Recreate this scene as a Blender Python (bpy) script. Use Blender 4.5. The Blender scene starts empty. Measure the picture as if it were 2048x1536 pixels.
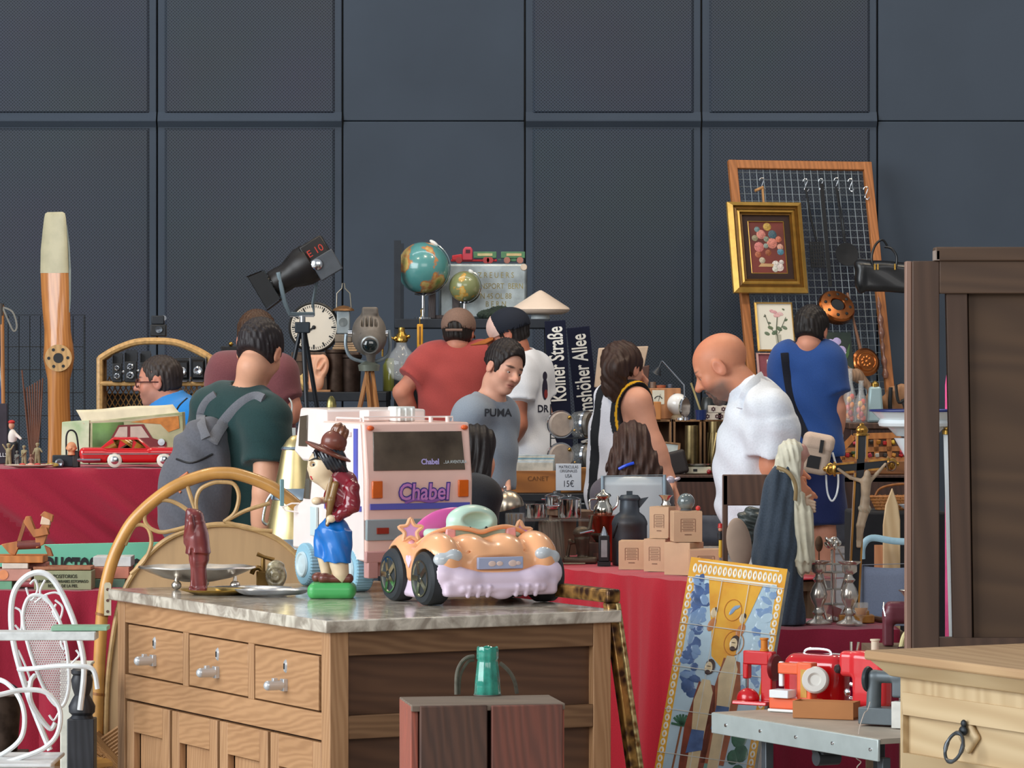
import bpy,math,random
import numpy as np
from mathutils import Vector,Matrix,Euler,noise
R=math.radians
rnd=random.Random(7)
SC=bpy.context.scene
COL=SC.collection
F=7500.0;CX=1024.0;HY=720.0;H=1.5
def P(px,py,d):
 return Vector(((px-CX)*d/F,d,H-(py-HY)*d/F))
def U(d):return d/F
def ONZ(px,py,z):
 return P(px,py,(H-z)*F/(py-HY))
MC={}
def lin(c):
 return tuple(((v/255.0)/12.92 if v/255.0<=.04045 else((v/255.0+.055)/1.055)**2.4)for v in c[:3])
def mt(c,rough=.6,metal=0.,var=.10,sc=30.,bump=0.,kind='plain',c2=None,stretch=(1,1,1),trans=0.,coat=0.,emit=0.,spec=.5,sheen=0.,ior=1.45,attr=False,alpha=1.):
 key=(tuple(c),rough,metal,var,sc,bump,kind,tuple(c2)if c2 else None,stretch,trans,coat,emit,spec,sheen,ior,attr,alpha)
 if key in MC:return MC[key]
 m=bpy.data.materials.new('mat_%s_%d'%(kind,len(MC)));m.use_nodes=True
 nt=m.node_tree;N=nt.nodes;L=nt.links
 b=N['Principled BSDF']
 a=lin(c);a2=lin(c2)if c2 else tuple(v*(1-var*2.2)for v in a)
 b.inputs['Roughness'].default_value=rough;b.inputs['Metallic'].default_value=metal
 b.inputs['Specular IOR Level'].default_value=spec;b.inputs['IOR'].default_value=ior
 b.inputs['Transmission Weight'].default_value=trans;b.inputs['Coat Weight'].default_value=coat
 b.inputs['Coat Roughness'].default_value=.08
 b.inputs['Sheen Weight'].default_value=sheen;b.inputs['Alpha'].default_value=alpha
 tc=N.new('ShaderNodeTexCoord');mp=N.new('ShaderNodeMapping');L.new(tc.outputs['Object'],mp.inputs['Vector'])
 mp.inputs['Scale'].default_value=stretch
 rp=N.new('ShaderNodeValToRGB');rp.color_ramp.elements[0].color=(*a2,1);rp.color_ramp.elements[1].color=(*a,1)
 ns=N.new('ShaderNodeTexNoise');ns.inputs['Scale'].default_value=sc;ns.inputs['Detail'].default_value=5
 L.new(mp.outputs['Vector'],ns.inputs['Vector']);fac=ns.outputs['Fac']
 if kind=='wood':
  ns.inputs['Scale'].default_value=sc*.35;ns.inputs['Detail'].default_value=3
  w=N.new('ShaderNodeTexWave');w.bands_direction='DIAGONAL';w.inputs['Scale'].default_value=sc*1.4;w.inputs['Distortion'].default_value=14;w.inputs['Detail'].default_value=3;w.inputs['Detail Scale'].default_value=.35;w.inputs['Detail Roughness'].default_value=.6
  L.new(mp.outputs['Vector'],w.inputs['Vector'])
  mx=N.new('ShaderNodeMath');mx.operation='MULTIPLY_ADD';L.new(w.outputs['Fac'],mx.inputs[0]);mx.inputs[1].default_value=.38
  mm=N.new('ShaderNodeMath');mm.operation='MULTIPLY';L.new(ns.outputs['Fac'],mm.inputs[0]);mm.inputs[1].default_value=.85
  L.new(mm.outputs[0],mx.inputs[2]);fac=mx.outputs[0]
  rp.color_ramp.elements[0].position=.15;rp.color_ramp.elements[1].position=.85
 elif kind=='marble':
  ns.inputs['Detail'].default_value=10;ns.inputs['Distortion'].default_value=1.5
  e=rp.color_ramp.elements.new(.5);e.color=(*[(x+y)/2 for x,y in zip(a,a2)],1)
  rp.color_ramp.elements[0].position=.36;rp.color_ramp.elements[2].position=.62
 elif kind=='mottle':
  v=N.new('ShaderNodeTexVoronoi');v.inputs['Scale'].default_value=sc;L.new(mp.outputs['Vector'],v.inputs['Vector'])
  ad=N.new('ShaderNodeMath');ad.operation='MULTIPLY';L.new(v.outputs['Distance'],ad.inputs[0]);L.new(ns.outputs['Fac'],ad.inputs[1]);fac=ad.outputs[0]
  rp.color_ramp.elements[0].position=.1;rp.color_ramp.elements[1].position=.35
 elif kind=='weave':
  w=N.new('ShaderNodeTexChecker');w.inputs['Scale'].default_value=sc;L.new(mp.outputs['Vector'],w.inputs['Vector']);fac=w.outputs['Fac']
 else:
  rp.color_ramp.elements[0].position=.25;rp.color_ramp.elements[1].position=.6
 L.new(fac,rp.inputs['Fac']);colo=rp.outputs['Color']
 if attr:
  at=N.new('ShaderNodeVertexColor');at.layer_name='Col'
  mul=N.new('ShaderNodeMix');mul.data_type='RGBA';mul.blend_type='MULTIPLY';mul.inputs['Factor'].default_value=1
  L.new(colo,mul.inputs['A']);L.new(at.outputs['Color'],mul.inputs['B']);colo=mul.outputs['Result']
 L.new(colo,b.inputs['Base Color'])
 if bump:
  bp=N.new('ShaderNodeBump');bp.inputs['Strength'].default_value=bump;bp.inputs['Distance'].default_value=.004
  L.new(fac,bp.inputs['Height']);L.new(bp.outputs['Normal'],b.inputs['Normal'])
 if emit:
  L.new(colo,b.inputs['Emission Color']);b.inputs['Emission Strength'].default_value=emit
 MC[key]=m
 return m
def wood(c,c2=None,sc=14.,stretch=(1,1,.12),rough=.5,bump=.12,coat=0.):
 return mt(c,rough,0,.18,sc,bump,'wood',c2,stretch,coat=coat)
def metal(c,rough=.3,var=.1,sc=25.):return mt(c,rough,1.,var,sc)
def cloth(c,var=.1,sc=260.,rough=.9):return mt(c,rough,0,var,sc,.25,spec=.15,sheen=.15)
def plastic(c,rough=.35,coat=.15):return mt(c,rough,0,.03,12.,coat=coat)
def glass(c=(235,240,240),rough=.03,ior=1.3):return mt(c,rough,0,.02,10.,alpha=.13,spec=.9,coat=.6)
CHROME=metal((225,228,232),.16);SILVER=metal((226,220,210),.26);BRASS=metal((190,150,75),.25);COPPER=metal((170,95,55),.25)
BLACK=mt((22,23,26),.5);IRON=mt((52,56,60),.5,.6);DARKM=mt((38,42,48),.45,.3)
def tag(o,label=None,cat=None,group=None,kind=None):
 if label:o['label']=label
 if cat:o['category']=cat
 if group:o['group']=group
 if kind:o['kind']=kind
 return o
def cr(pts,n=6,closed=False):
 pts=[Vector(p)for p in pts];out=[];k=len(pts)
 rng=range(k)if closed else range(k-1)
 for i in rng:
  if closed:p0,p1,p2,p3=pts[(i-1)%k],pts[i],pts[(i+1)%k],pts[(i+2)%k]
  else:p0,p1,p2,p3=pts[max(i-1,0)],pts[i],pts[i+1],pts[min(i+2,k-1)]
  for j in range(n):
   t=j/n
   out.append(.5*((2*p1)+(-p0+p2)*t+(2*p0-5*p1+4*p2-p3)*t*t+(-p0+3*p1-3*p2+p3)*t**3))
 if not closed:out.append(pts[-1])
 return out
def arc(cx,cz,rx,rz,a0,a1,n=16,y=0.):
 return[(cx+rx*math.cos(R(a0+(a1-a0)*i/n)),y,cz+rz*math.sin(R(a0+(a1-a0)*i/n)))for i in range(n+1)]
class MB:
 def __init__(s,u=1.,parent=None):
  s.v=[];s.f=[];s.u=u;s.par=parent;s.M=Matrix.Identity(4);s.loc=None;s.tags=None;s.rz=0.
 def at(s,c=(0,0,0),rot=(0,0,0)):
  s.M=Matrix.Translation(Vector(c))@Euler([R(a)for a in rot]).to_matrix().to_4x4();return s
 def add(s,vs,fs,M=None):
  o=len(s.v);M=s.M@M if M is not None else s.M
  s.v+=[M@Vector(v)for v in vs];s.f+=[[i+o for i in f]for f in fs];return s
 def box(s,c,sz,rot=(0,0,0),taper=None):
  x,y,z=[k/2 for k in sz];t=taper or(1,1)
  vs=[(-x,-y,-z),(x,-y,-z),(x,y,-z),(-x,y,-z),(-x*t[0],-y*t[1],z),(x*t[0],-y*t[1],z),(x*t[0],y*t[1],z),(-x*t[0],y*t[1],z)]
  M=Matrix.Translation(Vector(c))@Euler([R(a)for a in rot]).to_matrix().to_4x4()
  return s.add(vs,[(0,3,2,1),(4,5,6,7),(0,1,5,4),(1,2,6,5),(2,3,7,6),(3,0,4,7)],M)
 def hexa(s,p):return s.add(p,[(0,3,2,1),(4,5,6,7),(0,1,5,4),(1,2,6,5),(2,3,7,6),(3,0,4,7)])
 def bar(s,a,b,w,h,up=(0,0,1)):
  a=Vector(a);b=Vector(b);z=(b-a);L=z.length;z.normalize();upv=Vector(up)
  x=upv.cross(z)
  if x.length<1e-4:x=Vector((1,0,0)).cross(z)
  x.normalize();y=z.cross(x);M=Matrix((x,y,z)).transposed().to_4x4();M.translation=(a+b)/2
  x,y,zz=w/2,h/2,L/2
  return s.add([(-x,-y,-zz),(x,-y,-zz),(x,y,-zz),(-x,y,-zz),(-x,-y,zz),(x,-y,zz),(x,y,zz),(-x,y,zz)],[(0,3,2,1),(4,5,6,7),(0,1,5,4),(1,2,6,5),(2,3,7,6),(3,0,4,7)],M)
 def tube(s,pts,r,seg=8,closed=False,flat=1.,up=None):
  pts=[Vector(p)for p in pts];n=len(pts)
  rr=r if isinstance(r,(list,tuple))else[r]*n
  vs=[];prev=None
  for i,p in enumerate(pts):
   if closed:t=pts[(i+1)%n]-pts[i-1]
   else:t=pts[min(i+1,n-1)]-pts[max(i-1,0)]
   if t.length<1e-9:t=Vector((0,0,1))
   t.normalize()
   if up is not None:a=Vector(up)-t*t.dot(Vector(up))
   elif prev is None:
    a=Vector((0,1,0))if abs(t.y)<.9 else Vector((1,0,0));a=a-t*t.dot(a)
   else:a=prev-t*t.dot(prev)
   if a.length<1e-6:a=Vector((1,0,0))-t*t.x
   a.normalize();prev=a;b=t.cross(a)
   for k in range(seg):
    an=2*math.pi*k/seg
    vs.append(p+(a*math.cos(an)*flat+b*math.sin(an))*rr[i])
  fs=[]
  m=n if closed else n-1
  for i in range(m):
   for k in range(seg):
    a0=i*seg+k;a1=i*seg+(k+1)%seg;b0=((i+1)%n)*seg+k;b1=((i+1)%n)*seg+(k+1)%seg
    fs.append((a0,a1,b1,b0))
  if not closed:fs.append(list(range(seg))[::-1]);fs.append([(n-1)*seg+k for k in range(seg)])
  return s.add(vs,fs)
 def lathe(s,prof,seg=28,c=(0,0,0),rot=(0,0,0),sx=1.,sy=1.):
  M=Matrix.Translation(Vector(c))@Euler([R(a)for a in rot]).to_matrix().to_4x4()
  vs=[];n=len(prof)
  for r,z in prof:
   for k in range(seg):
    a=2*math.pi*k/seg;vs.append((r*math.cos(a)*sx,r*math.sin(a)*sy,z))
  fs=[(i*seg+k,i*seg+(k+1)%seg,(i+1)*seg+(k+1)%seg,(i+1)*seg+k)for i in range(n-1)for k in range(seg)]
  if prof[0][0]>1e-6:fs.append(list(range(seg))[::-1])
  if prof[-1][0]>1e-6:fs.append([(n-1)*seg+k for k in range(seg)])
  return s.add(vs,fs,M)
 def cyl(s,a,b,r,r2=None,seg=16):return s.tube([a,b],[r,r if r2 is None else r2],seg)
 def ell(s,c,r,seg=20,rings=12,rot=(0,0,0)):
  if not isinstance(r,(list,tuple)):r=(r,r,r)
  M=Matrix.Translation(Vector(c))@Euler([R(a)for a in rot]).to_matrix().to_4x4()@Matrix.Diagonal((*r,1))
  vs=[(0,0,-1)];fs=[]
  for i in range(1,rings):
   p=-math.pi/2+math.pi*i/rings
   for k in range(seg):
    a=2*math.pi*k/seg;vs.append((math.cos(p)*math.cos(a),math.cos(p)*math.sin(a),math.sin(p)))
  vs.append((0,0,1));T=len(vs)-1
  for k in range(seg):fs.append((0,1+(k+1)%seg,1+k));fs.append((T,1+(rings-2)*seg+k,1+(rings-2)*seg+(k+1)%seg))
  for i in range(rings-2):
   for k in range(seg):
    a0=1+i*seg+k;a1=1+i*seg+(k+1)%seg;fs.append((a0,a1,a1+seg,a0+seg))
  return s.add(vs,fs,M)
 def prism(s,poly,y0,y1):
  n=len(poly);vs=[(x,y0,z)for x,z in poly]+[(x,y1,z)for x,z in poly]
  ar=sum(poly[i][0]*poly[(i+1)%n][1]-poly[(i+1)%n][0]*poly[i][1]for i in range(n))
  fs=[list(range(n)),list(range(2*n-1,n-1,-1))]
  for i in range(n):j=(i+1)%n;fs.append((i,i+n,j+n,j))
  if ar<0:fs=[list(f)[::-1]for f in fs]
  return s.add(vs,fs)
 def grid(s,fn,nu,nv):
  vs=[fn(i/nu,j/nv)for j in range(nv+1)for i in range(nu+1)]
  fs=[(j*(nu+1)+i,j*(nu+1)+i+1,(j+1)*(nu+1)+i+1,(j+1)*(nu+1)+i)for j in range(nv)for i in range(nu)]
  return s.add(vs,fs)
 def loft(s,rings,cap=True):
  n=len(rings[0]);vs=[p for r in rings for p in r]
  fs=[(i*n+k,i*n+(k+1)%n,(i+1)*n+(k+1)%n,(i+1)*n+k)for i in range(len(rings)-1)for k in range(n)]
  if cap:fs.append(list(range(n))[::-1]);fs.append([(len(rings)-1)*n+k for k in range(n)])
  return s.add(vs,fs)
 def build(s,name,m,parent=None,bev=0.,seg=2,smooth=35.,solid=0.,sub=0,kind=None,label=None):
  me=bpy.data.meshes.new(name)
  me.from_pydata([tuple(v*s.u)for v in s.v],[],s.f);me.update()
  o=bpy.data.objects.new(name,me);COL.objects.link(o)
  me.materials.append(m)
  me.shade_smooth()
  if smooth<180:me.set_sharp_from_angle(angle=R(smooth))
  p=parent if parent is not None else s.par
  if p is not None:o.parent=p.o if isinstance(p,Th)else p
  if s.loc is not None:o.location=s.loc;o.rotation_euler=(0,0,R(s.rz))
  if s.tags:tag(o,*s.tags)
  if solid:md=o.modifiers.new('s','SOLIDIFY');md.thickness=solid;md.offset=0
  if bev:md=o.modifiers.new('b','BEVEL');md.width=bev*s.u;md.segments=seg;md.limit_method='ANGLE';md.angle_limit=R(40)
  if sub:md=o.modifiers.new('u','SUBSURF');md.levels=sub;md.render_levels=sub
  if kind:o['kind']=kind
  if label:o['label']=label
  return o
class Th:
 def __init__(s,name,label,cat,loc,u=1.,group=None,rz=0.):
  o=bpy.data.objects.new(name,None);COL.objects.link(o);s.o=o;s.u=u
  o.location=loc;o.rotation_euler=(0,0,R(rz));o.empty_display_size=.05;tag(o,label,cat,group)
 def mb(s):return MB(s.u,s.o)
def TH(name,label,cat,px,py,d,group=None,rz=0.):return Th(name,label,cat,P(px,py,d),U(d),group,rz)
def ONE(label,cat,px,py,d,group=None,rz=0.):
 b=MB(U(d));b.loc=P(px,py,d);b.tags=(label,cat,group);b.rz=rz;return b
def dup(t,loc,rz=None,label=None,group=None):
 src=t.o if isinstance(t,Th)else t
 def cp(o,par):
  c=o.copy();COL.objects.link(c)
  if par is not None:c.parent=par
  for ch in[x for x in KIDS.get(o.name,[])]:cp(ch,c)
  return c
 KIDS={}
 for x in bpy.data.objects:
  if x.parent:KIDS.setdefault(x.parent.name,[]).append(x)
 c=cp(src,None);c.location=loc
 if rz is not None:c.rotation_euler=(0,0,R(rz))
 if label:c['label']=label
 if group:c['group']=group
 return c
FONT=None
def text(body,size,m,parent,loc,rot=(90,0,0),name='lettering',ext=.001,align='CENTER',sx=1.,bold=0.,shear=0.,space=1.):
 cu=bpy.data.curves.new('t','FONT');cu.body=body;cu.size=size;cu.extrude=ext;cu.align_x=align;cu.align_y='CENTER';cu.offset=bold;cu.shear=shear;cu.space_character=space
 cu.resolution_u=3
 o=bpy.data.objects.new('t',cu);COL.objects.link(o)
 me=bpy.data.meshes.new_from_object(o.evaluated_get(bpy.context.evaluated_depsgraph_get()))
 bpy.data.objects.remove(o);bpy.data.curves.remove(cu)
 me.name=name;me.materials.clear();me.materials.append(m)
 q=bpy.data.objects.new(name,me);COL.objects.link(q)
 q.parent=parent.o if isinstance(parent,Th)else parent
 q.matrix_local=Matrix.Translation(Vector(loc))@Euler([R(a)for a in rot]).to_matrix().to_4x4()@Matrix.Diagonal((sx,1,1,1))
 return q
def axis(lo,hi,vox,fine=None):
 out=[lo]
 while out[-1]<hi:
  v=vox
  if fine and any(a-.01<=out[-1]<=b for a,b,_ in fine):v=min(f for a,b,f in fine if a-.01<=out[-1]<=b)
  out.append(out[-1]+v)
 return np.array(out,dtype=np.float32)
class Fd:
 def __init__(s,lo,hi,vox,fine=None,u=1.):
  fx=[[(c[i]-h,c[i]+h,v)for c,h,v in fine]if fine else None for i in range(3)]
  s.ax=[axis(lo[i],hi[i],vox,fx[i])for i in range(3)]
  s.u=u;s.D=np.full([len(a)for a in s.ax],1e3,dtype=np.float32)
 def _sl(s,lo,hi,m):
  r=[]
  for i in range(3):
   a=max(int(np.searchsorted(s.ax[i],lo[i]-m))-1,0);b=min(int(np.searchsorted(s.ax[i],hi[i]+m))+1,len(s.ax[i]))
   r.append(slice(a,max(b,a+1)))
  return tuple(r)
 def _g(s,sl):return s.ax[0][sl[0]][:,None,None],s.ax[1][sl[1]][None,:,None],s.ax[2][sl[2]][None,None,:]
 def _op(s,sl,d,k,op):
  A=s.D[sl]
  if op=='u':
   if k>0:h=np.maximum(k-np.abs(A-d),0)/k;A=np.minimum(A,d)-h*h*k*.25
   else:A=np.minimum(A,d)
  elif op=='s':
   d=-d
   if k>0:h=np.maximum(k-np.abs(A-d),0)/k;A=np.maximum(A,d)+h*h*k*.25
   else:A=np.maximum(A,d)
  s.D[sl]=A;return s
 def rc(s,a,b,ra,rb=None,k=.02,op='u'):
  a=Vector(a);b=Vector(b);rb=ra if rb is None else rb;m=max(ra,rb)+k+.02
  sl=s._sl([min(a[i],b[i])for i in range(3)],[max(a[i],b[i])for i in range(3)],m);X,Y,Z=s._g(sl)
  ab=b-a;L2=max(ab.length_squared,1e-9)
  t=np.clip(((X-a.x)*ab.x+(Y-a.y)*ab.y+(Z-a.z)*ab.z)/L2,0,1)
  d=np.sqrt((X-a.x-t*ab.x)**2+(Y-a.y-t*ab.y)**2+(Z-a.z-t*ab.z)**2)-(ra+(rb-ra)*t)
  return s._op(sl,d,k,op)
 def cone(s,a,b,ra,rb,k=.01,op='u'):
  a=Vector(a);b=Vector(b);m=max(ra,rb)+k+.03
  sl=s._sl([min(a[i],b[i])for i in range(3)],[max(a[i],b[i])for i in range(3)],m);X,Y,Z=s._g(sl)
  ab=b-a;L=ab.length;n=ab/L
  h=(X-a.x)*n.x+(Y-a.y)*n.y+(Z-a.z)*n.z
  r=np.sqrt(np.maximum((X-a.x-h*n.x)**2+(Y-a.y-h*n.y)**2+(Z-a.z-h*n.z)**2,0))
  t=np.clip(h/L,0,1);d=np.maximum(r-(ra+(rb-ra)*t),np.maximum(-h,h-L))
  return s._op(sl,d,k,op)
 def _loc(s,c,rot,X,Y,Z):
  Q=(rot if isinstance(rot,Matrix)else Euler([R(a)for a in rot]).to_matrix()).to_3x3().transposed()
  x,y,z=X-c[0],Y-c[1],Z-c[2]
  return[Q[i][0]*x+Q[i][1]*y+Q[i][2]*z for i in range(3)]
 def el(s,c,r,k=.02,rot=(0,0,0),op='u'):
  m=max(r)+k+.02;sl=s._sl(c,c,m);X,Y,Z=s._g(sl);x,y,z=s._loc(c,rot,X,Y,Z)
  k0=np.sqrt((x/r[0])**2+(y/r[1])**2+(z/r[2])**2);k1=np.sqrt((x/r[0]**2)**2+(y/r[1]**2)**2+(z/r[2]**2)**2)+1e-6
  return s._op(sl,k0*(k0-1)/k1,k,op)
 def bx(s,c,hf,r=.01,k=.01,rot=(0,0,0),op='u'):
  m=Vector(hf).length+k+.02;sl=s._sl(c,c,m);X,Y,Z=s._g(sl);q=s._loc(c,rot,X,Y,Z)
  q=[np.abs(q[i])-(hf[i]-r)for i in range(3)]
  d=np.sqrt(np.maximum(q[0],0)**2+np.maximum(q[1],0)**2+np.maximum(q[2],0)**2)+np.minimum(np.maximum(q[0],np.maximum(q[1],q[2])),0)-r
  return s._op(sl,d,k,op)
 def cut(s,p,n,k=0.):
  n=Vector(n).normalized();X,Y,Z=s._g((slice(None),)*3)
  d=-((X-p[0])*n.x+(Y-p[1])*n.y+(Z-p[2])*n.z)
  return s._op((slice(None),)*3,d+np.zeros_like(s.D),k,'s')
 def disp(s,fn):
  X,Y,Z=s._g((slice(None),)*3);s.D=(s.D+fn(X,Y,Z)).astype(np.float32);return s
 def mesh(s,name,m,parent=None,col=None,smooth=0):
  for i in range(3):
   for e in(0,-1):
    ix=[slice(None)]*3;ix[i]=e;s.D[tuple(ix)]=np.maximum(s.D[tuple(ix)],.001)
  D=s.D;S=D<0;n=D.shape
  cnt=np.zeros([k-1 for k in n],dtype=np.int8);offs=[(i,j,k)for i in(0,1)for j in(0,1)for k in(0,1)]
  for o in offs:cnt+=S[o[0]:n[0]-1+o[0],o[1]:n[1]-1+o[1],o[2]:n[2]-1+o[2]]
  act=(cnt>0)&(cnt<8);ids=np.argwhere(act);idx=np.full(act.shape,-1,dtype=np.int64);idx[act]=np.arange(len(ids))
  pos=np.zeros((len(ids),3));w=np.zeros(len(ids))
  for o in offs:
   for ax in range(3):
    if o[ax]:continue
    o2=list(o);o2[ax]=1
    a=D[ids[:,0]+o[0],ids[:,1]+o[1],ids[:,2]+o[2]];b=D[ids[:,0]+o2[0],ids[:,1]+o2[1],ids[:,2]+o2[2]]
    mk=(a<0)!=(b<0);t=np.where(mk,a/np.where(mk,a-b,1),0)
    q=ids+np.array(o);q=q.astype(float);q[:,ax]+=t
    pos[mk]+=q[mk];w[mk]+=1
  pos/=w[:,None]
  for i in range(3):pos[:,i]=np.interp(pos[:,i],np.arange(n[i]),s.ax[i])
  fs=[]
  for ax in range(3):
   u,v=(ax+1)%3,(ax+2)%3
   A=[slice(1,-1)]*3;A[ax]=slice(0,-1);B=[slice(1,-1)]*3;B[ax]=slice(1,None)
   s0=S[tuple(A)];s1=S[tuple(B)];df=np.argwhere(s0!=s1)
   if not len(df):continue
   g=df.copy();g[:,u]+=1;g[:,v]+=1
   def cell(du,dv):
    c=g.copy();c[:,u]+=du;c[:,v]+=dv;return idx[c[:,0],c[:,1],c[:,2]]
   q=np.stack([cell(-1,-1),cell(0,-1),cell(0,0),cell(-1,0)],1)
   flip=~s0[df[:,0],df[:,1],df[:,2]]
   q[flip]=q[flip][:,::-1];fs.append(q)
  fs=np.concatenate(fs);fs=fs[(fs>=0).all(1)]
  me=bpy.data.meshes.new(name)
  me.vertices.add(len(pos));me.vertices.foreach_set('co',(pos*s.u).astype(np.float32).ravel())
  me.loops.add(fs.size);me.loops.foreach_set('vertex_index',fs.astype(np.int32).ravel())
  me.polygons.add(len(fs));me.polygons.foreach_set('loop_start',np.arange(0,fs.size,4,dtype=np.int32))
  me.polygons.foreach_set('loop_total',np.full(len(fs),4,dtype=np.int32))
  me.update(calc_edges=True);me.validate();me.shade_smooth()
  for mm in(m if isinstance(m,(list,tuple))else[m]):me.materials.append(mm)
  if col is not None:
   ca=me.color_attributes.new('Col','FLOAT_COLOR','POINT');c=np.ones((len(pos),4),dtype=np.float32);c[:,:3]=col(pos)
   ca.data.foreach_set('color',c.ravel())
  o=bpy.data.objects.new(name,me);COL.objects.link(o)
  if parent is not None:o.parent=parent.o if isinstance(parent,Th)else parent
  if smooth:md=o.modifiers.new('sm','SMOOTH');md.iterations=smooth;md.factor=.5
  return o
  #  camera, light
cam=bpy.data.cameras.new('camera');co=bpy.data.objects.new('camera',cam);COL.objects.link(co);SC.camera=co
co.location=(0,0,H);co.rotation_euler=(R(90),0,0);cam.sensor_width=36;cam.sensor_fit='HORIZONTAL'
cam.lens=36*F/2048;cam.shift_y=-(768-HY)/2048;cam.clip_end=200;cam.clip_start=.5
SC.view_settings.view_transform='Standard';SC.view_settings.look='None';SC.view_settings.gamma=1;SC.view_settings.use_curve_mapping=False
SC.view_settings.exposure=0.0
SC.cycles.max_bounces=8;SC.cycles.transmission_bounces=8;SC.cycles.transparent_max_bounces=8;SC.cycles.use_denoising=True
SC.cycles.caustics_reflective=False;SC.cycles.caustics_refractive=False;SC.cycles.sample_clamp_indirect=4
W=bpy.data.worlds.new('hall_daylight');SC.world=W;W.use_nodes=True
nt=W.node_tree;bg=nt.nodes['Background']
tc=nt.nodes.new('ShaderNodeTexCoord');sp=nt.nodes.new('ShaderNodeSeparateXYZ');nt.links.new(tc.outputs['Generated'],sp.inputs[0])
ma=nt.nodes.new('ShaderNodeMath');ma.operation='MULTIPLY_ADD';ma.inputs[1].default_value=.5;ma.inputs[2].default_value=.5;nt.links.new(sp.outputs['Z'],ma.inputs[0])
rp=nt.nodes.new('ShaderNodeValToRGB');nt.links.new(ma.outputs[0],rp.inputs['Fac']);nt.links.new(rp.outputs['Color'],bg.inputs['Color'])
rp.color_ramp.elements[0].color=(.34,.33,.32,1);rp.color_ramp.elements[0].position=.35
rp.color_ramp.elements[1].color=(.80,.86,.95,1);rp.color_ramp.elements[1].position=.75
bg.inputs['Strength'].default_value=.40
def area(name,loc,tgt,sx,sy,e,c):
 l=bpy.data.lights.new(name,'AREA');l.shape='RECTANGLE';l.size=sx;l.size_y=sy;l.energy=e;l.color=c
 o=bpy.data.objects.new(name,l);COL.objects.link(o);o.location=loc
 o.rotation_euler=(Vector(tgt)-Vector(loc)).to_track_quat('-Z','Y').to_euler();return o
area('hall_daylight_glazing',(-9,5.5,4.2),(0,12,.8),9,6,1450,(.90,.96,1.0))
area('hall_entrance_daylight',(2,-5,6.5),(0,12,1.2),10,5,520,(1.0,.97,.93))
area('wall_top_fill',(0,15.6,7.2),(0,18.5,3.9),11,.5,150,(.92,.97,1.0))  # unseen fill light added to brighten the upper wall
for i,(x,y)in enumerate(((-2.5,12.5),(.6,13.5),(3.2,14.5))):
 area('hall_ceiling_lamp',(x,y,6.2),(x,y+.2,0),.7,.7,75,(1.0,.80,.55))
 #  floor and panelled wall
DW=18.5
def wallz(py):return H-(py-HY)*DW/F
def wallx(px):return(px-CX)*DW/F
fl=MB();fl.box((0,9,-.05),(30,24,.1));o=fl.build('floor',mt((176,172,166),.5,0,.08,3.,.05));tag(o,kind='structure')
WM=mt((60,69,81),.7,0,.07,1.6,spec=.3)
def perf():
 m=bpy.data.materials.new('mat_perforated');m.use_nodes=True;nt=m.node_tree;N=nt.nodes;L=nt.links;b=N['Principled BSDF']
 tc=N.new('ShaderNodeTexCoord');s=N.new('ShaderNodeSeparateXYZ');L.new(tc.outputs['Object'],s.inputs[0])
 def M(op,a,b_=None):
  n=N.new('ShaderNodeMath');n.operation=op
  for i,v in enumerate((a,b_)):
   if v is None:continue
   if isinstance(v,float):n.inputs[i].default_value=v
   else:L.new(v,n.inputs[i])
  return n.outputs[0]
 k=2*math.pi/.0165
 a=M('SINE',M('MULTIPLY',M('ADD',s.outputs['X'],s.outputs['Z']),k/1.0));c=M('SINE',M('MULTIPLY',M('SUBTRACT',s.outputs['X'],s.outputs['Z']),k/1.0))
 h=M('MINIMUM',a,c)
 rp=N.new('ShaderNodeValToRGB');L.new(M('MULTIPLY_ADD',h,.5),rp.inputs['Fac']);
 rp.inputs['Fac'].links[0].from_node.inputs[2].default_value=.5
 rp.color_ramp.elements[0].color=(*lin((58,66,78)),1);rp.color_ramp.elements[0].position=.35
 rp.color_ramp.elements[1].color=(*lin((22,26,32)),1);rp.color_ramp.elements[1].position=.7
 ns=N.new('ShaderNodeTexNoise');ns.inputs['Scale'].default_value=1.6;ns.inputs['Detail'].default_value=3;L.new(tc.outputs['Object'],ns.inputs['Vector'])
 mx=N.new('ShaderNodeMix');mx.data_type='RGBA';mx.blend_type='MULTIPLY';mx.inputs['Factor'].default_value=.3
 L.new(rp.outputs['Color'],mx.inputs['A']);L.new(ns.outputs['Color'],mx.inputs['B']);L.new(mx.outputs['Result'],b.inputs['Base Color'])
 b.inputs['Roughness'].default_value=.6;b.inputs['Specular IOR Level'].default_value=.3
 return m
PF=perf()
wall=MB();wall.box((0,DW+.15,3),(30,.2,6.2));wo=wall.build('wall_back',BLACK);tag(wo,kind='structure')
seams=[-1480,-1110,-740,-424,-55,314,685,1050,1403,1755,2110,2470,2830,3190]
zt=wallz(-420);zs=wallz(242)
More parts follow.
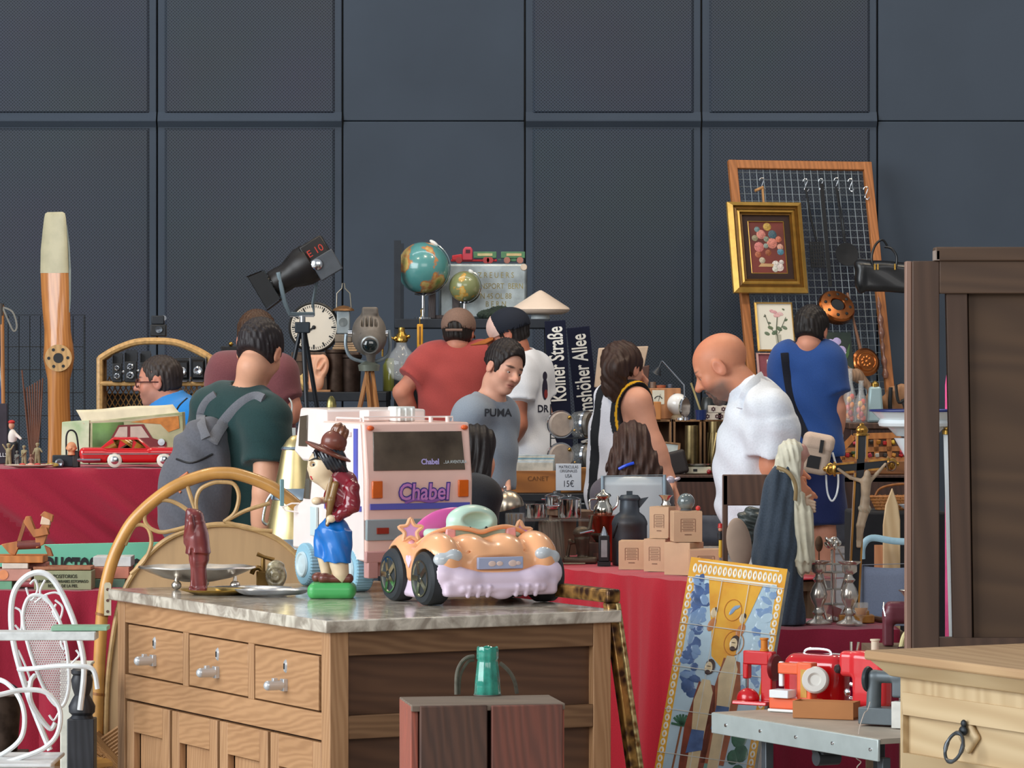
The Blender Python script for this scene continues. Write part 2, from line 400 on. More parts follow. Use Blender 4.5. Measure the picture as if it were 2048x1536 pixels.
for i in range(len(seams)-1):
 x0=wallx(seams[i])+.004;x1=wallx(seams[i+1])-.004;plain=seams[i]in(685,1755,-424)
 for(z0,z1)in((0,zs-.002),(zs+.002,zt)):
  b=MB();b.box(((x0+x1)/2,DW+.03,(z0+z1)/2),(x1-x0,.05,z1-z0));b.build('plain_panel',WM,wo,bev=.004)
  if not plain:
   q=.034;b=MB();z0i=max(z0+q,.02);z1i=z1-q
   a=[(x0+q,z0i),(x1-q,z0i),(x1-q,z1i),(x0+q,z1i)];e=.012
   c=[(x0+q+e,z0i+e),(x1-q-e,z0i+e),(x1-q-e,z1i-e),(x0+q+e,z1i-e)]
   b.add([(x,DW+.004,z)for x,z in a]+[(x,DW-.006,z)for x,z in c],[(0,1,5,4),(1,2,6,5),(2,3,7,6),(3,0,4,7),(4,5,6,7)])
   b.build('perforated_panel',PF,wo,smooth=20)
 if not plain:
  b=MB();b.prism([(0,0),(1,0),(1,1),(0,1)],0,0)if False else None
  xs=(x0,x1);r=MB()
  pr=[(DW+.004,zs+.045),(DW-.022,zs+.004),(DW-.022,zs-.002),(DW+.004,zs-.03)]
  r.add([(x,y,z)for x in xs for y,z in pr],[(0,1,5,4),(1,2,6,5),(2,3,7,6),(0,3,2,1),(4,5,6,7)][:3]+[(3,2,1,0),(4,5,6,7)]);r.build('panel_rail',WM,wo,smooth=20)
  #  people
def wav(X,Y,Z,q=0.):
 return np.sin(31*X+17*Z+2.1*np.sin(13*Z+q)+q)*np.sin(23*Y+11*Z-1.7*np.sin(19*X+q))+.6*np.sin(47*Z+29*X-21*Y+1.5*q)
def frame(yaw,pitch=0.,roll=0.):
 return Matrix.Rotation(R(yaw),3,'Z')@Matrix.Rotation(R(-pitch),3,'X')@Matrix.Rotation(R(roll),3,'Y')
def hand(f,w,d,nrm,curl=35.,s=1.,thumb=1,k=.006):
 d=Vector(d).normalized();n=Vector(nrm);n=(n-d*n.dot(d)).normalized();sd=d.cross(n)
 Q=Matrix((sd,d,n)).transposed()
 f.bx(Vector(w)+d*.048*s,(.039*s,.05*s,.014*s),.012*s,.018,Q)
 for i,(o,l)in enumerate(((-.030,.8),(-.010,.97),(.010,1.),(.030,.9))):
  p=Vector(w)+d*.09*s+sd*o*s;a=R(curl*.4+i*3)
  for L,r0,r1,da in((.042,.0098,.0088,curl),(.026,.0088,.008,curl*.9),(.02,.008,.0065,0)):
   v=d*math.cos(a)+n*math.sin(a);q=p+v*L*l*s;f.rc(p,q,r0*s,r1*s,k);p=q;a+=R(da)
 p=Vector(w)+d*.02*s+sd*.032*s*thumb+n*.006
 v=(d*.65+sd*.65*thumb+n*.35).normalized();q=p+v*.04*s;f.rc(p,q,.013*s,.0105*s,k)
 v2=(d*.85+sd*.1*thumb+n*.5).normalized();f.rc(q,q+v2*.032*s,.0105*s,.008*s,k)
def person(label,px,d,J,head,skin,shirt,trousers,hair,body=None,name='person',sc=1.,shirt_opt=None,sleeve=.62,hands=None,face=None,group=None,hvox=.0036,tank=False):
 x0=(px-CX)*d/F;T=Th(name,label,'person',(x0,d,0),1.,group)
 def L(t):
  dy=t[2]if len(t)>2 else 0.
  p=P(t[0],t[1],d+dy);return Vector((p.x-x0,dy,p.z))
 J={k:L(v)for k,v in J.items()}
 hc=J['head'];hh=head.get('h',.225)*sc;HF=frame(head.get('yaw',0),head.get('pitch',0),head.get('roll',0))
 hl=lambda x,y,z:hc+HF@(Vector((x,y,z))*hh)
 by=(body or{}).get('yaw',head.get('yaw',0));wd=(body or{}).get('w',1.)*sc;bl=(body or{}).get('belly',1.)
 Nk=J['neck'];side=Matrix.Rotation(R(by),3,'Z')@Vector((1,0,0));fwd=Matrix.Rotation(R(by),3,'Z')@Vector((0,1,0))
 if 'pel' not in J:J['pel']=Nk-Vector((0,0,.52*sc))
 Pl=J['pel']
 J.setdefault('sr',Nk+side*.185*wd-Vector((0,0,.045*sc)));J.setdefault('sl',Nk-side*.185*wd-Vector((0,0,.045*sc)))
 for q,sg in(('r',1),('l',-1)):
  J.setdefault('e'+q,J['s'+q]+side*.05*sg-Vector((0,0,.29*sc)));J.setdefault('w'+q,J['e'+q]+fwd*.06-Vector((0,0,.25*sc)))
  J.setdefault('h'+q,Pl+side*.09*sg*wd-Vector((0,0,.05)));hz=J['h'+q].z
  J.setdefault('k'+q,Vector((J['h'+q].x,J['h'+q].y,hz*.54))+fwd*.01);J.setdefault('a'+q,Vector((J['k'+q].x,J['k'+q].y,.08))-fwd*.01)
 for q in 'lr':J['a'+q].z=.08
 up=(Nk-Pl).normalized();TF=Matrix((side,up.cross(side).normalized(),up)).transposed()
 def torso(f,o,loose=0.):
  C=lambda t:Pl.lerp(Nk,t)
  f.el(C(.70),(.168*wd+o,.112*wd+o,.19*sc+o),.05,TF)
  f.el(C(.36)+fwd*.02*bl,((.150+loose)*wd+o,(.105+loose)*wd*bl+o,.19*sc+o),.07,TF)
  f.el(C(.02),(.166*wd+o+loose*.5,.119*wd+o+loose*.5,.16*sc+o),.06,TF)
  f.rc(J['sl'],J['sr'],.054*sc+o,None,.05);f.rc(Nk-up*.045,J['sl'].lerp(Nk,.25),.048*sc+o,.05*sc+o,.05);f.rc(Nk-up*.045,J['sr'].lerp(Nk,.25),.048*sc+o,.05*sc+o,.05)
 allp=list(J.values())+[hc+Vector((0,0,.13))]
 lo=[min(p[i]for p in allp)-.24 for i in range(3)];hi=[max(p[i]for p in allp)+.24 for i in range(3)];lo[2]=0.0;hi[2]=hc.z+.2
 hnds=hands or{}
 fine=[(hc,.15,hvox)]+[(J['w'+q]+Vector(v[0]).normalized()*.07,.10,.0045)for q,v in hnds.items()if v]
 f=Fd(lo,hi,.012,fine)
 torso(f,-.006)
 for q in 'lr':
  f.rc(J['s'+q],J['e'+q],.052*sc,.042*sc,.03);f.rc(J['e'+q],J['w'+q],.043*sc,.027*sc,.02)
  f.rc(J['e'+q].lerp(J['w'+q],.25),J['e'+q].lerp(J['w'+q],.4),.044*sc,.038*sc,.02)
  f.rc(J['h'+q],J['k'+q],.078*wd,.049*sc,.03);f.rc(J['k'+q],J['a'+q],.049*sc,.036*sc,.02)
  f.rc(J['k'+q].lerp(J['a'+q],.2)-fwd*.012,J['k'+q].lerp(J['a'+q],.45)-fwd*.01,.048*sc,.042*sc,.03)
  f.rc(J['a'+q]-Vector((0,0,.045))-fwd*.03,J['a'+q]-Vector((0,0,.045))+fwd*.13,.034,.03,.02)
  hv=hnds.get(q)
  if hv:hand(f,J['w'+q],hv[0],hv[1],*(hv[2:]))
  else:
   dv=(J['w'+q]-J['e'+q]).normalized();hand(f,J['w'+q],dv,-side if q=='r' else side,30,sc,1 if q=='l' else-1,.008)
 def E(x,y,z,a,b,c,k=.04,op='u',rot=None):f.el(hl(x,y,z),(a*hh,b*hh,c*hh),k*hh,HF@rot if rot is not None else HF,op)
 def C_(a,b,ra,rb,k=.04,op='u'):f.rc(hl(*a),hl(*b),ra*hh,rb*hh,k*hh,op)
 C_((0,-.12,-.2),(0,-.14,-.32),.215,.215,.08);f.rc(hl(0,-.13,-.3),Nk-up*.02,.052*sc,.058*sc,.03)
 E(0,-.07,.14,.335,.43,.36);E(0,.09,-.1,.275,.28,.36,.1);E(0,.03,-.26,.25,.25,.18,.1)
 E(0,.22,-.40,.13,.11,.085,.1)
 C_((-.15,.29,.085),(.15,.29,.085),.06,.06,.07)
 for s_ in(-1,1):
  E(s_*.17,.22,-.12,.10,.09,.11,.08);E(s_*.14,.41,.005,.085,.075,.05,.06,'s')
  C_((s_*.07,.325,.035),(s_*.21,.285,.025),.03,.026,.02);C_((s_*.08,.31,-.055),(s_*.2,.28,-.05),.022,.022,.025)
  E(s_*.345,-.05,-.02,.035,.095,.145,.03,'u',frame(0,12));E(s_*.385,-.03,-.01,.028,.05,.085,.02,'s')
  E(s_*.05,.365,-.13,.05,.05,.04,.03)
 C_((0,.33,.05),(0,.45,-.115),.035,.058,.035)
 E(0,.325,-.245,.105,.06,.03,.03);E(0,.32,-.295,.088,.055,.032,.03);E(0,.385,-.268,.10,.03,.006,.01,'s')
 fc=face or{}
 A=np.array(HF.transposed());hcv=np.array(hc)
 def colf(p):
  q=(p-hcv)@A.T/hh;x,y,z=q[:,0],q[:,1],q[:,2];c=np.ones((len(p),3))
  def bl_(m,col,a=1.):
   m=np.clip(m,0,1)[:,None]*a;return c*(1-m)+np.array(lin(col))/np.array(lin(skin))*m
  fr=np.clip((y-.12)*8,0,1)
  inh=(np.abs(z)<.6)&(np.abs(x)<.5)&(np.abs(y)<.6)
  g=lambda cx,cy,cz,rx,ry,rz:np.where(inh,np.clip(1.6*(1-((np.abs(x)-cx)/rx)**2-((y-cy)/ry)**2-((z-cz)/rz)**2),0,1),0)
  c=bl_(g(0,.36,-.27,.12,.12,.062),fc.get('lips',(165,95,85)),.75)
  c=bl_(g(0,.37,-.268,.105,.12,.008),(70,35,32),.8)
  c=bl_(g(.2,.3,-.12,.12,.2,.1),(205,120,100),.28);c=bl_(g(0,.45,-.12,.09,.12,.07),(200,115,95),.3)
  c=bl_(g(.35,-.05,-.02,.1,.14,.16),(205,120,100),.3)
  if fc.get('brow'):c=bl_(g(.145,.33,.105-.0,.115,.14,fc.get('bh',.026)),fc['brow'],.9)
  if fc.get('stub'):c=bl_(np.where(inh,np.clip((-z-.14-.35*np.clip(.0-y,0,1)+.12*np.clip(y-.3,0,1))*9,0,1)*np.clip((z+.56)*9,0,1)*np.clip((y+.12)*6,0,1),0),fc['stub'],fc.get('sa',.5))
  if fc.get('tan'):c=bl_(np.where(inh,np.clip((z-.1)*3,0,1)*np.clip(.4+y,0,1),0),fc['tan'],.7)
  return c
 f.mesh('body',mt(skin,.5,0,.03,40.,attr=True,spec=.4),T,colf)
 if not fc.get('noeyes'):
  for s_ in(-1,1):
   b=MB();b.ell(hl(s_*.14,.262,-.01),.066*hh,14,10);b.build('eye',mt((225,220,214),.25),T)
   b=MB();b.ell(hl(s_*.14+fc.get('look',0),.303,-.012),(.032*hh,.032*hh,.032*hh),12,8);b.build('iris',mt((38,26,20),.2),T)
 so=shirt_opt or{}
 o=so.get('off',.016);f=Fd([l for l in lo[:2]]+[max(Pl.z-.35,0)],[hi[0],hi[1],Nk.z+.14],so.get('vox',.0075))
 torso(f,o,so.get('loose',.015))
 if not tank:
  for q in 'lr':
   fr=so.get('sl_'+q,sleeve);m=J['s'+q].lerp(J['e'+q],fr);r=so.get('sr',.078)*sc
   f.rc(J['s'+q],J['s'+q].lerp(J['e'+q],.25),.066*sc+o*.5,r*.95,.05);f.cone(J['s'+q].lerp(J['e'+q],.12),m,r*.9,r,.02)
   if so.get('full'):f.rc(J['s'+q],J['e'+q],.06*sc,.055*sc,.03);f.cone(J['e'+q],J['w'+q].lerp(J['e'+q],.1),.055*sc,.042*sc,.02)
 else:
  for q in 'lr':f.el(J['s'+q]-up*.035+(J['s'+q]-Nk).normalized()*.035,(.085,.12,.12),.01,TF,'s')
 am=so.get('fold',.0035);q0=rnd.random()*6
 f.disp(lambda X,Y,Z:am*wav(X,Y,Z,q0))
 f.rc(Nk+up*.10+fwd*.02,Nk-up*.02,.070*sc,.062*sc,.012,'s')
 f.cut(Pl-up*so.get('hem',.10),-up)
 if so.get('collar'):
  f.cone(Nk-up*.035-fwd*.01,hl(0,-.16,-.36)+up*.01,.084*sc,.069*sc,.01);f.rc(Nk+up*.10+fwd*.03,Nk-up*.04+fwd*.02,.066*sc,.058*sc,.004,'s')
 f.mesh('shirt',shirt,T,so['col'](J,side,fwd,up)if 'col' in so else None)
 f=Fd([lo[0],lo[1],0],[hi[0],hi[1],Pl.z+.17],.011);o=.012
 f.el(Pl,(.156*wd+.004,.108*wd+.004,.15*sc+.004),.05,TF);tl=so.get('legs',1.)
 for q in 'lr':
  f.rc(J['h'+q],J['h'+q].lerp(J['k'+q],.1),.082*wd+.006,None,.03)
  if tl>=.5:f.cone(J['h'+q],J['k'+q],.082*wd+.008,.062*sc+o+so.get('wide',0),.02);f.cone(J['k'+q],J['k'+q].lerp(J['a'+q],(tl-.5)*2-.02 if tl>.52 else.05),.062*sc+o+so.get('wide',0),.052*sc+o,.02)
  else:f.cone(J['h'+q],J['h'+q].lerp(J['k'+q],tl*2),.09*wd+o,.09*sc+o,.02)
 f.disp(lambda X,Y,Z:.003*wav(X,Y,Z,q0+2));f.el(Pl+up*.1,(.150*wd+.006,.104*wd*bl+.006,.12*sc),.04,TF);f.cut(Pl+up*.11,up);f.mesh('trousers',trousers,T)
 f=Fd([lo[0],lo[1],0],[hi[0],hi[1],.16],.011)
 for q in 'lr':f.rc(J['a'+q]*1-Vector((0,0,.04))-fwd*.035,J['a'+q]-Vector((0,0,.045))+fwd*.15,.046,.04,.02)
 f.cut((0,0,.012),(0,0,-1));f.mesh('shoes',mt((60,55,52),.6),T)
 if hair:
  f=Fd([hc[i]-(.2 if i<2 else.45)for i in range(3)],[hc[i]+.22 for i in range(3)],.004)
  E2=lambda x,y,z,a,b,c,k=.03,op='u',rot=None:f.el(hl(x,y,z),(a*hh,b*hh,c*hh),k*hh,HF@rot if rot is not None else HF,op)
  hair[0](f,hl,hh,HF,E2);f.mesh('hair',hair[1],T)
 T.hl=hl;T.HF=HF;T.hh=hh;T.J=J;T.fwd=fwd;T.side=side;T.up=up;T.TF=TF;T.L=L;T.wd=wd
 return T
def hr(c,bump=.35):return mt(c,.5,0,.22,160.,bump,stretch=(1,1,.12),spec=.35)
def short_hair(t=.035,front=.20,nape=-.30,top=.03,am=.004):
 def fn(f,hl,hh,HF,E):
  E(0,-.075,.14+top*.5,.335+t,.43+t,.36+t+top,0)
  E(0,-.12,-.12,.28+t*.7,.33+t,.25,.1)
  fw=HF@Vector((0,1,-.08));f.disp(lambda X,Y,Z:am*np.sin(310*X+30*Z)*np.sin(280*Y+40*Z)*hh/.225)
  E(0,.42,-.10,.40,.42-front*.2,.40+front*.25,.03,'s');E(0,.25,-.42,.5,.42,.42,.03,'s')
  for s_ in(-1,1):E(s_*.42,-.02,-.1,.14,.15,.2,.02,'s')
  f.cut(hl(0,0,nape),HF@Vector((0,-.35,-1)),.01)
 return fn
SKIN1=(214,158,128);SKIN2=(196,132,100);SKIN3=(186,120,90)
from mathutils.bvhtree import BVHTree
def surf(T,names=('shirt',)):
 ts=[]
 for o in T.o.children:
  if any(o.name.startswith(n)for n in names):ts.append(BVHTree.FromPolygons([v.co for v in o.data.vertices],[list(p.vertices)for p in o.data.polygons]))
 def hit(px,py,off=.006,d0=1.2):
  c=P(px,py,T.o.location.y-d0)-T.o.location;e=P(px,py,T.o.location.y+1)-T.o.location;dv=(e-c).normalized();best=None
  for t in ts:
   h=t.ray_cast(c,dv)
   if h[0]is not None and(best is None or h[3]<best[1]):best=(h[0]-dv*off,h[3])
  return best[0]if best else None
 return hit
def strap(T,S,pts,m,w,name='shoulder_strap',th=.3,off=.004,n=6,par=None):
 q=cr([Vector((x,0,y))for x,y in pts],n);out=[];last=None
 for p in q:
  h=S(p.x,p.z,off)
  if h is not None:out.append(h)
 b=MB();N_=len(out);up=Vector((0,-1,0))
 out=[out[0]]+[(out[i-1]+out[i]*2+out[i+1])/4 for i in range(1,N_-1)]+[out[-1]]
 b.tube(out,w,10,flat=th,up=(0,-1,0));return b.build(name,m,par or T)
def printed(T,S,body,px,py,size,m,rot=0,sx=1.,bold=0.,name='print',cy=0.):
 o=text(body,size,m,T,(0,0,0),(90,0,0),name=name,ext=0,sx=1.,bold=bold);o.matrix_local=Matrix.Identity(4)
 d=T.o.location.y;me=o.data
 import bmesh
 bm=bmesh.new();bm.from_mesh(me);bmesh.ops.subdivide_edges(bm,edges=[e for e in bm.edges if e.calc_length()>size*.25],cuts=2);bm.to_mesh(me);bm.free()
 for v in me.vertices:
  x,z=v.co.x*sx,v.co.y;a=R(rot);x,z=x*math.cos(a)-z*math.sin(a),x*math.sin(a)+z*math.cos(a)
  h=S(px+x/U(d),py-z/U(d),.0022)
  if h is not None:v.co=h
 return o
GREEN=cloth((38,62,62),.08)
pg=person('man in dark green t-shirt wearing a grey backpack, seen from behind',488,12.4,{'head':(521,706),'neck':(497,782,.0),'pel':(470,1105),'sl':(428,818,.08),'sr':(535,845,-.12),'el':(405,965,.2),'wl':(420,1080,.3),'er':(530,985,-.17),'wr':(518,1120,-.12)},{'yaw':-22,'pitch':22,'roll':4,'h':.215},SKIN1,GREEN,mt((60,66,78),.9),(short_hair(.03,.2,-.24),hr((44,38,40))),{'yaw':-38,'w':.96},sc=.93,shirt_opt={'sr':.086,'hem':.16,'fold':.004},sleeve=.60)
f=Fd([-.6,-.6,.6],[.3,.3,1.5],.007);Lp=pg.L
f.el(Lp((392,960,-.10)),(.105,.10,.20),.03,frame(-38,6,8));f.el(Lp((388,1010,-.11)),(.115,.11,.17),.06,frame(-38,0,4));f.rc(Lp((412,890,-.09)),Lp((420,876,-.06)),.075,.055,.05)
f.disp(lambda X,Y,Z:.005*np.sin(60*X+35*Z+2*np.sin(20*Z))+.0035*wav(X,Y,Z,1.))
bp=f.mesh('backpack',cloth((96,97,104),.07,120),pg)
Sg=surf(pg,('shirt','body','backpack'))
GST=cloth((112,113,119),.1)
strap(pg,Sg,[(424,884),(440,856),(462,828),(486,806),(510,795),(526,800)],GST,.021,off=.003)
strap(pg,Sg,[(412,876),(402,850),(404,822),(416,802),(432,790)],GST,.017,off=.003)
strap(pg,Sg,[(353,918),(385,926),(425,908)],BLACK,.0035,'zipper',1.,.001,par=bp)
strap(pg,Sg,[(376,945),(348,968),(362,985)],mt((205,120,80),.5),.0045,'reflective_pull',1.,.001,par=bp)
pb=person('man in glasses and a blue polo shirt in profile behind the toy car box',352,14.0,{'head':(316,764),'neck':(348,824),'pel':(372,1040),'sl':(345,850,.19),'sr':(385,845,-.16),'er':(385,985,-.2),'wr':(330,1010,-.1),'el':(340,960,.2),'wl':(310,1000,.1)},{'yaw':84,'pitch':2,'h':.186},(190,128,105),cloth((38,125,200),.05),mt((50,55,70),.9),(short_hair(.012,.24,-.3,.02),hr((58,48,44))),{'yaw':80},shirt_opt={'collar':1,'fold':.002},face={'brow':(60,48,42),'stub':(120,92,84),'sa':.3})
for q in(-1,1):
 b=MB();b.tube([pb.hl(q*.14+.12*math.cos(a),.40,-.01+.085*math.sin(a))for a in[i*math.pi/6 for i in range(12)]],.0022,6,True)
 b.tube([pb.hl(q*.26,.39,.01),pb.hl(q*.36,.2,.01),pb.hl(q*.375,-.08,.0)],.0025,6)
 if q<0:b.tube([pb.hl(-.03,.42,.01),pb.hl(.03,.42,.01)],.0025,6)
 b.build('glasses_frame',mt((70,28,28),.3),pb)
strap(pb,surf(pb,('shirt','body')),[(374,797),(358,812),(350,830),(347,850),(350,880)],BLACK,.0035,'neck_cord',1.,.002)
MAUVE=cloth((118,70,74),.08)
pm=person('person in mauve t-shirt bending forward behind the man in dark green',505,13.6,{'head':(514,682,.12),'neck':(508,728,.05),'pel':(505,1000),'sl':(452,748),'sr':(556,752,.02),'er':(581,826,.0),'wr':(580,782,.03),'el':(445,860),'wl':(455,900,.15)},{'yaw':-10,'pitch':25,'h':.22},(190,128,104),MAUVE,mt((50,52,60),.9),(short_hair(.035,.2,-.25),hr((74,50,34))),{'yaw':-6,'w':.95},sc=.88,sleeve=.66,hands={'r':((-.15,.2,1),(-1,0,0),40,1.,-1)},face={'noeyes':1})
b=MB();b.tube(cr([pm.L((578,796,-.05)),pm.L((584,812,-.06)),pm.L((580,860,-.07)),pm.L((588,880,-.06))],5),.003,6);b.box(pm.L((583,868,-.07)),(.03,.006,.045));b.build('phone_lanyard',mt((190,195,190),.5),pm)
RED=cloth((168,74,70),.06)
pr_=person('man in faded red t-shirt and brown cap with hand on hip',905,16.2,{'head':(918,665),'neck':(914,702),'pel':(905,905),'sl':(857,722),'sr':(966,718),'el':(803,785,-.03),'wl':(838,852,.05),'er':(990,820,.1),'wr':(965,880,.25)},{'yaw':-12,'pitch':6,'h':.215},(200,132,108),RED,mt((60,62,72),.9),(short_hair(.055,.2,-.36,-.05),hr((40,33,30))),{'yaw':-4,'w':1.04},sc=.84,sleeve=.62,shirt_opt={'sr':.09,'fold':.003},face={'noeyes':1},hands={'l':((.9,.3,-.3),(0,.5,-1),30,1.,1)})
def cap(T,m1,m2,back=False,bm=None):
 hl,hh,HF=T.hl,T.hh,T.HF
 f=Fd([T.hl(0,0,.1)[i]-.16 for i in range(3)],[T.hl(0,0,.1)[i]+.2 for i in range(3)],.0035)
 f.el(hl(0,-.07,.17),(.415*hh,.505*hh,.42*hh),0,HF);f.el(hl(0,-.07,.10),(.385*hh,.475*hh,.385*hh),0,HF,'s');f.cut(hl(0,0,.01),HF@Vector((0,-.1,-1)))
 if not back:f.el(hl(0,-.54,.10),(.16*hh,.16*hh,.11*hh),.004,HF,'s')
 c=f.mesh('cap',m1,T)
 b=MB();s=1
 b.grid(lambda u,v:hl((u-.5)*.66*(1-.15*v),.30+.58*v*(1-((u-.5)*1.6)**2),.04-.05*v-.08*((u-.5)*2)**2),10,8);b.build('cap_peak',bm or m1,c,solid=.004)
 if not back:b=MB();b.tube([hl(x,-.555+.5*x*x,.0)for x in(-.2,-.1,0,.1,.2)],.006,6);b.build('cap_strap',m1,c)
 if m2:
  f=Fd([T.hl(0,0,.1)[i]-.16 for i in range(3)],[T.hl(0,0,.1)[i]+.2 for i in range(3)],.0035)
  f.el(hl(0,-.07,.17),(.42*hh,.51*hh,.425*hh),0,HF);f.el(hl(0,-.07,.10),(.36*hh,.45*hh,.36*hh),0,HF,'s');f.cut(hl(0,0,.02),HF@Vector((0,-.1,-1)));f.cut(hl(0,.12,0),HF@Vector((0,-1,.25)))
  f.mesh('front_panel',m2,c)
 return c
cap(pr_,mt((132,104,90),.9,0,.1,200.),None)
WT=cloth((232,234,240),.03)
pw=person('man in white printed t-shirt and navy baseball cap looking down',1062,15.6,{'head':(1015,668),'neck':(1040,712),'pel':(1058,925),'sl':(1036,748,-.12),'sr':(1068,740,.12),'el':(1036,850,-.16),'wl':(1008,905,-.1),'er':(1090,840,.15),'wr':(1040,880,.3)},{'yaw':82,'pitch':16,'h':.215},(176,112,88),WT,mt((60,62,72),.9),(short_hair(.035,.2,-.36,-.03),hr((34,29,28))),{'yaw':52,'w':.8},sc=.86,sleeve=.55,shirt_opt={'loose':.025,'sr':.088,'hem':.02},face={'brow':(40,32,30),'stub':(70,50,44),'sa':.7})
cw=cap(pw,mt((24,30,44),.85,0,.1,200.),mt((232,196,184),.85),True,mt((176,100,40),.8))
Sw=surf(pw)
printed(pw,Sw,'DR',1086,818,.042,mt((40,42,60),.7),sx=.8,bold=.001)
for(c,r,m_)in(((1090,778),(5.5,22),(44,38,60)),((1090,752),(4.5,9),(44,38,60)),((1092,788),(3.5,9),(150,52,50))):
 b=MB();vs=[Sw(c[0]+r[0]*q*math.cos(a*math.pi/8),c[1]+r[1]*q*math.sin(a*math.pi/8),.0025 if r[0]>4 else.004)for q in(.01,.55,1)for a in range(16)]
 if all(v is not None for v in vs):b.add(vs,[(i*16+k,(i+1)*16+k,(i+1)*16+(k+1)%16,i*16+(k+1)%16)for i in(0,1)for k in range(16)]).build('print',mt(m_,.7),pw)
GT=cloth((134,144,156),.05)
by_=person('boy with cropped dark hair in grey t-shirt with block lettering',972,13.9,{'head':(1009,738),'neck':(980,808,.03),'pel':(968,1000),'sl':(1000,832,.09),'sr':(940,834,-.07),'er':(930,905,-.05),'wr':(955,960,-.02),'el':(1004,905,.12),'wl':(1010,960,.0)},{'yaw':-142,'pitch':14,'roll':-12,'h':.215},(214,160,136),GT,mt((34,36,42),.9),(short_hair(.04,.34,-.12,.06),hr((36,28,27))),{'yaw':-155,'w':.68},sc=.85,sleeve=.6,shirt_opt={'hem':-.045,'sr':.074,'legs':.4,'off':.010,'loose':.0},face={'brow':(52,38,34),'bh':.03,'look':-.02})
Sb=surf(by_);printed(by_,Sb,'PUMA',996,826,.040,mt((50,54,62),.7),sx=.95,bold=.0009)
def jersey(J,side,fwd,up):
 S_,F_=np.array(side),np.array(fwd)
 def col(p):
  c=np.ones((len(p),3));blk=np.array(lin((44,46,50)))/np.array(lin((228,229,238)));yel=np.array(lin((220,165,40)))/np.array(lin((228,229,238)))
  s=p@S_;c[(s>-.085)&(s<-.03)]=blk
  for q,sg in(('r',1),):
   ctr=J['s'+q]-up*.035+(J['s'+q]-J['neck']).normalized()*.035;v=p-np.array(ctr)
   e=((v@S_)/.085)**2+((v@F_)/.12)**2+(v[:,2]/.12)**2
   c[e<2.0]=blk;c[e<1.38]=yel;c[e<1.12]=blk
  return c
 return col
pj=person('woman in striped sleeveless basketball vest with hand to chin',1245,14.4,{'head':(1247,738),'neck':(1246,786),'pel':(1240,995),'sl':(1222,808,.1),'sr':(1276,804,-.09),'er':(1306,886,-.10),'wr':(1341,962,-.10),'el':(1290,830,.22),'wl':(1281,786,.10)},{'yaw':-38,'pitch':6,'h':.215},(212,152,126),mt((228,229,238),.85,0,.03,200.,.2,attr=True,spec=.15),mt((40,42,50),.9),None,{'yaw':-40,'w':.8},sc=.9,tank=True,shirt_opt={'hem':.12,'vox':.0045,'col':jersey,'loose':.03},hands={'l':((-.3,-.1,1),(-.6,-.7,.2),45,.95,1),'r':((.35,-.1,-1),(-1,0,0),25,.95,-1)})
f=Fd([pj.hl(0,0,0)[i]-.17 for i in range(2)]+[pj.hl(0,0,0).z-.3],[pj.hl(0,0,0)[i]+.17 for i in range(3)],.004)
f.el(pj.hl(0,-.08,.14),(.39*pj.hh,.48*pj.hh,.42*pj.hh),0,pj.HF);f.el(pj.hl(0,.45,-.2),(.36*pj.hh,.42*pj.hh,.42*pj.hh),.01,pj.HF,'s');f.el(pj.hl(.4,.1,-.15),(.14*pj.hh,.2*pj.hh,.22*pj.hh),.01,pj.HF,'s');f.cut(pj.hl(0,0,-.25),pj.HF@Vector((0,-.5,-1)),.02)
f.el(pj.L((1229,735,-.10)),(.045,.04,.05),.03);f.el(pj.L((1228,762,-.085)),(.05,.04,.075),.03);f.rc(pj.L((1228,772,-.08)),pj.L((1233,796,-.09)),.03,.012,.03)
f.disp(lambda X,Y,Z:.004*np.sin(160*X+60*Z+3*np.sin(40*Z))*np.sin(120*Y))
f.mesh('hair',hr((62,42,34)),pj)
b=MB();b.tube([pj.J['wr']+Vector((.032*math.cos(a),.028*math.sin(a),.01*math.cos(a)))for a in[i*math.pi/6 for i in range(12)]],.007,6,True);b.ell(pj.J['wr']+Vector((-.002,-.034,.004)),(.017,.008,.017));b.build('wristwatch',mt((200,190,205),.3,.4),pj)
ps=person('girl with long brown hair and blue clip seated in folding chair',1266,13.7,{'head':(1264,893),'neck':(1264,966),'sl':(1222,994),'sr':(1308,994),'pel':(1264,1130,.05),'kr':(1300,1130,.42),'kl':(1225,1130,.42),'ar':(1300,1520,.42),'al':(1225,1520,.42),'er':(1318,1060,.05),'wr':(1305,1065,.25),'el':(1212,1060,.05),'wl':(1228,1065,.25)},{'yaw':4,'pitch':8,'h':.21},SKIN1,cloth((90,84,92),.06),mt((60,62,80),.9),None,{'yaw':0,'w':.66},sc=.8,face={'noeyes':1})
f=Fd([-.2,-.22,.85],[.2,.2,1.42],.004);Lp=ps.L
f.el(ps.hl(0,-.06,.16),(.40*ps.hh,.48*ps.hh,.40*ps.hh),0,ps.HF);f.el(Lp((1266,925,-.055)),(.085,.05,.10),.04);f.el(Lp((1270,968,-.065)),(.105,.045,.11),.05);f.el(Lp((1262,1000,-.065)),(.10,.04,.08),.05)
f.el(ps.hl(0,.45,-.15),(.3*ps.hh,.4*ps.hh,.5*ps.hh),.01,ps.HF,'s');f.disp(lambda X,Y,Z:.005*np.sin(150*X+9*np.sin(9*Z))*np.clip(1.45-Z,0,.2)*4+.002*np.sin(330*X+12*Z))
hg=f.mesh('hair',hr((72,50,42)),ps)
b=MB();b.tube(cr([Lp((1238,938,-.118)),Lp((1252,931,-.128)),Lp((1268,926,-.128))],5),.0055,8);b.build('hair_clip',mt((40,80,220),.3),ps)
LINEN=cloth((220,225,232),.05,160)
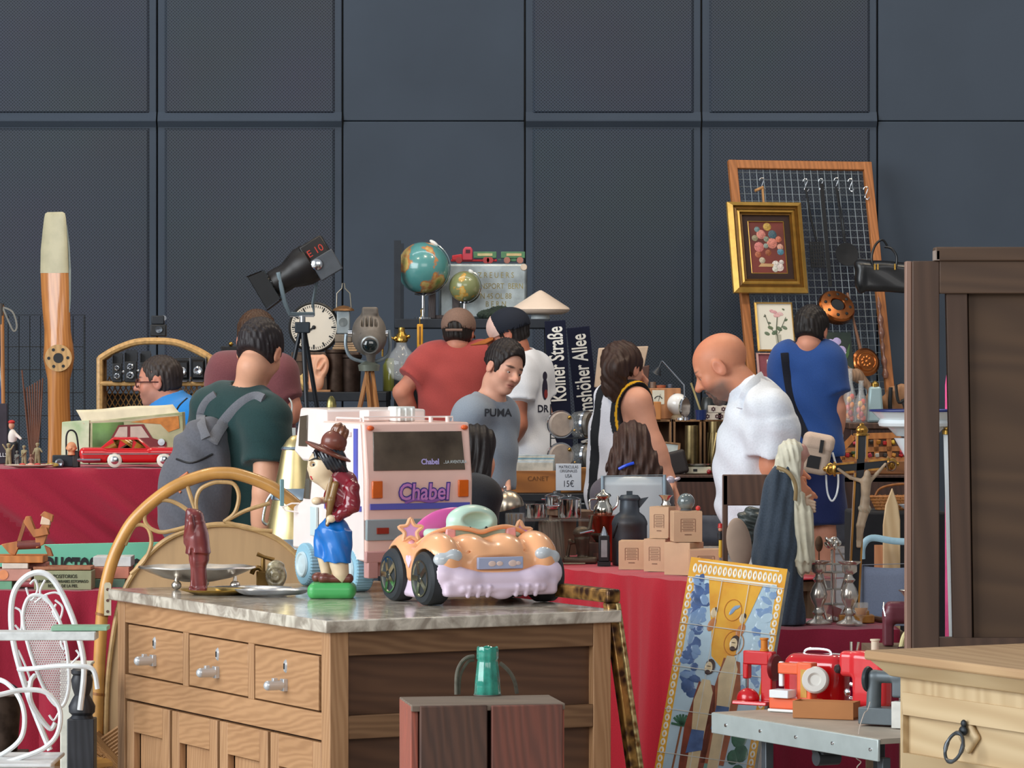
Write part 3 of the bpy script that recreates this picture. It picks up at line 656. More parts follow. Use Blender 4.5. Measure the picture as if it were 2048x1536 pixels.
pl=person('bald bearded man in white short sleeved shirt looking down, hands behind back',1515,12.9,{'head':(1440,736),'neck':(1515,792,.0),'pel':(1516,1030),'sr':(1540,826,-.17),'sl':(1520,822,.17),'er':(1546,932,-.15),'wr':(1586,956,.05),'el':(1540,930,.2),'wl':(1560,950,.16)},{'yaw':76,'pitch':30,'h':.226},(206,138,106),LINEN,cloth((216,214,212),.04),None,{'yaw':82,'w':.86,'belly':1.1},sleeve=.78,shirt_opt={'collar':1,'sr':.098,'fold':.0075,'hem':.12,'loose':.014,'wide':.01},hands={'r':((.55,.2,-.8),(-.2,.7,-.3),35,.74,1)},face={'brow':(110,84,70),'bh':.02,'tan':(212,118,84),'stub':(104,88,80),'sa':.85})
f=Fd([pl.hl(0,0,0)[i]-.18 for i in range(3)],[pl.hl(0,0,0)[i]+.18 for i in range(3)],.0032);h_=pl.hh;HF_=pl.HF
f.el(pl.hl(0,.225,-.41),(.14*h_,.128*h_,.105*h_),0,HF_);f.rc(pl.hl(-.1,.335,-.21),pl.hl(.1,.335,-.21),.03*h_,.03*h_,.01);f.rc(pl.hl(.11,.31,-.22),pl.hl(.12,.25,-.36),.03*h_,.04*h_,.01);f.rc(pl.hl(-.11,.31,-.22),pl.hl(-.12,.25,-.36),.03*h_,.04*h_,.01)
f.disp(lambda X,Y,Z:.0008*np.sin(600*X)*np.sin(520*Y+300*Z));f.mesh('beard',hr((96,80,72)),pl)
strap(pl,surf(pl,('shirt','body')),[(1484,818),(1490,796),(1504,772),(1528,752)],LINEN,.021,'collar',.25,.002)
BT=cloth((44,76,138),.06)
pt=person('man in blue t-shirt with dark shoulder strap and beige pouch',1618,14.8,{'head':(1624,664),'neck':(1612,702),'pel':(1622,905),'sl':(1574,722,.02),'sr':(1652,724,.0),'el':(1560,830,.1),'wl':(1590,890,.25),'er':(1672,818,-.02),'wr':(1672,898,.04),'kr':(1650,1070),'kl':(1608,1070)},{'yaw':-24,'pitch':12,'h':.205},(206,142,116),BT,cloth((30,40,82),.05),(short_hair(.05,.2,-.3,.05),hr((36,30,28))),{'yaw':-12,'w':.78},sc=.84,sleeve=.68,shirt_opt={'sr':.085,'legs':.42,'hem':.02},face={'noeyes':1})
Lp=pt.L
strap(pt,surf(pt),[(1569,706),(1571,725),(1579,780),(1594,830),(1612,874)],cloth((30,32,42)),.0165,th=.25)
f=Fd([-.25,-.4,.9],[.3,0,1.35],.005);Q=frame(0,0,11);c=Lp((1632,908,-.24));f.bx(c,(.058,.03,.078),.025,.01,Q);f.mesh('pouch',cloth((190,168,150),.05),pt)
f=Fd([-.25,-.4,.9],[.3,0,1.35],.005);f.bx(c+Vector((.010,-.006,.045)),(.062,.03,.036),.025,.01,Q);pf=f.mesh('pouch_flap',cloth((200,176,158),.05),pt)
b=MB();b.box(c+Vector((-.012,-.032,-.03)),(.05,.004,.048),(0,11,0));b.build('pocket_label',BLACK,pt)
b=MB();b.box(c+Vector((.018,-.04,.03)),(.014,.006,.05),(0,8,0));b.build('buckle_strap',BLACK,pt)
b=MB();b.tube(cr([Lp((1652,950,-.2)),Lp((1655,985,-.19)),Lp((1664,1002,-.19)),Lp((1674,985,-.18)),Lp((1676,950,-.16)),Lp((1665,905,-.14))],6),.004,6);b.build('white_cord',mt((225,228,232),.6),pt)
pk=person('child with long black hair bending behind the pink toy camper',955,12.6,{'head':(944,904),'neck':(950,972),'pel':(950,1180),'sr':(958,1000,-.1),'sl':(945,1000,.1),'er':(962,1080,-.12),'el':(935,1080,.1)},{'yaw':110,'pitch':15,'h':.2},SKIN1,cloth((36,36,40)),mt((50,50,56),.9),None,{'yaw':100,'w':.55},sc=.8)
f=Fd([-.2,-.22,.9],[.2,.22,1.5],.004);Lp=pk.L
f.el(pk.hl(0,-.08,.15),(.39*pk.hh,.5*pk.hh,.42*pk.hh),0,pk.HF);f.el(Lp((962,950,-.03)),(.036,.045,.12),.04);f.el(pk.hl(0,.5,-.12),(.3*pk.hh,.4*pk.hh,.4*pk.hh),.01,pk.HF,'s')
f.disp(lambda X,Y,Z:.003*np.sin(260*X+9*np.sin(9*Z)));f.mesh('hair',hr((34,28,27)),pk)
#  draped tables
def drape(label,name,x0,x1,d0,d1,zt,zb,m,seed=0,amp=.022,diag=0.,nw=7,group=None,top=True):
 rr=random.Random(seed);ph=[rr.random()*6.28 for _ in range(6)]
 def fold(x,t):
  a=amp*(.06+t**.6);s_=x+diag*(1-t)*(zt-zb)
  return a*(math.sin(nw*s_+ph[0])+.55*math.sin(nw*1.9*s_+ph[1]+1.2*t)+.3*math.sin(nw*3.3*s_+ph[2]))+.012*t
 b=MB();nv=22;nt_=4;nu=int(max(24,(x1-x0)*46))
 def fn(u,v):
  x=x0+(x1-x0)*u;j=v*(nv+nt_)
  if j<=nt_:return(x,d1+(d0-d1)*j/nt_,zt+.0015*math.sin(40*x+j))
  t=(j-nt_)/nv
  return(x,d0-fold(x,t)-.004,zt-(zt-zb)*t-.003*math.sin(min(t*30,1.57)))
 b.grid(fn,nu,nv+nt_);o=b.build('tablecloth',m,solid=.004,smooth=60)
 return tag(o,label,'tablecloth',group)
def table_box(name,label,x0,x1,d0,d1,z0,z1,m,cat='table'):
 t=Th(name,label,cat,((x0+x1)/2,(d0+d1)/2,z0));w=x1-x0;dp=d1-d0;h=z1-z0
 b=t.mb();b.box((0,0,h-.015),(w,dp,.03));b.build('table_top',m,bev=.003)
 for sx in(-1,1):
  for sy in(-1,1):b=t.mb();b.box((sx*(w/2-.04),sy*(dp/2-.04),(h-.03)/2),(.05,.05,h-.03));b.build('leg',m)
 return t
CL1=cloth((152,36,56),.07,300);CL2=cloth((176,36,50),.07,300);CL3=cloth((140,36,58),.06,300)
PW=wood((120,96,74),rough=.7)
X=lambda px,d:(px-CX)*d/F
ZU,ZL=1.13,.76
table_box('trestle_table','trestle table under the lower red cloth at left',X(-330,12.3),X(330,12.3),12.05,12.52,0,ZL-.006,PW)
table_box('trestle_table','taller trestle table carrying the red toy car behind the green sign',X(-360,13.1),X(376,12.9),12.76,13.32,0,ZU-.006,PW)
drape('dark red cloth on the lower table behind the white iron chair','c',X(-335,12),X(338,12),12.0,12.54,ZL,.04,CL1,3,.034,0.,26)
drape('dark red cloth with diagonal creases hanging under the red toy car','c',X(-360,12.7),X(378,12.7),12.72,13.34,ZU,.775,CL1,8,.034,1.4,19)
t=TH('shop_sign','mint green sign with black lettering standing at the foot of the red cloth','sign',165,1160,12.61)
t.o.location.z=ZL+.002
b=t.mb();b.box((0,0,36),(372,7,72),(0,-1.2,0));b.build('board',mt((112,190,158),.45,0,.06,6.),bev=1)
text("PRODUCTOS ARAGON'S",.088,mt((20,24,26),.5),t,((16)*t.u,-.0085,22*t.u),(90,1.2,0),sx=.47,bold=.0035)
def bookbox(name,label,cat,x0,x1,y1,h,d,dep,m,rz=0,group=None,z=None):
 b=ONE(label,cat,(x0+x1)/2,y1,d,group,rz)
 if z is not None:b.loc.z=z
 b.box((0,dep/2/b.u,h/2),(x1-x0,dep/b.u,h));return b.build(name,m,bev=1.2)
o=bookbox('tin_box','grey green tin box with old fashioned printing at front of the table','box',68,183,1178,38,12.05,.11,mt((150,152,118),.5,0,.1,18.),z=ZL+.001)
for i,(s_,z_,w)in enumerate((('SUPOSITORIOS',27,.017),('UNGUENTOS JARABES ESTOMAGO',17,.013),('RECETA DE LA PIEL',8,.014))):text(s_,w,mt((48,56,40),.6),o,(0,-.0012,z_*U(12.05)),(90,0,0),sx=.8)
bookbox('box_lid','reddish brown lid strip lying on the grey green tin box','box',66,182,1142,7,12.07,.1,mt((170,110,80),.6,0,.2,40.),z=ZL+.001+39*U(12.05))
bookbox('book','green cloth book at the bottom of the left hand pile','book',-60,24,1176,17,12.06,.14,mt((110,165,130),.6),z=ZL+.001)
z1=ZL+.001+17.5*U(12.06)
bookbox('cigar_box','pinkish cigar box with round orange label above the green book','box',-70,62,1158,24,12.06,.13,mt((196,140,124),.6,0,.12,20.),z=z1)
b=MB();b.cyl((X(6,12.05),12.058,z1+.02),(X(6,12.05),12.0595,z1+.02),.016);tag(b.build('round_label',mt((235,150,100),.6)),'round orange label stuck on the pinkish cigar box','label')
z2=z1+24.5*U(12.06)
bookbox('book','cream book with pale spine lying on the cigar box','book',4,56,1134,11,12.06,.11,mt((222,206,190),.7),z=z2)
bookbox('book','flat rose coloured book beside the cream book under the toy','book',58,92,1134,10,12.1,.1,mt((180,118,104),.7),z=z2)
z3=z2+11.6*U(12.06)
bookbox('wooden_tray','orange brown wooden tray under the wooden rocking toy','tray',-40,86,1124,14,12.06,.13,wood((205,128,66)),z=z3)
z4=z3+14.3*U(12.06)
bookbox('book','white and teal card box leaning under the sign at right of the table','box',186,262,1140,20,12.2,.12,mt((214,218,214),.6),z=ZL+.001+41*U(12.2))
bookbox('cigar_box','salmon coloured flat box under the white card box','box',184,258,1160,23,12.18,.14,mt((205,130,106),.6),z=ZL+.001+17.6*U(12.2))
bookbox('book','dark green and cream book at the bottom right of the table','book',186,250,1178,17,12.16,.14,mt((96,130,110),.6),z=ZL+.001)
t=TH('wooden_toy','jointed wooden toy figure leaning over a wheeled bench, on the orange tray','toy',45,1110,12.1);t.o.location.z=z4
TW=wood((186,116,66));TD=wood((160,96,56))
b=t.mb();b.prism([(-42,22),(-10,28),(-6,18),(-14,0),(-26,4)],-8,8);b.build('bench',TW,bev=1)
b=t.mb();b.cyl((-10,0,20),(36,0,22),9,9);b.build('bolster',mt((118,58,52),.5))
b=t.mb();b.prism([(28,14),(44,22),(56,60),(40,62),(26,40)],-8,8);b.build('body',TW,bev=1)
b=t.mb();b.prism([(44,20),(56,14),(62,-2),(52,-2)],-7,7);b.build('leg',TD,bev=1)
for y,m in((-11,TW),(9,TD)):b=t.mb();b.prism([(8,78),(16,78),(26,52),(50,56),(54,42),(24,36),(4,66)],y-3,y+3);b.build('arm',m,bev=1)
b=t.mb();b.prism([(36,62),(40,80),(58,76),(56,60)],-9,9);b.build('head',mt((226,196,168),.6),bev=1.5)
b=t.mb();b.prism([(36,80),(44,88),(62,80),(60,66),(54,72)],-10,10);b.build('hat',TW,bev=1)
b=t.mb();b.bar((-8,0,24),(6,0,70),7,7);b.build('stick',TD)
def zu(px,py):return ONZ(px,py,ZU+.003)
p=zu(262,934);t=Th('toy_car','red tin toy saloon car with cream whitewall tyres in front of its box','toy car',p,U(p.y),None,5)
RC=plastic((196,24,30),.2,.6)
f=Fd([-110,-44,0],[110,44,64],1.6,u=t.u)
f.bx((0,0,23),(100,36,14),8,3);f.bx((-75,0,30),(26,34,9),7,6);f.bx((68,0,31),(32,34,8),6,6)
for x in(-32,66):f.cone((x,-50,10),(x,-22,10),16,16,1,'s');f.cone((x,22,10),(x,50,10),16,16,1,'s')
f.mesh('body',RC,t)
b=t.mb();A=[(-62,36),(40,36),(22,58),(-38,58)]
b.loft([[(x*1,s_*32,36)for x,s_ in((-64,-1),(42,-1),(42,1),(-64,1))],[(x,s_*25,56)for x,s_ in((-40,-1),(18,-1),(18,1),(-40,1))],[(x,s_*22,60)for x,s_ in((-34,-1),(12,-1),(12,1),(-34,1))]]);b.build('roof',RC,bev=2)
YG=mt((150,100,30),.2,0,.1,20.,coat=.5)
for a0,a1,a2,a3 in((-60,-26,-24,-36),(-28,2,2,-22),(0,30,12,4)):
 b=t.mb();b.add([(a0+6,-31.6,38.5),(a1,-31.6,38.5),(a3,-26.2,55),(a2+2,-26.2,55)],[(0,1,2,3)]);b.build('window',YG,solid=.001)
for x in(-32,66):
 for y in(-32,32):
  b=t.mb();b.lathe([(0,-6),(11,-6),(14.5,-4),(14.5,4),(11,6),(0,6)],24,(x,y,14.5),(90,0,0));w=b.build('wheel',mt((228,222,205),.5))
  b=t.mb();b.lathe([(0,-8),(4,-8),(8,-6.4),(8,6.4),(4,8),(0,8)],18,(x,y,14.5),(90,0,0));b.build('hub_cap',CHROME,w)
b=t.mb();b.tube([(-60,-38,15),(-96,-38,15),(-103,-30,15),(-103,30,15),(-96,38,15)],3.5,8);b.build('bumper',CHROME)
b=t.mb();b.bar((-96,-36.5,27),(98,-36.5,27),1,2);b.build('trim_strip',CHROME)
for y in(-22,22):b=t.mb();b.box((-100,y,26),(4,12,8));b.build('tail_light',mt((150,20,24),.2))
p=zu(258,929);p.y=13.22
t=Th('toy_car_box','worn printed carton with raised cream lid flap behind the red toy car','box',p,U(13.22))
u_=t.u
b=t.mb();b.hexa([(-82,0,0),(108,0,0),(108,60,0),(-82,60,0),(-80,0,86),(104,0,104),(104,60,104),(-80,60,86)]);b.build('carton',mt((196,186,150),.7,0,.25,9.,c2=(130,140,96)),bev=1)
b=t.mb();b.hexa([(-140,8,0),(-83,-2,0),(-83,60,0),(-140,60,0),(-138,8,84),(-82,-2,88),(-82,60,88),(-138,60,84)]);b.build('end_panel',mt((206,208,178),.7,0,.15,12.,c2=(140,172,120)),bev=1)
b=t.mb();b.grid(lambda a,c:(-94+a*14*0+(-16+14*c*0)*c+a*(198-14*0)-(4*c if a>.5 else 0),8*c,80+16*a+(24+10*(1-a)*.4)*c+1.2*math.sin(9*a+3*c)),14,4);b.build('lid_flap',mt((222,210,178),.75,0,.1,16.),solid=.0016)
b=t.mb();b.add([(-76,-.6,20),(-10,-.6,20),(-14,-.6,84),(-76,-.6,82)],[(0,1,2,3)]);b.build('printed_scene',mt((96,128,70),.7,0,.3,10.),solid=.0006)
b=t.mb();b.prism([(-46,24),(72,24),(72,44),(44,52),(26,80),(-24,78),(-40,50)],-1.6,-.4);b.build('printed_car',mt((122,42,44),.6,0,.12,10.))
b=t.mb();b.prism([(-34,52),(-22,74),(-6,75),(-6,52)],-2.2,-1);b.prism([(0,52),(0,75),(22,76),(38,53)],-2.2,-1);b.build('printed_window',mt((196,176,160),.6,0,.1,30.))
b=t.mb();b.prism([(0,84),(50,92),(96,96),(98,72),(76,64),(60,80)],-1.2,-.3);b.build('printed_banner',mt((205,130,60),.7,0,.25,24.))
b=t.mb();b.lathe([(0,0),(6,0),(7,2),(0,3)],16,(62,-2,44),(90,0,0));b.build('printed_lamp',mt((200,210,214),.5))
t=Th('projector','small black toy projector box with handle before the toy car box','projector',zu(128,934),U(12.7))
b=t.mb();b.box((2,10,12),(52,22,24));b.build('case',DARKM,bev=2)
b=t.mb();b.lathe([(0,0),(9,0),(9,12),(6,14),(0,12)],18,(-8,0,8),(90,0,0));b.build('lens',mt((120,124,130),.25,.6))
b=t.mb();b.box((24,8,16),(14,22,34));b.build('reel_housing',mt((40,34,32),.5),bev=2)
b=t.mb();b.tube(cr([(2,24,24),(2,24,62),(10,24,74),(22,24,66),(27,24,30)],5),2,6);b.build('carry_handle',BLACK)
u2=U(12.72);t=Th('doll_head','small flesh coloured doll head standing on the black projector','doll head',Vector((X(143,12.86),12.86,t.o.location.z+24*U(12.7))),u2)
f=Fd([-14,-14,0],[14,14,30],.9,u=u2);f.el((0,0,16),(10,10.5,11),2);f.cone((0,0,0),(0,0,8),8,6,3);f.el((0,-10,14),(2,2.4,1.8),1.5)
for q in(-1,1):f.el((q*5,-7,12),(3.6,3,3.4),2);f.el((q*10,0,14),(1.6,2.4,3),1);f.el((q*4,-10.5,17.5),(2,1.2,1.2),.8,op='s')
f.mesh('head',mt((212,146,104),.5),t)
def soldier(px,py,h,m,m2,label,pose=0):
 p=zu(px,py);t=Th('toy_soldier',label,'toy soldier',p,U(p.y)*h/60.,'toy soldiers on the red cloth')
 f=Fd([-26,-14,0],[26,16,68],1.3,u=t.u)
 f.rc((-5,0,3),(-3,0,28),4,4.6,2);f.rc((5,0,3),(3,0,28),4,4.6,2);f.el((0,0,38),(8,6,13),3);f.el((0,0,57),(5,5,6),2);f.el((0,0,60),(6,6.4,4),1)
 if pose==0:f.rc((-7,0,46),(-16,-3,60),2.8,2.2,2);f.rc((7,0,46),(15,-4,58),2.8,2.2,2)
 elif pose==1:f.rc((-7,0,46),(-6,-9,34),2.8,2.4,2);f.rc((7,0,46),(2,-10,38),2.8,2.4,2);f.rc((-10,-9,26),(12,-9,46),1.6,1.2,1)
 else:f.rc((-7,0,46),(-13,-2,30),2.8,2.2,2);f.rc((7,0,46),(14,-4,36),2.8,2.2,2)
 f.mesh('figure',m,t);b=t.mb();b.lathe([(0,0),(14,0),(13,3),(0,3)],16);b.build('base',m2)
KH=mt((150,138,104),.7,0,.15,90.);KB=mt((110,96,70),.8,0,.2,60.)
soldier(17,931,42,KH,KB,'small khaki toy soldier with both arms raised, at left edge',0)
soldier(48,929,36,KH,KB,'khaki toy soldier with a rifle across its chest, middle of the row',1)
soldier(75,928,40,KH,KB,'khaki toy soldier nearest the black projector, arms down',2)
soldier(34,933,30,mt((110,110,104),.7),KB,'small grey toy soldier in front of the khaki ones',1)
soldier(62,934,24,mt((140,100,84),.7),KB,'short reddish toy figure in front of the brown sticks',2)
p=zu(26,927);t=Th('figurine','painted figurine in white shirt and black trousers with red cap','figurine',p,U(p.y))
f=Fd([-20,-14,0],[24,14,70],1.2,u=t.u);f.rc((-4,0,2),(-3,0,38),7,8,2);f.rc((5,0,2),(3,0,38),6,8,2);f.mesh('trousers',BLACK,t)
f=Fd([-20,-14,20],[24,14,110],1.2,u=t.u);f.el((-1,0,52),(9,8,17),3);f.rc((4,-2,60),(16,-6,50),3.4,2.8,2);f.mesh('shirt',mt((222,214,204),.6),t)
f=Fd([-20,-14,60],[24,14,110],1.2,u=t.u);f.el((-3,0,76),(6,6.5,8),3);f.mesh('head',mt((206,150,120),.6),t)
b=t.mb();b.ell((-3,0,83),(7,7.4,4));b.build('cap',mt((190,40,40),.6))
p=zu(65,934);p.y=12.78;p.z=ZU+.002
b=MB(U(12.7));b.loc=p;b.tags=('shallow cream dish with red oddments at the front of the cloth','dish');b.lathe([(0,0),(22,0),(48,5),(50,7),(46,6),(20,2),(0,2)],24,sy=.5);b.build('dish',mt((210,196,176),.5))
for i,(x,c)in enumerate(((-14,(190,70,60)),(2,(215,150,130)),(16,(180,50,46)))):
 b=MB(U(12.7));b.loc=p+Vector((x*U(12.7),0,.006));b.tags=('small %s bead in the cream dish'%('dark red','pale pink','bright red')[i],'bead');b.ell((0,0,2.5),(7,5,4));b.build('bead',mt(c,.4))
b=MB(U(12.7));b.loc=zu(100,935)+Vector((0,.02,0));b.tags=('small heap of yellow ribbon beside the dish','ribbon');b.tube(cr([(-14,0,3),(-4,3,6),(6,-3,4),(14,2,6),(4,6,8),(-8,2,7)],5),3,6,flat=.4);b.build('ribbon',mt((190,160,80),.7))
table_box('back_counter','dark counter standing under the rattan display case',X(-80,14.8),X(470,14.8),14.55,15.3,0,.97,DARKM)
RT=mt((204,160,102),.45,0,.18,60.)
t=Th('display_case','arched rattan display case with lattice back holding old cameras','display case',Vector((X(311,14.9),14.9,.972)),U(14.9))
zb=720-(.972-1.5)/t.u;Z=lambda y:zb-y;xx=lambda x:x-311
def arch(y,i):return[(xx(193)+i,y,2),(xx(193)+i,y,Z(715)-i*.2)]+cr([(xx(193)+i,y,Z(715)-i*.3),(xx(225)+i*.6,y,Z(692)-i),(xx(270),y,Z(677)-i),(xx(311),y,Z(674)-i),(xx(352),y,Z(677)-i),(xx(397)-i*.6,y,Z(692)-i),(xx(429)-i,y,Z(715)-i*.3)],4)+[(xx(429)-i,y,2)]
b=t.mb();b.tube(arch(-10,8),7,8);b.build('front_arch',RT)
b=t.mb();b.tube(arch(70,8),5,8);b.build('rear_arch',RT)
b=t.mb();b.grid(lambda u,v:arch(-8+78*v,6)[int(round(u*26))],26,4);b.build('side_wall',wood((170,118,66),(110,70,40),40.,(1,1,1)));
for zz in(Z(767),4):
 b=t.mb();b.box((0,30,zz),(222,84,5));b.build('shelf',RT)
 b=t.mb();b.tube([(-112,-12,zz),(112,-12,zz)],5,8);b.build('shelf_edge',RT)
b=t.mb()
for k in range(-24,25):
 for sg in(1,-1):
  x0_=k*11.;pts=[]
  for i in range(30):
   z=i*8.;x=x0_+sg*(z-110)*.55;top=Z(676)-8-((x/112.)**2)*34
   if abs(x)<110 and z<top:pts.append((x,66,z))
  if len(pts)>1:b.tube([pts[0],pts[-1]],1.1,4)
b.build('lattice_back',RT)
b=t.mb();b.box((0,76,100),(220,2,196));b.build('dark_backing',BLACK)
CB=mt((30,31,33),.4,0,.1,60.)
def tlr(px,w,h,label,lift=1):
 q=Th('twin_lens_camera',label,'camera',Vector((X(px,14.87),14.87,.972+(Z(767)+3)*t.u)),U(14.87),'old twin lens cameras on the rattan shelf')
 b=q.mb();b.box((0,0,h*.32),(w,w*.9,h*.64));b.build('body',CB,bev=1)
 for z,r in((h*.20,w*.33),(h*.48,w*.27)):
  b=q.mb();b.lathe([(0,0),(r,0),(r,5),(r*.7,7),(r*.62,4),(0,4)],16,(0,-w*.45,z),(90,0,0));l=b.build('lens_ring',CHROME)
  b=q.mb();b.ell((0,-w*.45-4,z),(r*.55,2,r*.55),12,8);b.build('lens',mt((12,14,22),.08,coat=1.),l)
 b=q.mb();b.box((0,w*.42,h*.82),(w,2,h*.36));b.box((-w/2,0,h*.78),(1.5,w*.8,h*.28));b.box((w/2,0,h*.78),(1.5,w*.8,h*.28));b.build('viewing_hood',mt((40,42,46),.4))
 b=q.mb();b.cyl((w/2,0,h*.35),(w/2+4,0,h*.35),4);b.build('winding_knob',CHROME)
tlr(235,19,58,'first twin lens camera at the left end of the rattan shelf');tlr(262,24,64,'larger twin lens camera second from left on the rattan shelf');tlr(291,20,62,'twin lens camera with grey hood half hidden by the man with glasses')
def folding(px,w,h,label):
 q=Th('folding_camera',label,'camera',Vector((X(px,14.87),14.87,.972+(Z(767)+3)*t.u)),U(14.87),'folding cameras on the rattan shelf')
 b=q.mb();b.box((0,6,h/2),(w,10,h));b.build('body',CB,bev=1.5)
 b=q.mb();b.loft([[(sx*(w*.42-i*1.0),2-i*5,h*.5+sz*(h*.4-i*1.6))for sx,sz in((-1,-1),(1,-1),(1,1),(-1,1))]for i in range(4)]);b.build('bellows',BLACK,smooth=10)
 b=q.mb();b.lathe([(0,0),(9,0),(9,3),(6,5),(0,3)],16,(0,-14,h*.45),(90,0,0));b.build('lens_ring',CHROME)
 b=q.mb();b.box((0,-8,1.5),(w*.7,22,2));b.box((w/2,0,h/2),(1.5,8,h));b.build('chrome_bed',CHROME)
folding(365,30,48,'folding bellows camera at right behind the man with glasses');folding(397,30,50,'folding bellows camera at the right end of the rattan shelf')
q=Th('instant_camera','black boxy camera with a chrome knob on top of the rattan arch','camera',Vector((X(317,14.93),14.93,.972+(Z(674)+1)*t.u)),t.u)
b=q.mb();b.box((0,0,12),(32,20,24));b.build('body',CB,bev=2)
b=q.mb();b.box((-1,0,33),(26,14,18));b.build('viewfinder',DARKM,bev=2)
b=q.mb();b.cyl((11,-5,37),(11,5,37),5.5);b.build('knob',CHROME)
b=q.mb();b.lathe([(0,0),(7,0),(7,4),(0,3)],14,(2,-10,14),(90,0,0));b.build('lens',mt((90,96,104),.2,.5))
t=Th('propeller','wooden aircraft propeller with cream painted tip standing upright at left','propeller',Vector((X(117,15.6),15.6,.06)),U(15.6));zb2=720+(1.5-.06)/t.u;Z2=lambda y:zb2-y
def blade(pts):
 rings=[]
 for y,xl,xr,th in pts:
  cx_=(xl+xr)/2-117;w=(xr-xl)/2;tw=.5*math.sin((y-715)*.004)
  rings.append([(cx_+w*math.cos(a),th*math.sin(a)+tw*w*math.cos(a),Z2(y))for a in[k*math.pi/8 for k in range(16)]])
 return rings
WB=wood((192,128,70),(158,96,46),30.,(1,.3,.06),.25,.05,.4)
b=t.mb();b.loft(blade([(1500,108,130,6),(1200,96,138,8),(1020,92,142,9),(930,96,143,10),(870,97,142,12),(800,96,139,18),(760,95,140,24),(735,90,146,26),(715,86,149,27),(690,88,147,26),(660,88,142,20),(620,84,141,15),(580,81,140,11),(545,80,138,9)]));b.build('blade',WB,smooth=60)
b=t.mb();b.loft(blade([(546,79.5,138.4,9.4),(500,80,137,8),(460,84,135,6),(436,87,133,5),(427,89,131,3),(424,94,126,1)]));b.build('painted_tip',mt((184,176,146),.5,0,.1,14.),smooth=60)
b=t.mb();b.tube([(133-117,-4,Z2(450)),(137-117,-4,Z2(490)),(139.5-117,-5,Z2(540)),(139.5-117,-6,Z2(600)),(139-117,-8,Z2(625))],[2,3,3.6,3.2,2],6);b.build('edge_sheathing',mt((178,190,186),.35,.5))
b=t.mb();b.cyl((3,-28.5,Z2(716)),(3,-25,Z2(716)),27,27,28);hb=b.build('hub_plate',wood((204,160,104),sc=20.))
b=t.mb();b.cyl((3,-29.5,Z2(716)),(3,-27,Z2(716)),10,10,20);b.build('shaft_hole',BLACK,hb)
for k in range(6):a=k*math.pi/3+.5;b=t.mb();b.cyl((3+19*math.sin(a),-29.3,Z2(716)+19*math.cos(a)),(3+19*math.sin(a),-27,Z2(716)+19*math.cos(a)),3.2,3.2,10);b.build('bolt_hole',BLACK,hb)
for(x0_,y0_,x1_,y1_,dy,lab)in((5,565,46,960,0,'blue ski leaning at left edge, nearer the propeller'),(-14,590,20,960,.1,'darker blue ski leaning at the left edge behind')):
 t=Th('ski',lab,'ski',Vector((X(x1_,14.3),14.3+dy,.002)),U(14.3));k=(x1_-x0_)/(y1_-y0_)*1.1
 b=t.mb();H_=1507-y0_;pts=[(-k*z*.62,.07*z*.3,z)for z in(0,H_*.3,H_*.6,H_*.9,H_*.97,H_)]
 b.tube(pts,[9,8,8,10,8,2],8,flat=.25,up=(0,1,0));b.build('board',mt((44,72,120),.35),smooth=60)
 b=t.mb();b.tube([(p[0]+7,p[1]-1,p[2])for p in pts[:5]],1.6,6);b.build('steel_edge',metal((150,160,165),.4))
t=Th('ski_pole','wooden pole with looped grey leather strap beside the blue skis','ski pole',Vector((X(20,14.25),14.25,.002)),U(14.25))
b=t.mb();b.tube([(0,0,0),(-14,20,500),(-20,30,900)],4,8);b.build('shaft',wood((170,110,56)))
b=t.mb();b.tube(cr([(-20,28,895),(2,22,885),(11,20,857),(4,20,847),(-10,24,875),(-20,28,898)],5),2,6,flat=.4);b.build('wrist_strap',mt((120,116,108),.8))
b=t.mb();b.tube([(-21,30,902),(-20.5,30,860)],5,8);b.build('grip',mt((60,54,50),.7))
t=Th('wire_rack','black wire grid rack behind the propeller','wire rack',Vector((X(70,16),16,0)),U(16));zb3=720+1.5/t.u
b=t.mb()
for k in range(12):b.tube([(-140+k*21.6,0,0),(-140+k*21.6,0,zb3-632)],1.0,4)
for k in range(16):b.tube([(-140,0,40+k*46),(98,0,40+k*46)],1.0,4)
b.build('wire_grid',mt((26,29,34),.5))
b=t.mb();b.tube([(-142,0,0),(-142,0,zb3-630),(99,0,zb3-630),(99,0,0)],2,6);b.build('rack_frame',mt((30,33,38),.5))
for k in range(9):
 x=42+k*4.6;tp=745+((k*37)%40)
 b=ONE('%s thin brown cane from the left in the sheaf behind the toy soldiers'%('first','second','third','fourth','fifth','sixth','seventh','eighth','ninth')[k],'cane',62+k*1.2,932,13.26,'sheaf of brown canes');b.loc.z=ZU+.003
 b.tube([(0,0,0),((x-62)*.5,6,(932-tp)*.5),(x-62-k*.6,14,932-tp)],1.7,6);b.build('cane',wood((104,62,40),rough=.6))
t=Th('book','dark upright book with small white letters at the left edge','book',Vector((X(-8,13.3),13.3,ZU+.003)),U(13.3))
b=t.mb();b.box((0,0,60),(46,10,120),(4,0,0));b.build('cover',mt((52,46,56),.5,0,.3,10.,c2=(20,20,26)),bev=1)
text('LLS',.02,mt((220,222,225),.5),t,(16*t.u,-.0125,17*t.u),(86,0,0))
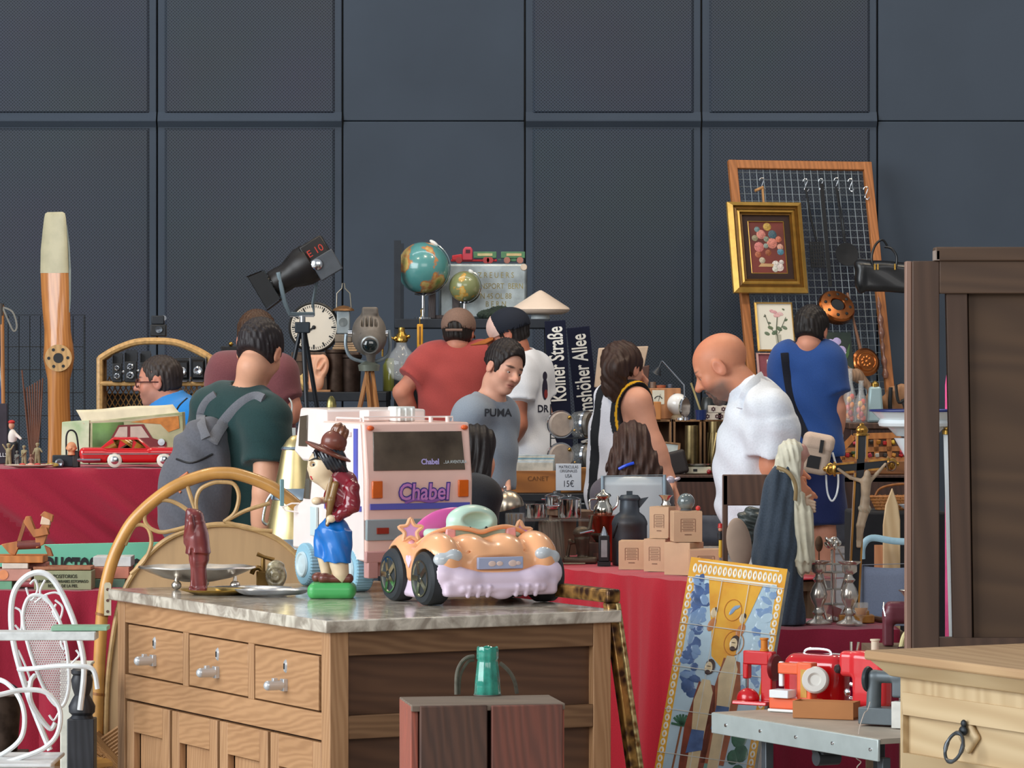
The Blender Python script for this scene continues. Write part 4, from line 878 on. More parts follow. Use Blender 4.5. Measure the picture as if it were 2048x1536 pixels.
#  marble topped cabinet
ZC=.876;RZ=27.6;CA=Vector((-.437,9.0,0));CW,CLn=.772,1.377
def cz(px,py):return ONZ(px,py,ZC)
OAK=wood((178,136,97),(150,108,72),26.,(1,1,.10),.55,.10);OAKH=wood((180,136,95),(150,108,71),26.,(1,.16,1),.55,.10)
OAKSHADE=wood((132,98,68),(96,66,42),22.,(.12,1,1),.5,.10);DK=mt((58,36,26),.7)  # darker oak for the right side, its shade put into the colour
c=Th('marble_top_cabinet','oak cabinet with grey marble top, chrome handled drawers and panelled doors','cabinet',CA,1.,None,RZ)
zt_=ZC-.030;HM=mt((206,209,212),.32,.55,.05,10.)
b=c.mb();b.box((CW/2,CLn/2,ZC-.015),(CW+.04,CLn+.04,.030))
mtop=b.build('marble_top',mt((212,202,186),.18,0,.3,14.,0.,'marble',(150,138,124),coat=.3),bev=.003)
for(x0,y0)in((0,0),(CW-.05,0),(0,CLn-.05),(CW-.05,CLn-.05)):b=c.mb();b.box((x0+.025,y0+.025,zt_/2),(.05,.05,zt_));b.build('corner_post',OAK,bev=.002)
b=c.mb();b.box((CW/2,CLn/2,zt_/2),(CW-.06,CLn-.06,zt_-.01));b.build('carcass',DK)
zr1=zt_-.058;zd=zr1-.140;zr2=zd-.066
for(z0,z1,nm)in((zr1,zt_,'top_rail'),(zr2,zd,'middle_rail'),(0,.08,'bottom_rail')):
 b=c.mb();b.box((.012,CLn/2,(z0+z1)/2),(.02,CLn-.1,z1-z0));b.build(nm,OAKH,bev=.0015)
y0=.05;yw=(CLn-.1)/3
for i in range(3):
 a=y0+i*yw;
 if i:b=c.mb();b.box((.012,a,(zd+zr1)/2),(.02,.036,zr1-zd));b.build('drawer_divider',OAK,bev=.001)
 d=c.mb();cy=a+yw/2;ww=yw-.036-.008
 d.box((.012,cy-.002,(zd+zr1)/2),(.02,ww,zr1-zd-.008));dr=d.build('drawer',OAKH,bev=.002)
 b=c.mb();b.box((-.003,cy,zd+.052),(.012,.022,.030));b.cyl((-.006,cy,zd+.052),(-.045,cy,zd+.052),.0125,.0125);b.ell((-.045,cy,zd+.052),(.012,.0125,.0125));b.box((-.028,cy,zd+.064),(.012,.012,.012));b.build('handle',HM,dr,bev=.001)
 b=c.mb();b.lathe([(0,0),(.009,0),(.007,.004),(0,.004)],18,(.002,cy,zd+.098),(0,-90,0),1.9,.9);k=b.build('keyhole_plate',HM,dr)
 b=c.mb();b.box((-.0025,cy,zd+.098),(.003,.003,.014));b.build('keyhole',BLACK,dr)
yw=(CLn-.1)/4
for i in range(4):
 a=y0+i*yw+.006;e=y0+(i+1)*yw-.012;zb_=.085;ztp=zr2-.006;st=.05
 if i:b=c.mb();b.box((.03,a-.008,(zb_+ztp)/2),(.02,.02,ztp-zb_));b.build('door_gap',DK)
 b=c.mb();b.box((.012,a+st/2,(zb_+ztp)/2),(.02,st,ztp-zb_));b.box((.012,e-st/2,(zb_+ztp)/2),(.02,st,ztp-zb_));dr=b.build('door',OAK,bev=.002)
 for zz in(ztp-.04,zb_+.04):b=c.mb();b.box((.0115,(a+e)/2,zz),(.0195,e-a-2*st,.08));b.build('door_rail',OAKH,dr,bev=.001)
 b=c.mb();b.box((.025,(a+e)/2,(zb_+ztp)/2),(.01,e-a-2*st-.014,ztp-zb_-.17));b.build('door_panel',OAK,dr,bev=.002)
for(z0,z1)in((zr1-.0,zt_),(zr2+.005,zd-.005),(.0,.09)):b=c.mb();b.box((CW/2,.011,(z0+z1)/2),(CW-.1,.02,z1-z0));b.build('side_rail',OAKSHADE,bev=.002)
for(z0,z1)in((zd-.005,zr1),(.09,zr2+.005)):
 b=c.mb();b.box((CW/2,.03,(z0+z1)/2),(CW-.1,.012,z1-z0));b.build('side_panel',wood((96,66,46),(70,46,32),14.,(.12,1,1),.5))  # panel wood darker again, shade of the right side in its colour
p=cz(662,1196);t=Th('wooden_figure','painted wooden boy in crooked brown hat, red jacket and blue shorts on green base','figurine',p,U(p.y));u=t.u
def V(x,y,dy=0):return(x-662,dy,1196-y)
def FF(a,b_,v=1.5):return Fd((a[0]-662,-60,1196-b_[1]),(b_[0]-662,60,1196-a[1]),v,u=u)
CR=mt((226,202,168),.4,0,.05,30.,coat=.3)
f=FF((605,1160),(725,1200));f.bx((2,0,15),(48,40,17),15,2);f.cut((0,0,.5),(0,0,-1));f.mesh('base',mt((72,168,92),.45,0,.05,8.,coat=.2),t)
SH=mt((110,56,44),.4,0,.1,20.,coat=.3)
for x0,x1,dy in((628,655,16),(642,698,-16)):
 f=FF((612,1130),(712,1185));f.rc(V(x0+6,1158,dy),V(x1,1156,dy),9,10,4);f.el(V(x0+8,1155,dy),(13,12,10),5);f.cut(V(0,1165),(0,0,-1));f.mesh('shoe',SH,t)
f=FF((618,1100),(715,1170));f.rc(V(648,1115,14),V(653,1154,14),14,10,3);f.rc(V(675,1118,-14),V(685,1154,-14),18,13,3);f.rc(V(680,1130,-14),V(682,1145,-14),18,16,5);f.mesh('legs',CR,t)
f=FF((615,1030),(715,1135));f.el(V(668,1062),(32,34,30),8);f.cone(V(650,1060,14),V(645,1116,14),22,19,8);f.cone(V(678,1060,-12),V(676,1124,-12),28,27,10);f.rc(V(657,1134,-40),V(660,1092,-40),5,3,4,'s');f.disp(lambda X,Y,Z:1.0*np.sin(X*.25+Z*.12));f.mesh('shorts',mt((18,112,196),.4,0,.06,8.,coat=.3),t)
f=FF((620,930),(725,1062));f.el(V(680,995),(32,30,45),6);f.rc(V(690,965),V(672,950),26,20,8);f.rc(V(704,975,-22),V(706,1010,-26),16,15,5);f.rc(V(706,1010,-26),V(676,1032,-30),15,11,5);f.rc(V(672,985,20),V(652,1000,24),12,9,5);f.cut(V(0,1043),(0,0,-1));f.disp(lambda X,Y,Z:.8*np.sin(X*.2+Z*.25));f.mesh('jacket',mt((128,24,38),.25,0,.1,6.,coat=.6),t)
f=FF((628,945),(690,1062));f.rc(V(672,968,-28),V(664,1000,-32),7,7,3);f.rc(V(664,1000,-32),V(656,1048,-30),8,4,3);f.rc(V(664,955,-14),V(654,1000,-22),6,5,3);f.mesh('scarf',mt((140,104,54),.35,0,.2,12.,coat=.4),t)
f=FF((615,980),(680,1060));f.el(V(634,1002,-2),(11,10,8),3);f.rc(V(636,1002,0),V(656,1000,8),6,8,3);f.mesh('hand',CR,t)
f=FF((645,1010),(690,1060));f.el(V(664,1036,-36),(10,7,8),3);f.rc(V(660,1038,-38),V(656,1046,-38),3,2.5,2);f.mesh('hand',CR,t)
f=FF((595,880),(715,990),1.2)
f.el(V(646,932),(31,30,34),5);f.rc(V(650,955),V(668,972),20,19,6);f.el(V(636,950),(17,18,16),6);f.el(V(621,938,-3),(6,5,6),4);f.el(V(628,957),(7,8,4),3)
f.el(V(627,928,-18),(9,8,5),3,op='s');hd=f.mesh('head',CR,t)
b=t.mb();b.ell(V(630,929,-21),(6,3,3.4),12,8,(0,0,35));b.build('eye',mt((228,226,220),.2),hd)
b=t.mb();b.ell(V(628,929,-24),(2.6,1.6,2.6),10,8);b.build('iris',mt((30,34,46),.2),hd)
b=t.mb();b.tube([V(619,921,-19),V(630,916,-25),V(642,918,-29)],[1,1.8,1],6);b.build('eyebrow',BLACK,hd)
b=t.mb();b.ell(V(625,953,-10),(4.5,5,3));b.ell(V(626,957,-9),(4,5,2.4));b.build('lips',mt((190,36,44),.3),hd)
f=FF((600,875),(715,960),1.3);f.el(V(657,920,2),(36,35,33),4);f.rc(V(678,930,-14),V(690,944,-6),14,8,6);f.cut(V(628,910),(-1,-.35,-.62));f.el(V(632,944,-22),(24,20,30),2,op='s')
f.rc(V(632,905,-22),V(634,915,-28),5,3,3);f.disp(lambda X,Y,Z:.7*np.sin(.9*X+.5*Z));f.mesh('hair',mt((34,38,46),.3,0,.2,20.,coat=.4),t)
HT=mt((116,60,46),.4,0,.1,14.,coat=.3)
f=FF((595,840),(720,960),1.4);Qb=frame(0,0,24)
f.el(V(656,903),(50,46,7),2,Qb);f.el(V(668,884),(26,27,24),6);f.mesh('hat_brim',HT,t)
f=FF((630,838),(715,905),1.3);f.rc(V(672,890),V(684,866),20,13,6);f.rc(V(684,866),V(678,858),13,12,5);f.rc(V(678,858),V(670,862),11,9,5);f.disp(lambda X,Y,Z:.9*np.sin(.55*X-.25*Z));f.mesh('hat_crown',mt((126,76,50),.3,0,.2,12.,coat=.5),t)
p=cz(732,1188);t=Th('toy_camper','pale pink doll camper van with smoked rear window and pale blue wheels','toy camper',p,1.,None,RZ-1)
PK=plastic((246,206,192),.35,.2);PKW=plastic((242,228,222),.35,.2);PKD=plastic((204,152,146),.4);LB=plastic((150,196,216),.4);GR=plastic((150,162,164),.4);SM=mt((92,80,68),.1,0,.15,5.,coat=.6);LIL=plastic((96,100,190),.4);OR=mt((222,104,30),.2,coat=.5)
Wc=.315
def sideprism(poly,x0,x1,name,m,par=None,bev=.006):
 b=t.mb();b.at((0,0,0),(0,0,90));b.prism(poly,-x1,-x0);return b.build(name,m,par,bev=bev)
body=sideprism([(0,.085),(-.004,.30),(.018,.456),(.29,.458),(.29,.088)],.0,Wc,'body',PK)
sideprism([(.28,.456),(.28,.488),(.455,.492),(.50,.37),(.44,.345),(.28,.345)],.006,Wc-.006,'cab_roof',PKW)
sideprism([(.28,.10),(.28,.35),(.42,.35),(.455,.235),(.52,.215),(.525,.10)],.012,Wc-.012,'cab',PKW)
sideprism([(.008,.089),(.012,.30),(.03,.452),(.285,.454),(.285,.091)],-.0035,0,'side_wall',PKW,body,.002)
b=t.mb();b.box((Wc/2,.12,.070),(Wc-.05,.2,.05));b.box((Wc/2,.36,.075),(Wc-.06,.2,.05));b.build('chassis',PKD,bev=.003)
b=t.mb();b.box((Wc/2,.006,.098),(Wc+.002,.02,.03));b.box((.02,.012,.066),(.03,.03,.05));b.box((Wc-.02,.012,.066),(.03,.03,.05));b.build('rear_skirt',PKD,bev=.003)
b=t.mb();b.hexa([(0,-.007,.142),(Wc,-.007,.142),(Wc,.02,.142),(0,.02,.142),(0,-.007,.198),(Wc,-.007,.198),(Wc,.02,.198),(0,.02,.198)]);b.build('bumper',GR,bev=.002)
b=t.mb();b.box((.045,-.009,.168),(.034,.006,.016));b.build('reflector',mt((150,52,34),.3))
b=t.mb();b.box((Wc/2,-.0055,.232),(Wc-.02,.003,.016));b.build('purple_stripe',LIL)
ys=lambda z:-.004+(max(z-.30,0)/.156)*.022
b=t.mb();z0,z1=.328,.432;b.hexa([(.022,ys(z0)-.003,z0),(Wc-.022,ys(z0)-.003,z0),(Wc-.022,ys(z0)+.01,z0),(.022,ys(z0)+.01,z0),(.026,ys(z1)-.003,z1),(Wc-.026,ys(z1)-.003,z1),(Wc-.026,ys(z1)+.01,z1),(.026,ys(z1)+.01,z1)]);w=b.build('rear_window',mt((98,88,76),.08,0,.3,8.,c2=(52,46,42),coat=1.),bev=.001)
for x in(.030,Wc-.030):
 b=t.mb();b.box((x,-.0065,.278),(.030,.008,.046));b.build('tail_light',OR,bev=.002)
 b=t.mb();b.ell((x-.012 if x<.1 else x+.012,.010,.442),(.010,.008,.007));b.build('marker_light',mt((226,96,40),.3))
text('Chabel',.062,plastic((84,70,150)),t,(Wc*.53,-.0072,.268),(90,0,0),'logo_outline',.0008,bold=.0042,sx=.86,shear=.1)
text('Chabel',.062,plastic((206,140,206)),t,(Wc*.53,-.0085,.268),(90,0,0),'logo',.0008,bold=.0008,sx=.86,shear=.1)
b=t.mb();b.tube(cr([(Wc*.53-.055,-.007,.242),(Wc*.53-.02,-.0075,.250),(Wc*.53+.02,-.0075,.244),(Wc*.53+.055,-.007,.252)],5),.0045,6,flat=.3);b.build('logo_swash',plastic((150,100,180)))
yw_=ys(.352)-.0045
text('Chabel',.021,plastic((190,180,235)),t,(Wc*.60,yw_,.350),(82,0,0),'window_lettering',.0004,bold=.0006,sx=.9)
text('...LA AVENTURA',.012,plastic((214,226,226)),t,(Wc*.835,yw_,.349),(82,0,0),'window_lettering',.0004,sx=.8)
b=t.mb();b.box((.10,.16,.474),(.07,.06,.03));b.build('roof_vent',PKW,bev=.004)
b=t.mb();b.box((.16,.12,.478),(.06,.05,.040));
for k in range(3):b.box((.142+k*.018,.093,.476),(.007,.012,.036))
b.build('roof_air_unit',plastic((232,236,232)),bev=.003)
b=t.mb();b.tube([(.02,.06,.458),(.02,.06,.470),(Wc-.03,.06,.470),(Wc-.03,.06,.458)],.003,6);b.tube([(.03,.10,.458),(.03,.10,.466),(.03,.26,.466),(.03,.26,.458)],.003,6);b.build('roof_rail',PKW)
for x in(Wc-.10,Wc-.05):b=t.mb();b.cyl((x,.05,.456),(x,.05,.471),.006,.006);b.build('roof_peg',PKW)
b=t.mb();b.hexa([(-.006,.37,.41),(-.006,.42,.41),(.01,.42,.41),(.01,.37,.41),(-.001,.375,.47),(-.001,.43,.475),(.01,.43,.475),(.01,.375,.47)])if False else None
sideprism([(.405,.385),(.462,.385),(.452,.468),(.40,.472)],.003,.012,'side_window',SM,None,.001)
b=t.mb();b.box((-.0055,.055,.35),(.004,.022,.18));b.build('purple_stripe',LIL)
b=t.mb();b.box((-.0055,.14,.226),(.004,.24,.014));b.build('purple_stripe',LIL)
b=t.mb();b.box((-.007,.16,.425),(.006,.15,.012));b.build('awning_rail',PKW,bev=.001)
sideprism([(.40,.24),(.44,.24),(.415,.33),(.38,.33)],.008,.016,'door_window',SM,None,.001)
b=t.mb();b.box((-.03,.50,.255),(.012,.006,.075));mr=b.build('wing_mirror',plastic((112,152,160)),bev=.002)
b=t.mb();b.tube([(-.03,.50,.218),(-.02,.50,.205),(.014,.48,.20)],.0025,6);b.tube([(-.03,.50,.214),(-.005,.49,.225),(.014,.48,.225)],.0025,6);b.build('mirror_arm',PKW,mr)
b=t.mb();b.box((.006,.36,.18),(.008,.04,.08));b.build('locker_door',plastic((206,222,224)),bev=.002)
for x,y in((.02,.41),(.02,.10),(Wc-.02,.10),(Wc-.02,.41)):
 b=t.mb();pr=[(0,-.025),(.040,-.025)]
 n=40;rings=[]
 for zz in(-.026,-.022,.022,.026):
  rings.append([((.056+.003*(k%2))*(.95 if abs(zz)>.024 else 1)*math.cos(2*math.pi*k/(2*n)),zz,(.056+.003*(k%2))*(.95 if abs(zz)>.024 else 1)*math.sin(2*math.pi*k/(2*n)))for k in range(2*n)])
 b.at((x,y,.0595),(0,0,90));b.loft(rings);w=b.build('wheel',LB,smooth=20)
 b=t.mb();b.lathe([(0,0),(.012,.002),(.026,.002),(.030,.006),(.034,.006),(.036,0)],24,(x-.027 if x<.1 else x+.027,y,.0595),(0,-90 if x<.1 else 90,0));b.build('hub',plastic((206,224,228)),w)
b=t.mb();b.box((Wc-.10,.02,.028),(.035,.03,.05));b.build('tow_foot',LB,bev=.004)
q=ONE('small brass bell shaped finial standing on the front of the camper roof','finial',0,0,10);q.u=1.;M_=Matrix.Rotation(R(RZ-1),4,'Z');q.loc=p+M_@Vector((.085,.42,.4925))
q.lathe([(0,0),(.014,0),(.014,.006),(.0135,.012),(.010,.024),(.004,.031),(0,.032)],20);q.build('finial',metal((150,140,90),.35))
p=cz(946,1203);t=Th('toy_convertible','peach and lilac doll convertible with mint steering pod and star mirrors','toy car',p,U(9.6),None,26);u=t.u;t.o.scale=(1.2,1,1)
PE=(246,184,150)
def pcol(q):
 z=np.clip((q[:,2]/u-78)/55,0,1)[:,None];a=np.array(lin((244,178,128)))/np.array(lin(PE));c_=np.array(lin((246,186,186)))/np.array(lin(PE));return a*z+c_*(1-z)
PEM=mt(PE,.28,0,.03,8.,coat=.5,attr=True);LC=plastic((226,206,224),.35,.2)
f=Fd([-140,-140,20],[140,150,175],2.4,u=u)
f.bx((0,0,70),(92,115,28),20,12)
for s_ in(-1,1):
 f.el((s_*88,-62,84),(36,68,60),10);f.el((s_*88,78,80),(34,66,58),12);f.bx((s_*98,10,76),(16,60,36),14,14);f.el((s_*32,-58,100),(38,60,40),4)
f.el((0,-84,80),(84,48,44),10);f.bx((0,-30,118),(62,20,12),8,8);f.bx((0,55,125),(62,52,60),20,6,op='s')
f.bx((0,-134,84),(50,12,16),6,3,op='s');f.rc((-58,-110,106),(58,-110,106),2.5,2.5,2,'s')
for s_ in(-1,1):
 for y in(-70,82):f.cone((s_*150,y,54),(s_*86,y,54),58,58,3,'s')
f.mesh('body',PEM,t,pcol)
f=Fd([-150,-170,5],[150,0,110],2.2,u=u)
f.rc((-70,-122,48),(70,-122,48),19,19,4)
for s_ in(-1,1):f.rc((s_*60,-122,50),(s_*96,-106,64),22,26,12);f.el((s_*100,-92,56),(24,40,32),10)
f.bx((0,-118,34),(104,20,15),9,8);f.rc((-72,-138,34),(72,-138,34),8,8,5);f.el((0,-132,26),(22,12,14),4)
for x in(-62,-44,-26,26,44,62):f.rc((x,-144,38),(x-3,-140,20),4.5,4,2)
for s_ in(-1,1):f.cone((s_*170,-66,54),(s_*84,-66,54),59,59,2,'s')
f.mesh('front_bumper',LC,t)
for s_ in(-1,1):b=t.mb();b.box((s_*100,8,32),(22,78,42),(0,s_*-6,0));b.build('side_sill',LC,bev=8,seg=3)
for s_ in(-1,1):
 for y in(-70,82):
  b=t.mb();b.lathe([(0,-20),(36,-20),(48,-19),(53,-14),(54,0),(53,14),(48,19),(36,20),(0,20)],36,(s_*104,y,54),(0,90,0));w=b.build('tyre',mt((44,48,52),.6,0,.1,20.))
  b=t.mb();b.lathe([(36,19),(37,22),(34,22),(30,17),(8,18),(0,21)],28,(s_*104,y,54),(0,90 if s_>0 else-90,0))
  for k in range(5):
   a=k*math.pi*.4;b.bar((s_*124,y+8*math.cos(a),54+8*math.sin(a)),(s_*124,y+33*math.cos(a),54+33*math.sin(a)),10,5,(1,0,0))
  b.build('hub_cap',metal((200,200,180),.15),w)
f=Fd([-100,0,60],[90,130,210],2.4,u=u);f.el((-6,74,112),(84,24,76),5);f.cut((0,0,84),(0,0,-1));f.mesh('seat',plastic((214,90,160),.35),t)
f=Fd([-110,-60,100],[110,70,240],2.,u=u);f.el((-4,-4,162),(46,34,34),4);f.el((-4,-34,166),(26,18,15),8,op='s');f.bx((0,4,138),(82,30,10),9,12);f.mesh('steering_pod',plastic((190,218,200),.35),t)
for x in(-16,14):b=t.mb();b.ell((x-4,-37,150),(2.5,2,3));b.build('pod_screw',BLACK)
b=t.mb();b.tube(cr([(-104,-6,118),(-82,-22,140),(-50,-32,151),(-22,-36,148),(0,-38,142),(22,-36,148),(50,-32,151),(82,-22,140),(104,-6,118)],6),5,8,flat=.8);b.build('windscreen_frame',plastic((246,178,128)))
for x in(-54,58):b=t.mb();b.box((x,-30,128),(18,10,44));b.build('windscreen_post',plastic((238,170,168)),bev=3)
for s_ in(-1,1):
 star=[((22 if k%2==0 else 12)*math.sin(k*math.pi/5),(22 if k%2==0 else 12)*math.cos(k*math.pi/5))for k in range(10)]
 xx_=-100 if s_<0 else 92;b=t.mb();b.at((xx_,40 if s_<0 else 10,144 if s_<0 else 136),(-8,0,-15));st_=cr([Vector((x*.95,0,z*1.1))for x,z in star],4,True)
 b.tube(st_,4,6,True);m_=b.build('star_mirror',plastic((246,184,140)))
 b=t.mb();b.at((xx_,40 if s_<0 else 10,144 if s_<0 else 136),(-8,0,-15));b.prism([(v.x,v.z)for v in st_],-1,1);b.build('mirror_face',plastic((206,142,196),.2),m_)
 b=t.mb();b.cyl((xx_,40 if s_<0 else 10,122),(xx_*.92,30,104),6,8);b.build('mirror_stalk',plastic((232,160,170)),m_)
for s_ in(-1,1):
 f=Fd([s_*95-60,-160,60],[s_*95+60,-60,150],1.6,u=u);f.el((s_*84,-118,100),(17,13,14),6,(0,0,s_*15));f.el((s_*100,-112,92),(16,15,16),6,(0,0,s_*25));f.mesh('headlight',mt((196,202,206),.12,0,.15,3.,coat=.8),t)
b=t.mb();b.box((0,-125,84),(84,8,24));pl_=b.build('number_plate',plastic((170,178,206)),bev=2)
for x,r in((-16,7),(-2,6),(22,8),(32,5)):b=t.mb();b.ell((x,-129.5,83),(r,1,r*.8));b.build('plate_motif',plastic((226,200,190)),pl_)
b=t.mb();hp=[(0,-13),(13,3),(11,11),(4,12),(0,7),(-4,12),(-11,11),(-13,3)];b.at((-115,8,84),(0,0,-90));b.prism([(x,z)for x,z in hp],-1.5,1.5);b.build('heart_sticker',plastic((232,208,226)))
b=t.mb();b.tube(arc(0,0,10,7,20,330,10),2,6);
p=cz(395,1172);t=Th('silver_bowl','wide silver scalloped bowl on three ball feet behind the praying figure','bowl',Vector((cz(396,1176).x,10.24,ZC)),U(10.24))
b=t.mb();n=48;rings=[]
for r,z in((0.5,14),(30,14),(70,22),(100,34),(118,42),(116,45),(98,39),(68,27),(30,19),(.5,19)):
 rings.append([((r+(.8*math.cos(k*math.pi/3)if r>90 else 0))*math.cos(2*math.pi*k/n),(r+(.8*math.cos(k*math.pi/3)if r>90 else 0))*math.sin(2*math.pi*k/n)*.72,z+(.8*math.cos(k*math.pi/3)if r>90 else 0))for k in range(n)])
b.loft(rings);b.build('dish',metal((222,214,204),.28),smooth=60)
for x,y in((-38,-40),(78,-34),(10,50)):
 b=t.mb();b.ell((x,y,9),(10,10,9));b.cyl((x,y,12),(x,y*.9,26),5,3.5);b.build('ball_foot',SILVER)
p=Vector((cz(447,1181).x,9.98,ZC));b=MB(U(9.98));b.loc=p;b.tags=('round brass plate under the praying figure','plate')
b.lathe([(0,0),(48,0),(62,5),(76,9),(77,11),(60,8),(46,3),(0,3)],48,sy=.8);b.build('brass_plate',metal((214,176,96),.3),smooth=60)
p=Vector((cz(414,1175).x,9.98,ZC+.0045));t=Th('praying_figure','carved reddish wood figure praying with head raised, on the brass plate','figurine',p,U(9.98));u=t.u
def V(x,y,dy=0):return(x-414,dy,1172-y)
RW=mt((126,50,46),.35,0,.22,14.,.05,'wood',(84,36,40),(1,1,.2),coat=.4)
f=Fd((-45,-40,-2),(45,40,175),1.3,u=u)
f.bx(V(416,1130),(16,15,46),8,4);f.bx(V(418,1090),(17,16,24),8,10);f.cone(V(415,1092),V(412,1030),25,17,8);f.el(V(414,1062),(22,22,30),6);f.el(V(411,1024),(16,17,19),5);f.el(V(408,1018,-5),(11,13,11),4,frame(0,-20));f.rc(V(404,1050,-14),V(402,1020,-20),7,5,4);f.rc(V(396,1060,-6),V(403,1036,-18),8,6,5);f.rc(V(392,1070),V(398,1010),6,8,8);f.bx(V(415,1166),(17,16,6),3,4)
f.rc(V(404,1086,-20),V(408,1160,-17),2.5,3,4,'s');f.disp(lambda X,Y,Z:.8*np.sin(.10*Z+.15*X)*np.clip((110-Z)/40,0,1));f.cut((0,0,0),(0,0,-1));f.mesh('carving',RW,t)
def tray(px,py,w,label,dz=0.):
 p=cz(px,py);p.z+=dz;b=MB(U(p.y));b.loc=p;b.tags=(label,'tray','grey scalloped trays');n=64;rings=[]
 for r,z in((.4,0),(.8,0),(.88,3),(.98,8),(1.0,10),(.97,10),(.86,5),(.78,2),(.4,2)):rings.append([(r*w*(1+.035*math.cos(8*2*math.pi*k/n)*(r>.8))*math.cos(2*math.pi*k/n),r*w*.62*(1+.035*math.cos(8*2*math.pi*k/n)*(r>.8))*math.sin(2*math.pi*k/n),z)for k in range(n)])
 b.loft(rings);b.build('scalloped_tray',metal((205,212,222),.34),smooth=60)
tray(500,1184,82,'left grey metal scalloped tray, partly under the other one');tray(545,1193,74,'right grey metal scalloped tray beside the green figure base',.006)
p=Vector((cz(520,1176).x,10.31,ZC));t=Th('brass_tap','old brass tap with T handle standing on a brass block','tap',p,U(10.31));OB=metal((128,100,58),.4)
b=t.mb();b.box((4,0,16),(26,22,32));b.build('block',OB,bev=2)
b=t.mb();b.tube(cr([(4,0,30),(-4,0,38),(-14,0,36),(-19,0,26)],5),5,10);b.build('spout',OB)
b=t.mb();b.cyl((4,0,30),(4,0,58),5,4);b.build('stem',OB)
b=t.mb();b.tube([(-8,-2,66),(6,0,60),(26,2,54)],[4.5,3.5,4.5],10);b.build('cross_handle',OB)
p=Vector((cz(552,1176).x,10.26,ZC));t=Th('polished_stone','polished swirled agate stone beside the brass tap','stone',p,U(10.26))
f=Fd((-30,-22,0),(30,22,62),1.5,u=t.u);f.el((0,0,26),(22,14,30),3);f.disp(lambda X,Y,Z:1.2*np.sin(.3*np.sqrt(X**2+(Z-25)**2)*2));f.cut((0,0,0),(0,0,-1));f.mesh('stone',mt((176,164,132),.2,0,.4,30.,0.,'marble',(96,84,60),coat=.5),t)
t=Th('plinth','plain wooden plinth under the tapering brass churn','plinth',Vector((X(592,11.25),11.25,0)))
b=t.mb();b.box((0,0,.425),(.22,.22,.85));b.build('column',PW,bev=.003)
t=Th('brass_churn','tall tapering brass churn with silvery bands behind the camper','churn',Vector((X(592,11.25),11.25,.852)),U(11.25));u=t.u;zc_=720+(1.5-.852)/u;Zc=lambda y:zc_-y
CB_=metal((226,206,150),.36,.12,12.);SB_=metal((200,218,230),.28)
rr_=lambda y:20+(y-860)*.20
b=t.mb();b.lathe([(0,0),(rr_(1150),0)]+[(rr_(y),Zc(y))for y in(1150,1100,1050,1000,950,900)]+[(rr_(895)*.98,Zc(893)),(18,Zc(880)),(10,Zc(872)),(0,Zc(870))],40);b.build('body',CB_,smooth=60)
for y0,y1 in((893,900),(976,1000),(1076,1098)):b=t.mb();b.lathe([(rr_(y1)+.2,Zc(y1)),(rr_(y1)+2.2,Zc(y1-2)),(rr_(y0)+2.2,Zc(y0+2)),(rr_(y0)+.2,Zc(y0))],40);b.build('silver_band',SB_)
b=t.mb();b.tube(cr([(-rr_(985)-2,0,Zc(985)),(-rr_(985)-14,0,Zc(1005)),(-rr_(1040)-10,0,Zc(1040)),(-rr_(1050),0,Zc(1050))],6),3,8);b.build('side_handle',SB_)
t=Th('rattan_headboard','arched bamboo and rattan headboard with plywood half moon panel','headboard',Vector((X(445,11),11.0,0)),U(11.0));u=t.u;zh=720+1.5/u
def hp(pts,n=5,dy=0,mir=True):
 a=[(x-445,dy,zh-y)for x,y in pts]
 if mir:a=a+[(-q[0],q[1],q[2])for q in a[::-1][1:]]
 return cr(a,n)
BM=mt((206,150,80),.32,0,.16,12.,coat=.3);BL=mt((196,158,106),.45,0,.15,30.)
b=t.mb();b.tube(hp([(189,1740),(194,1480),(200,1300),(207,1200),(222,1130),(243,1080),(268,1040),(310,1000),(355,970),(410,950),(445,946)]),12.5,12);b.build('bamboo_arch',BM)
for y in(1226,1385):b=t.mb();b.cyl((204.5-445 if y<1300 else 197-445,0,zh-y),(203.5-445 if y<1300 else 196.4-445,0,zh-y-5),13.6,13.6);b.build('bamboo_joint',wood((150,96,44),sc=30.))
inner=[(211,1560),(213,1400),(222,1300),(240,1205),(272,1140),(325,1085),(385,1058),(445,1049)]
b=t.mb();b.tube(hp(inner),5.5,8);b.build('inner_arch',BL)
ip=hp(inner);b=t.mb();b.prism([(q.x,q.z)for q in ip],2,7);b.build('plywood_panel',mt((186,150,108),.6,0,.08,30.,stretch=(1,1,.1)))
LP=[[(250,1090),(270,1052),(295,1055),(303,1085),(290,1120),(262,1148)],[(310,1003),(290,1030),(296,1052),(320,1064),(350,1060),(395,1047)],[(300,1008),(330,1000),(360,1010),(392,1034)],[(373,966),(384,1000),(396,1035)],[(400,1045),(392,1010),(400,980),(425,966),(445,964)],[(445,964),(468,968),(478,992),(470,1025),(448,1044)],[(448,1044),(490,1022),(540,1006)],[(448,1042),(500,1058),(545,1062)]]
for l in LP:b=t.mb();b.tube(hp(l,6,-3,False),4.2,8);b.build('rattan_loop',BL)
b=t.mb();b.prism([(-235,zh-1230),(-221,zh-1230),(-221,zh-1168),(-224,zh-1164),(-232,zh-1164),(-235,zh-1168)],-16,-13);mp_=b.build('metal_bracket',mt((206,196,168),.4,.3))
for y in(1178,1200,1222):b=t.mb();b.cyl((-228,-17,zh-y),(-228,-15,zh-y),3);b.build('bracket_hole',mt((90,60,50),.6),mp_)
b=t.mb();b.tube([(-258,-10,zh-1470),(-232,-8,zh-1500),(-205,-4,zh-1530)],16,10);
for k in range(9):b.tube([(-262,-16,zh-1462-k*8),(-240,-18,zh-1476-k*8),(-205,-14,zh-1470-k*8+18)],4,6)
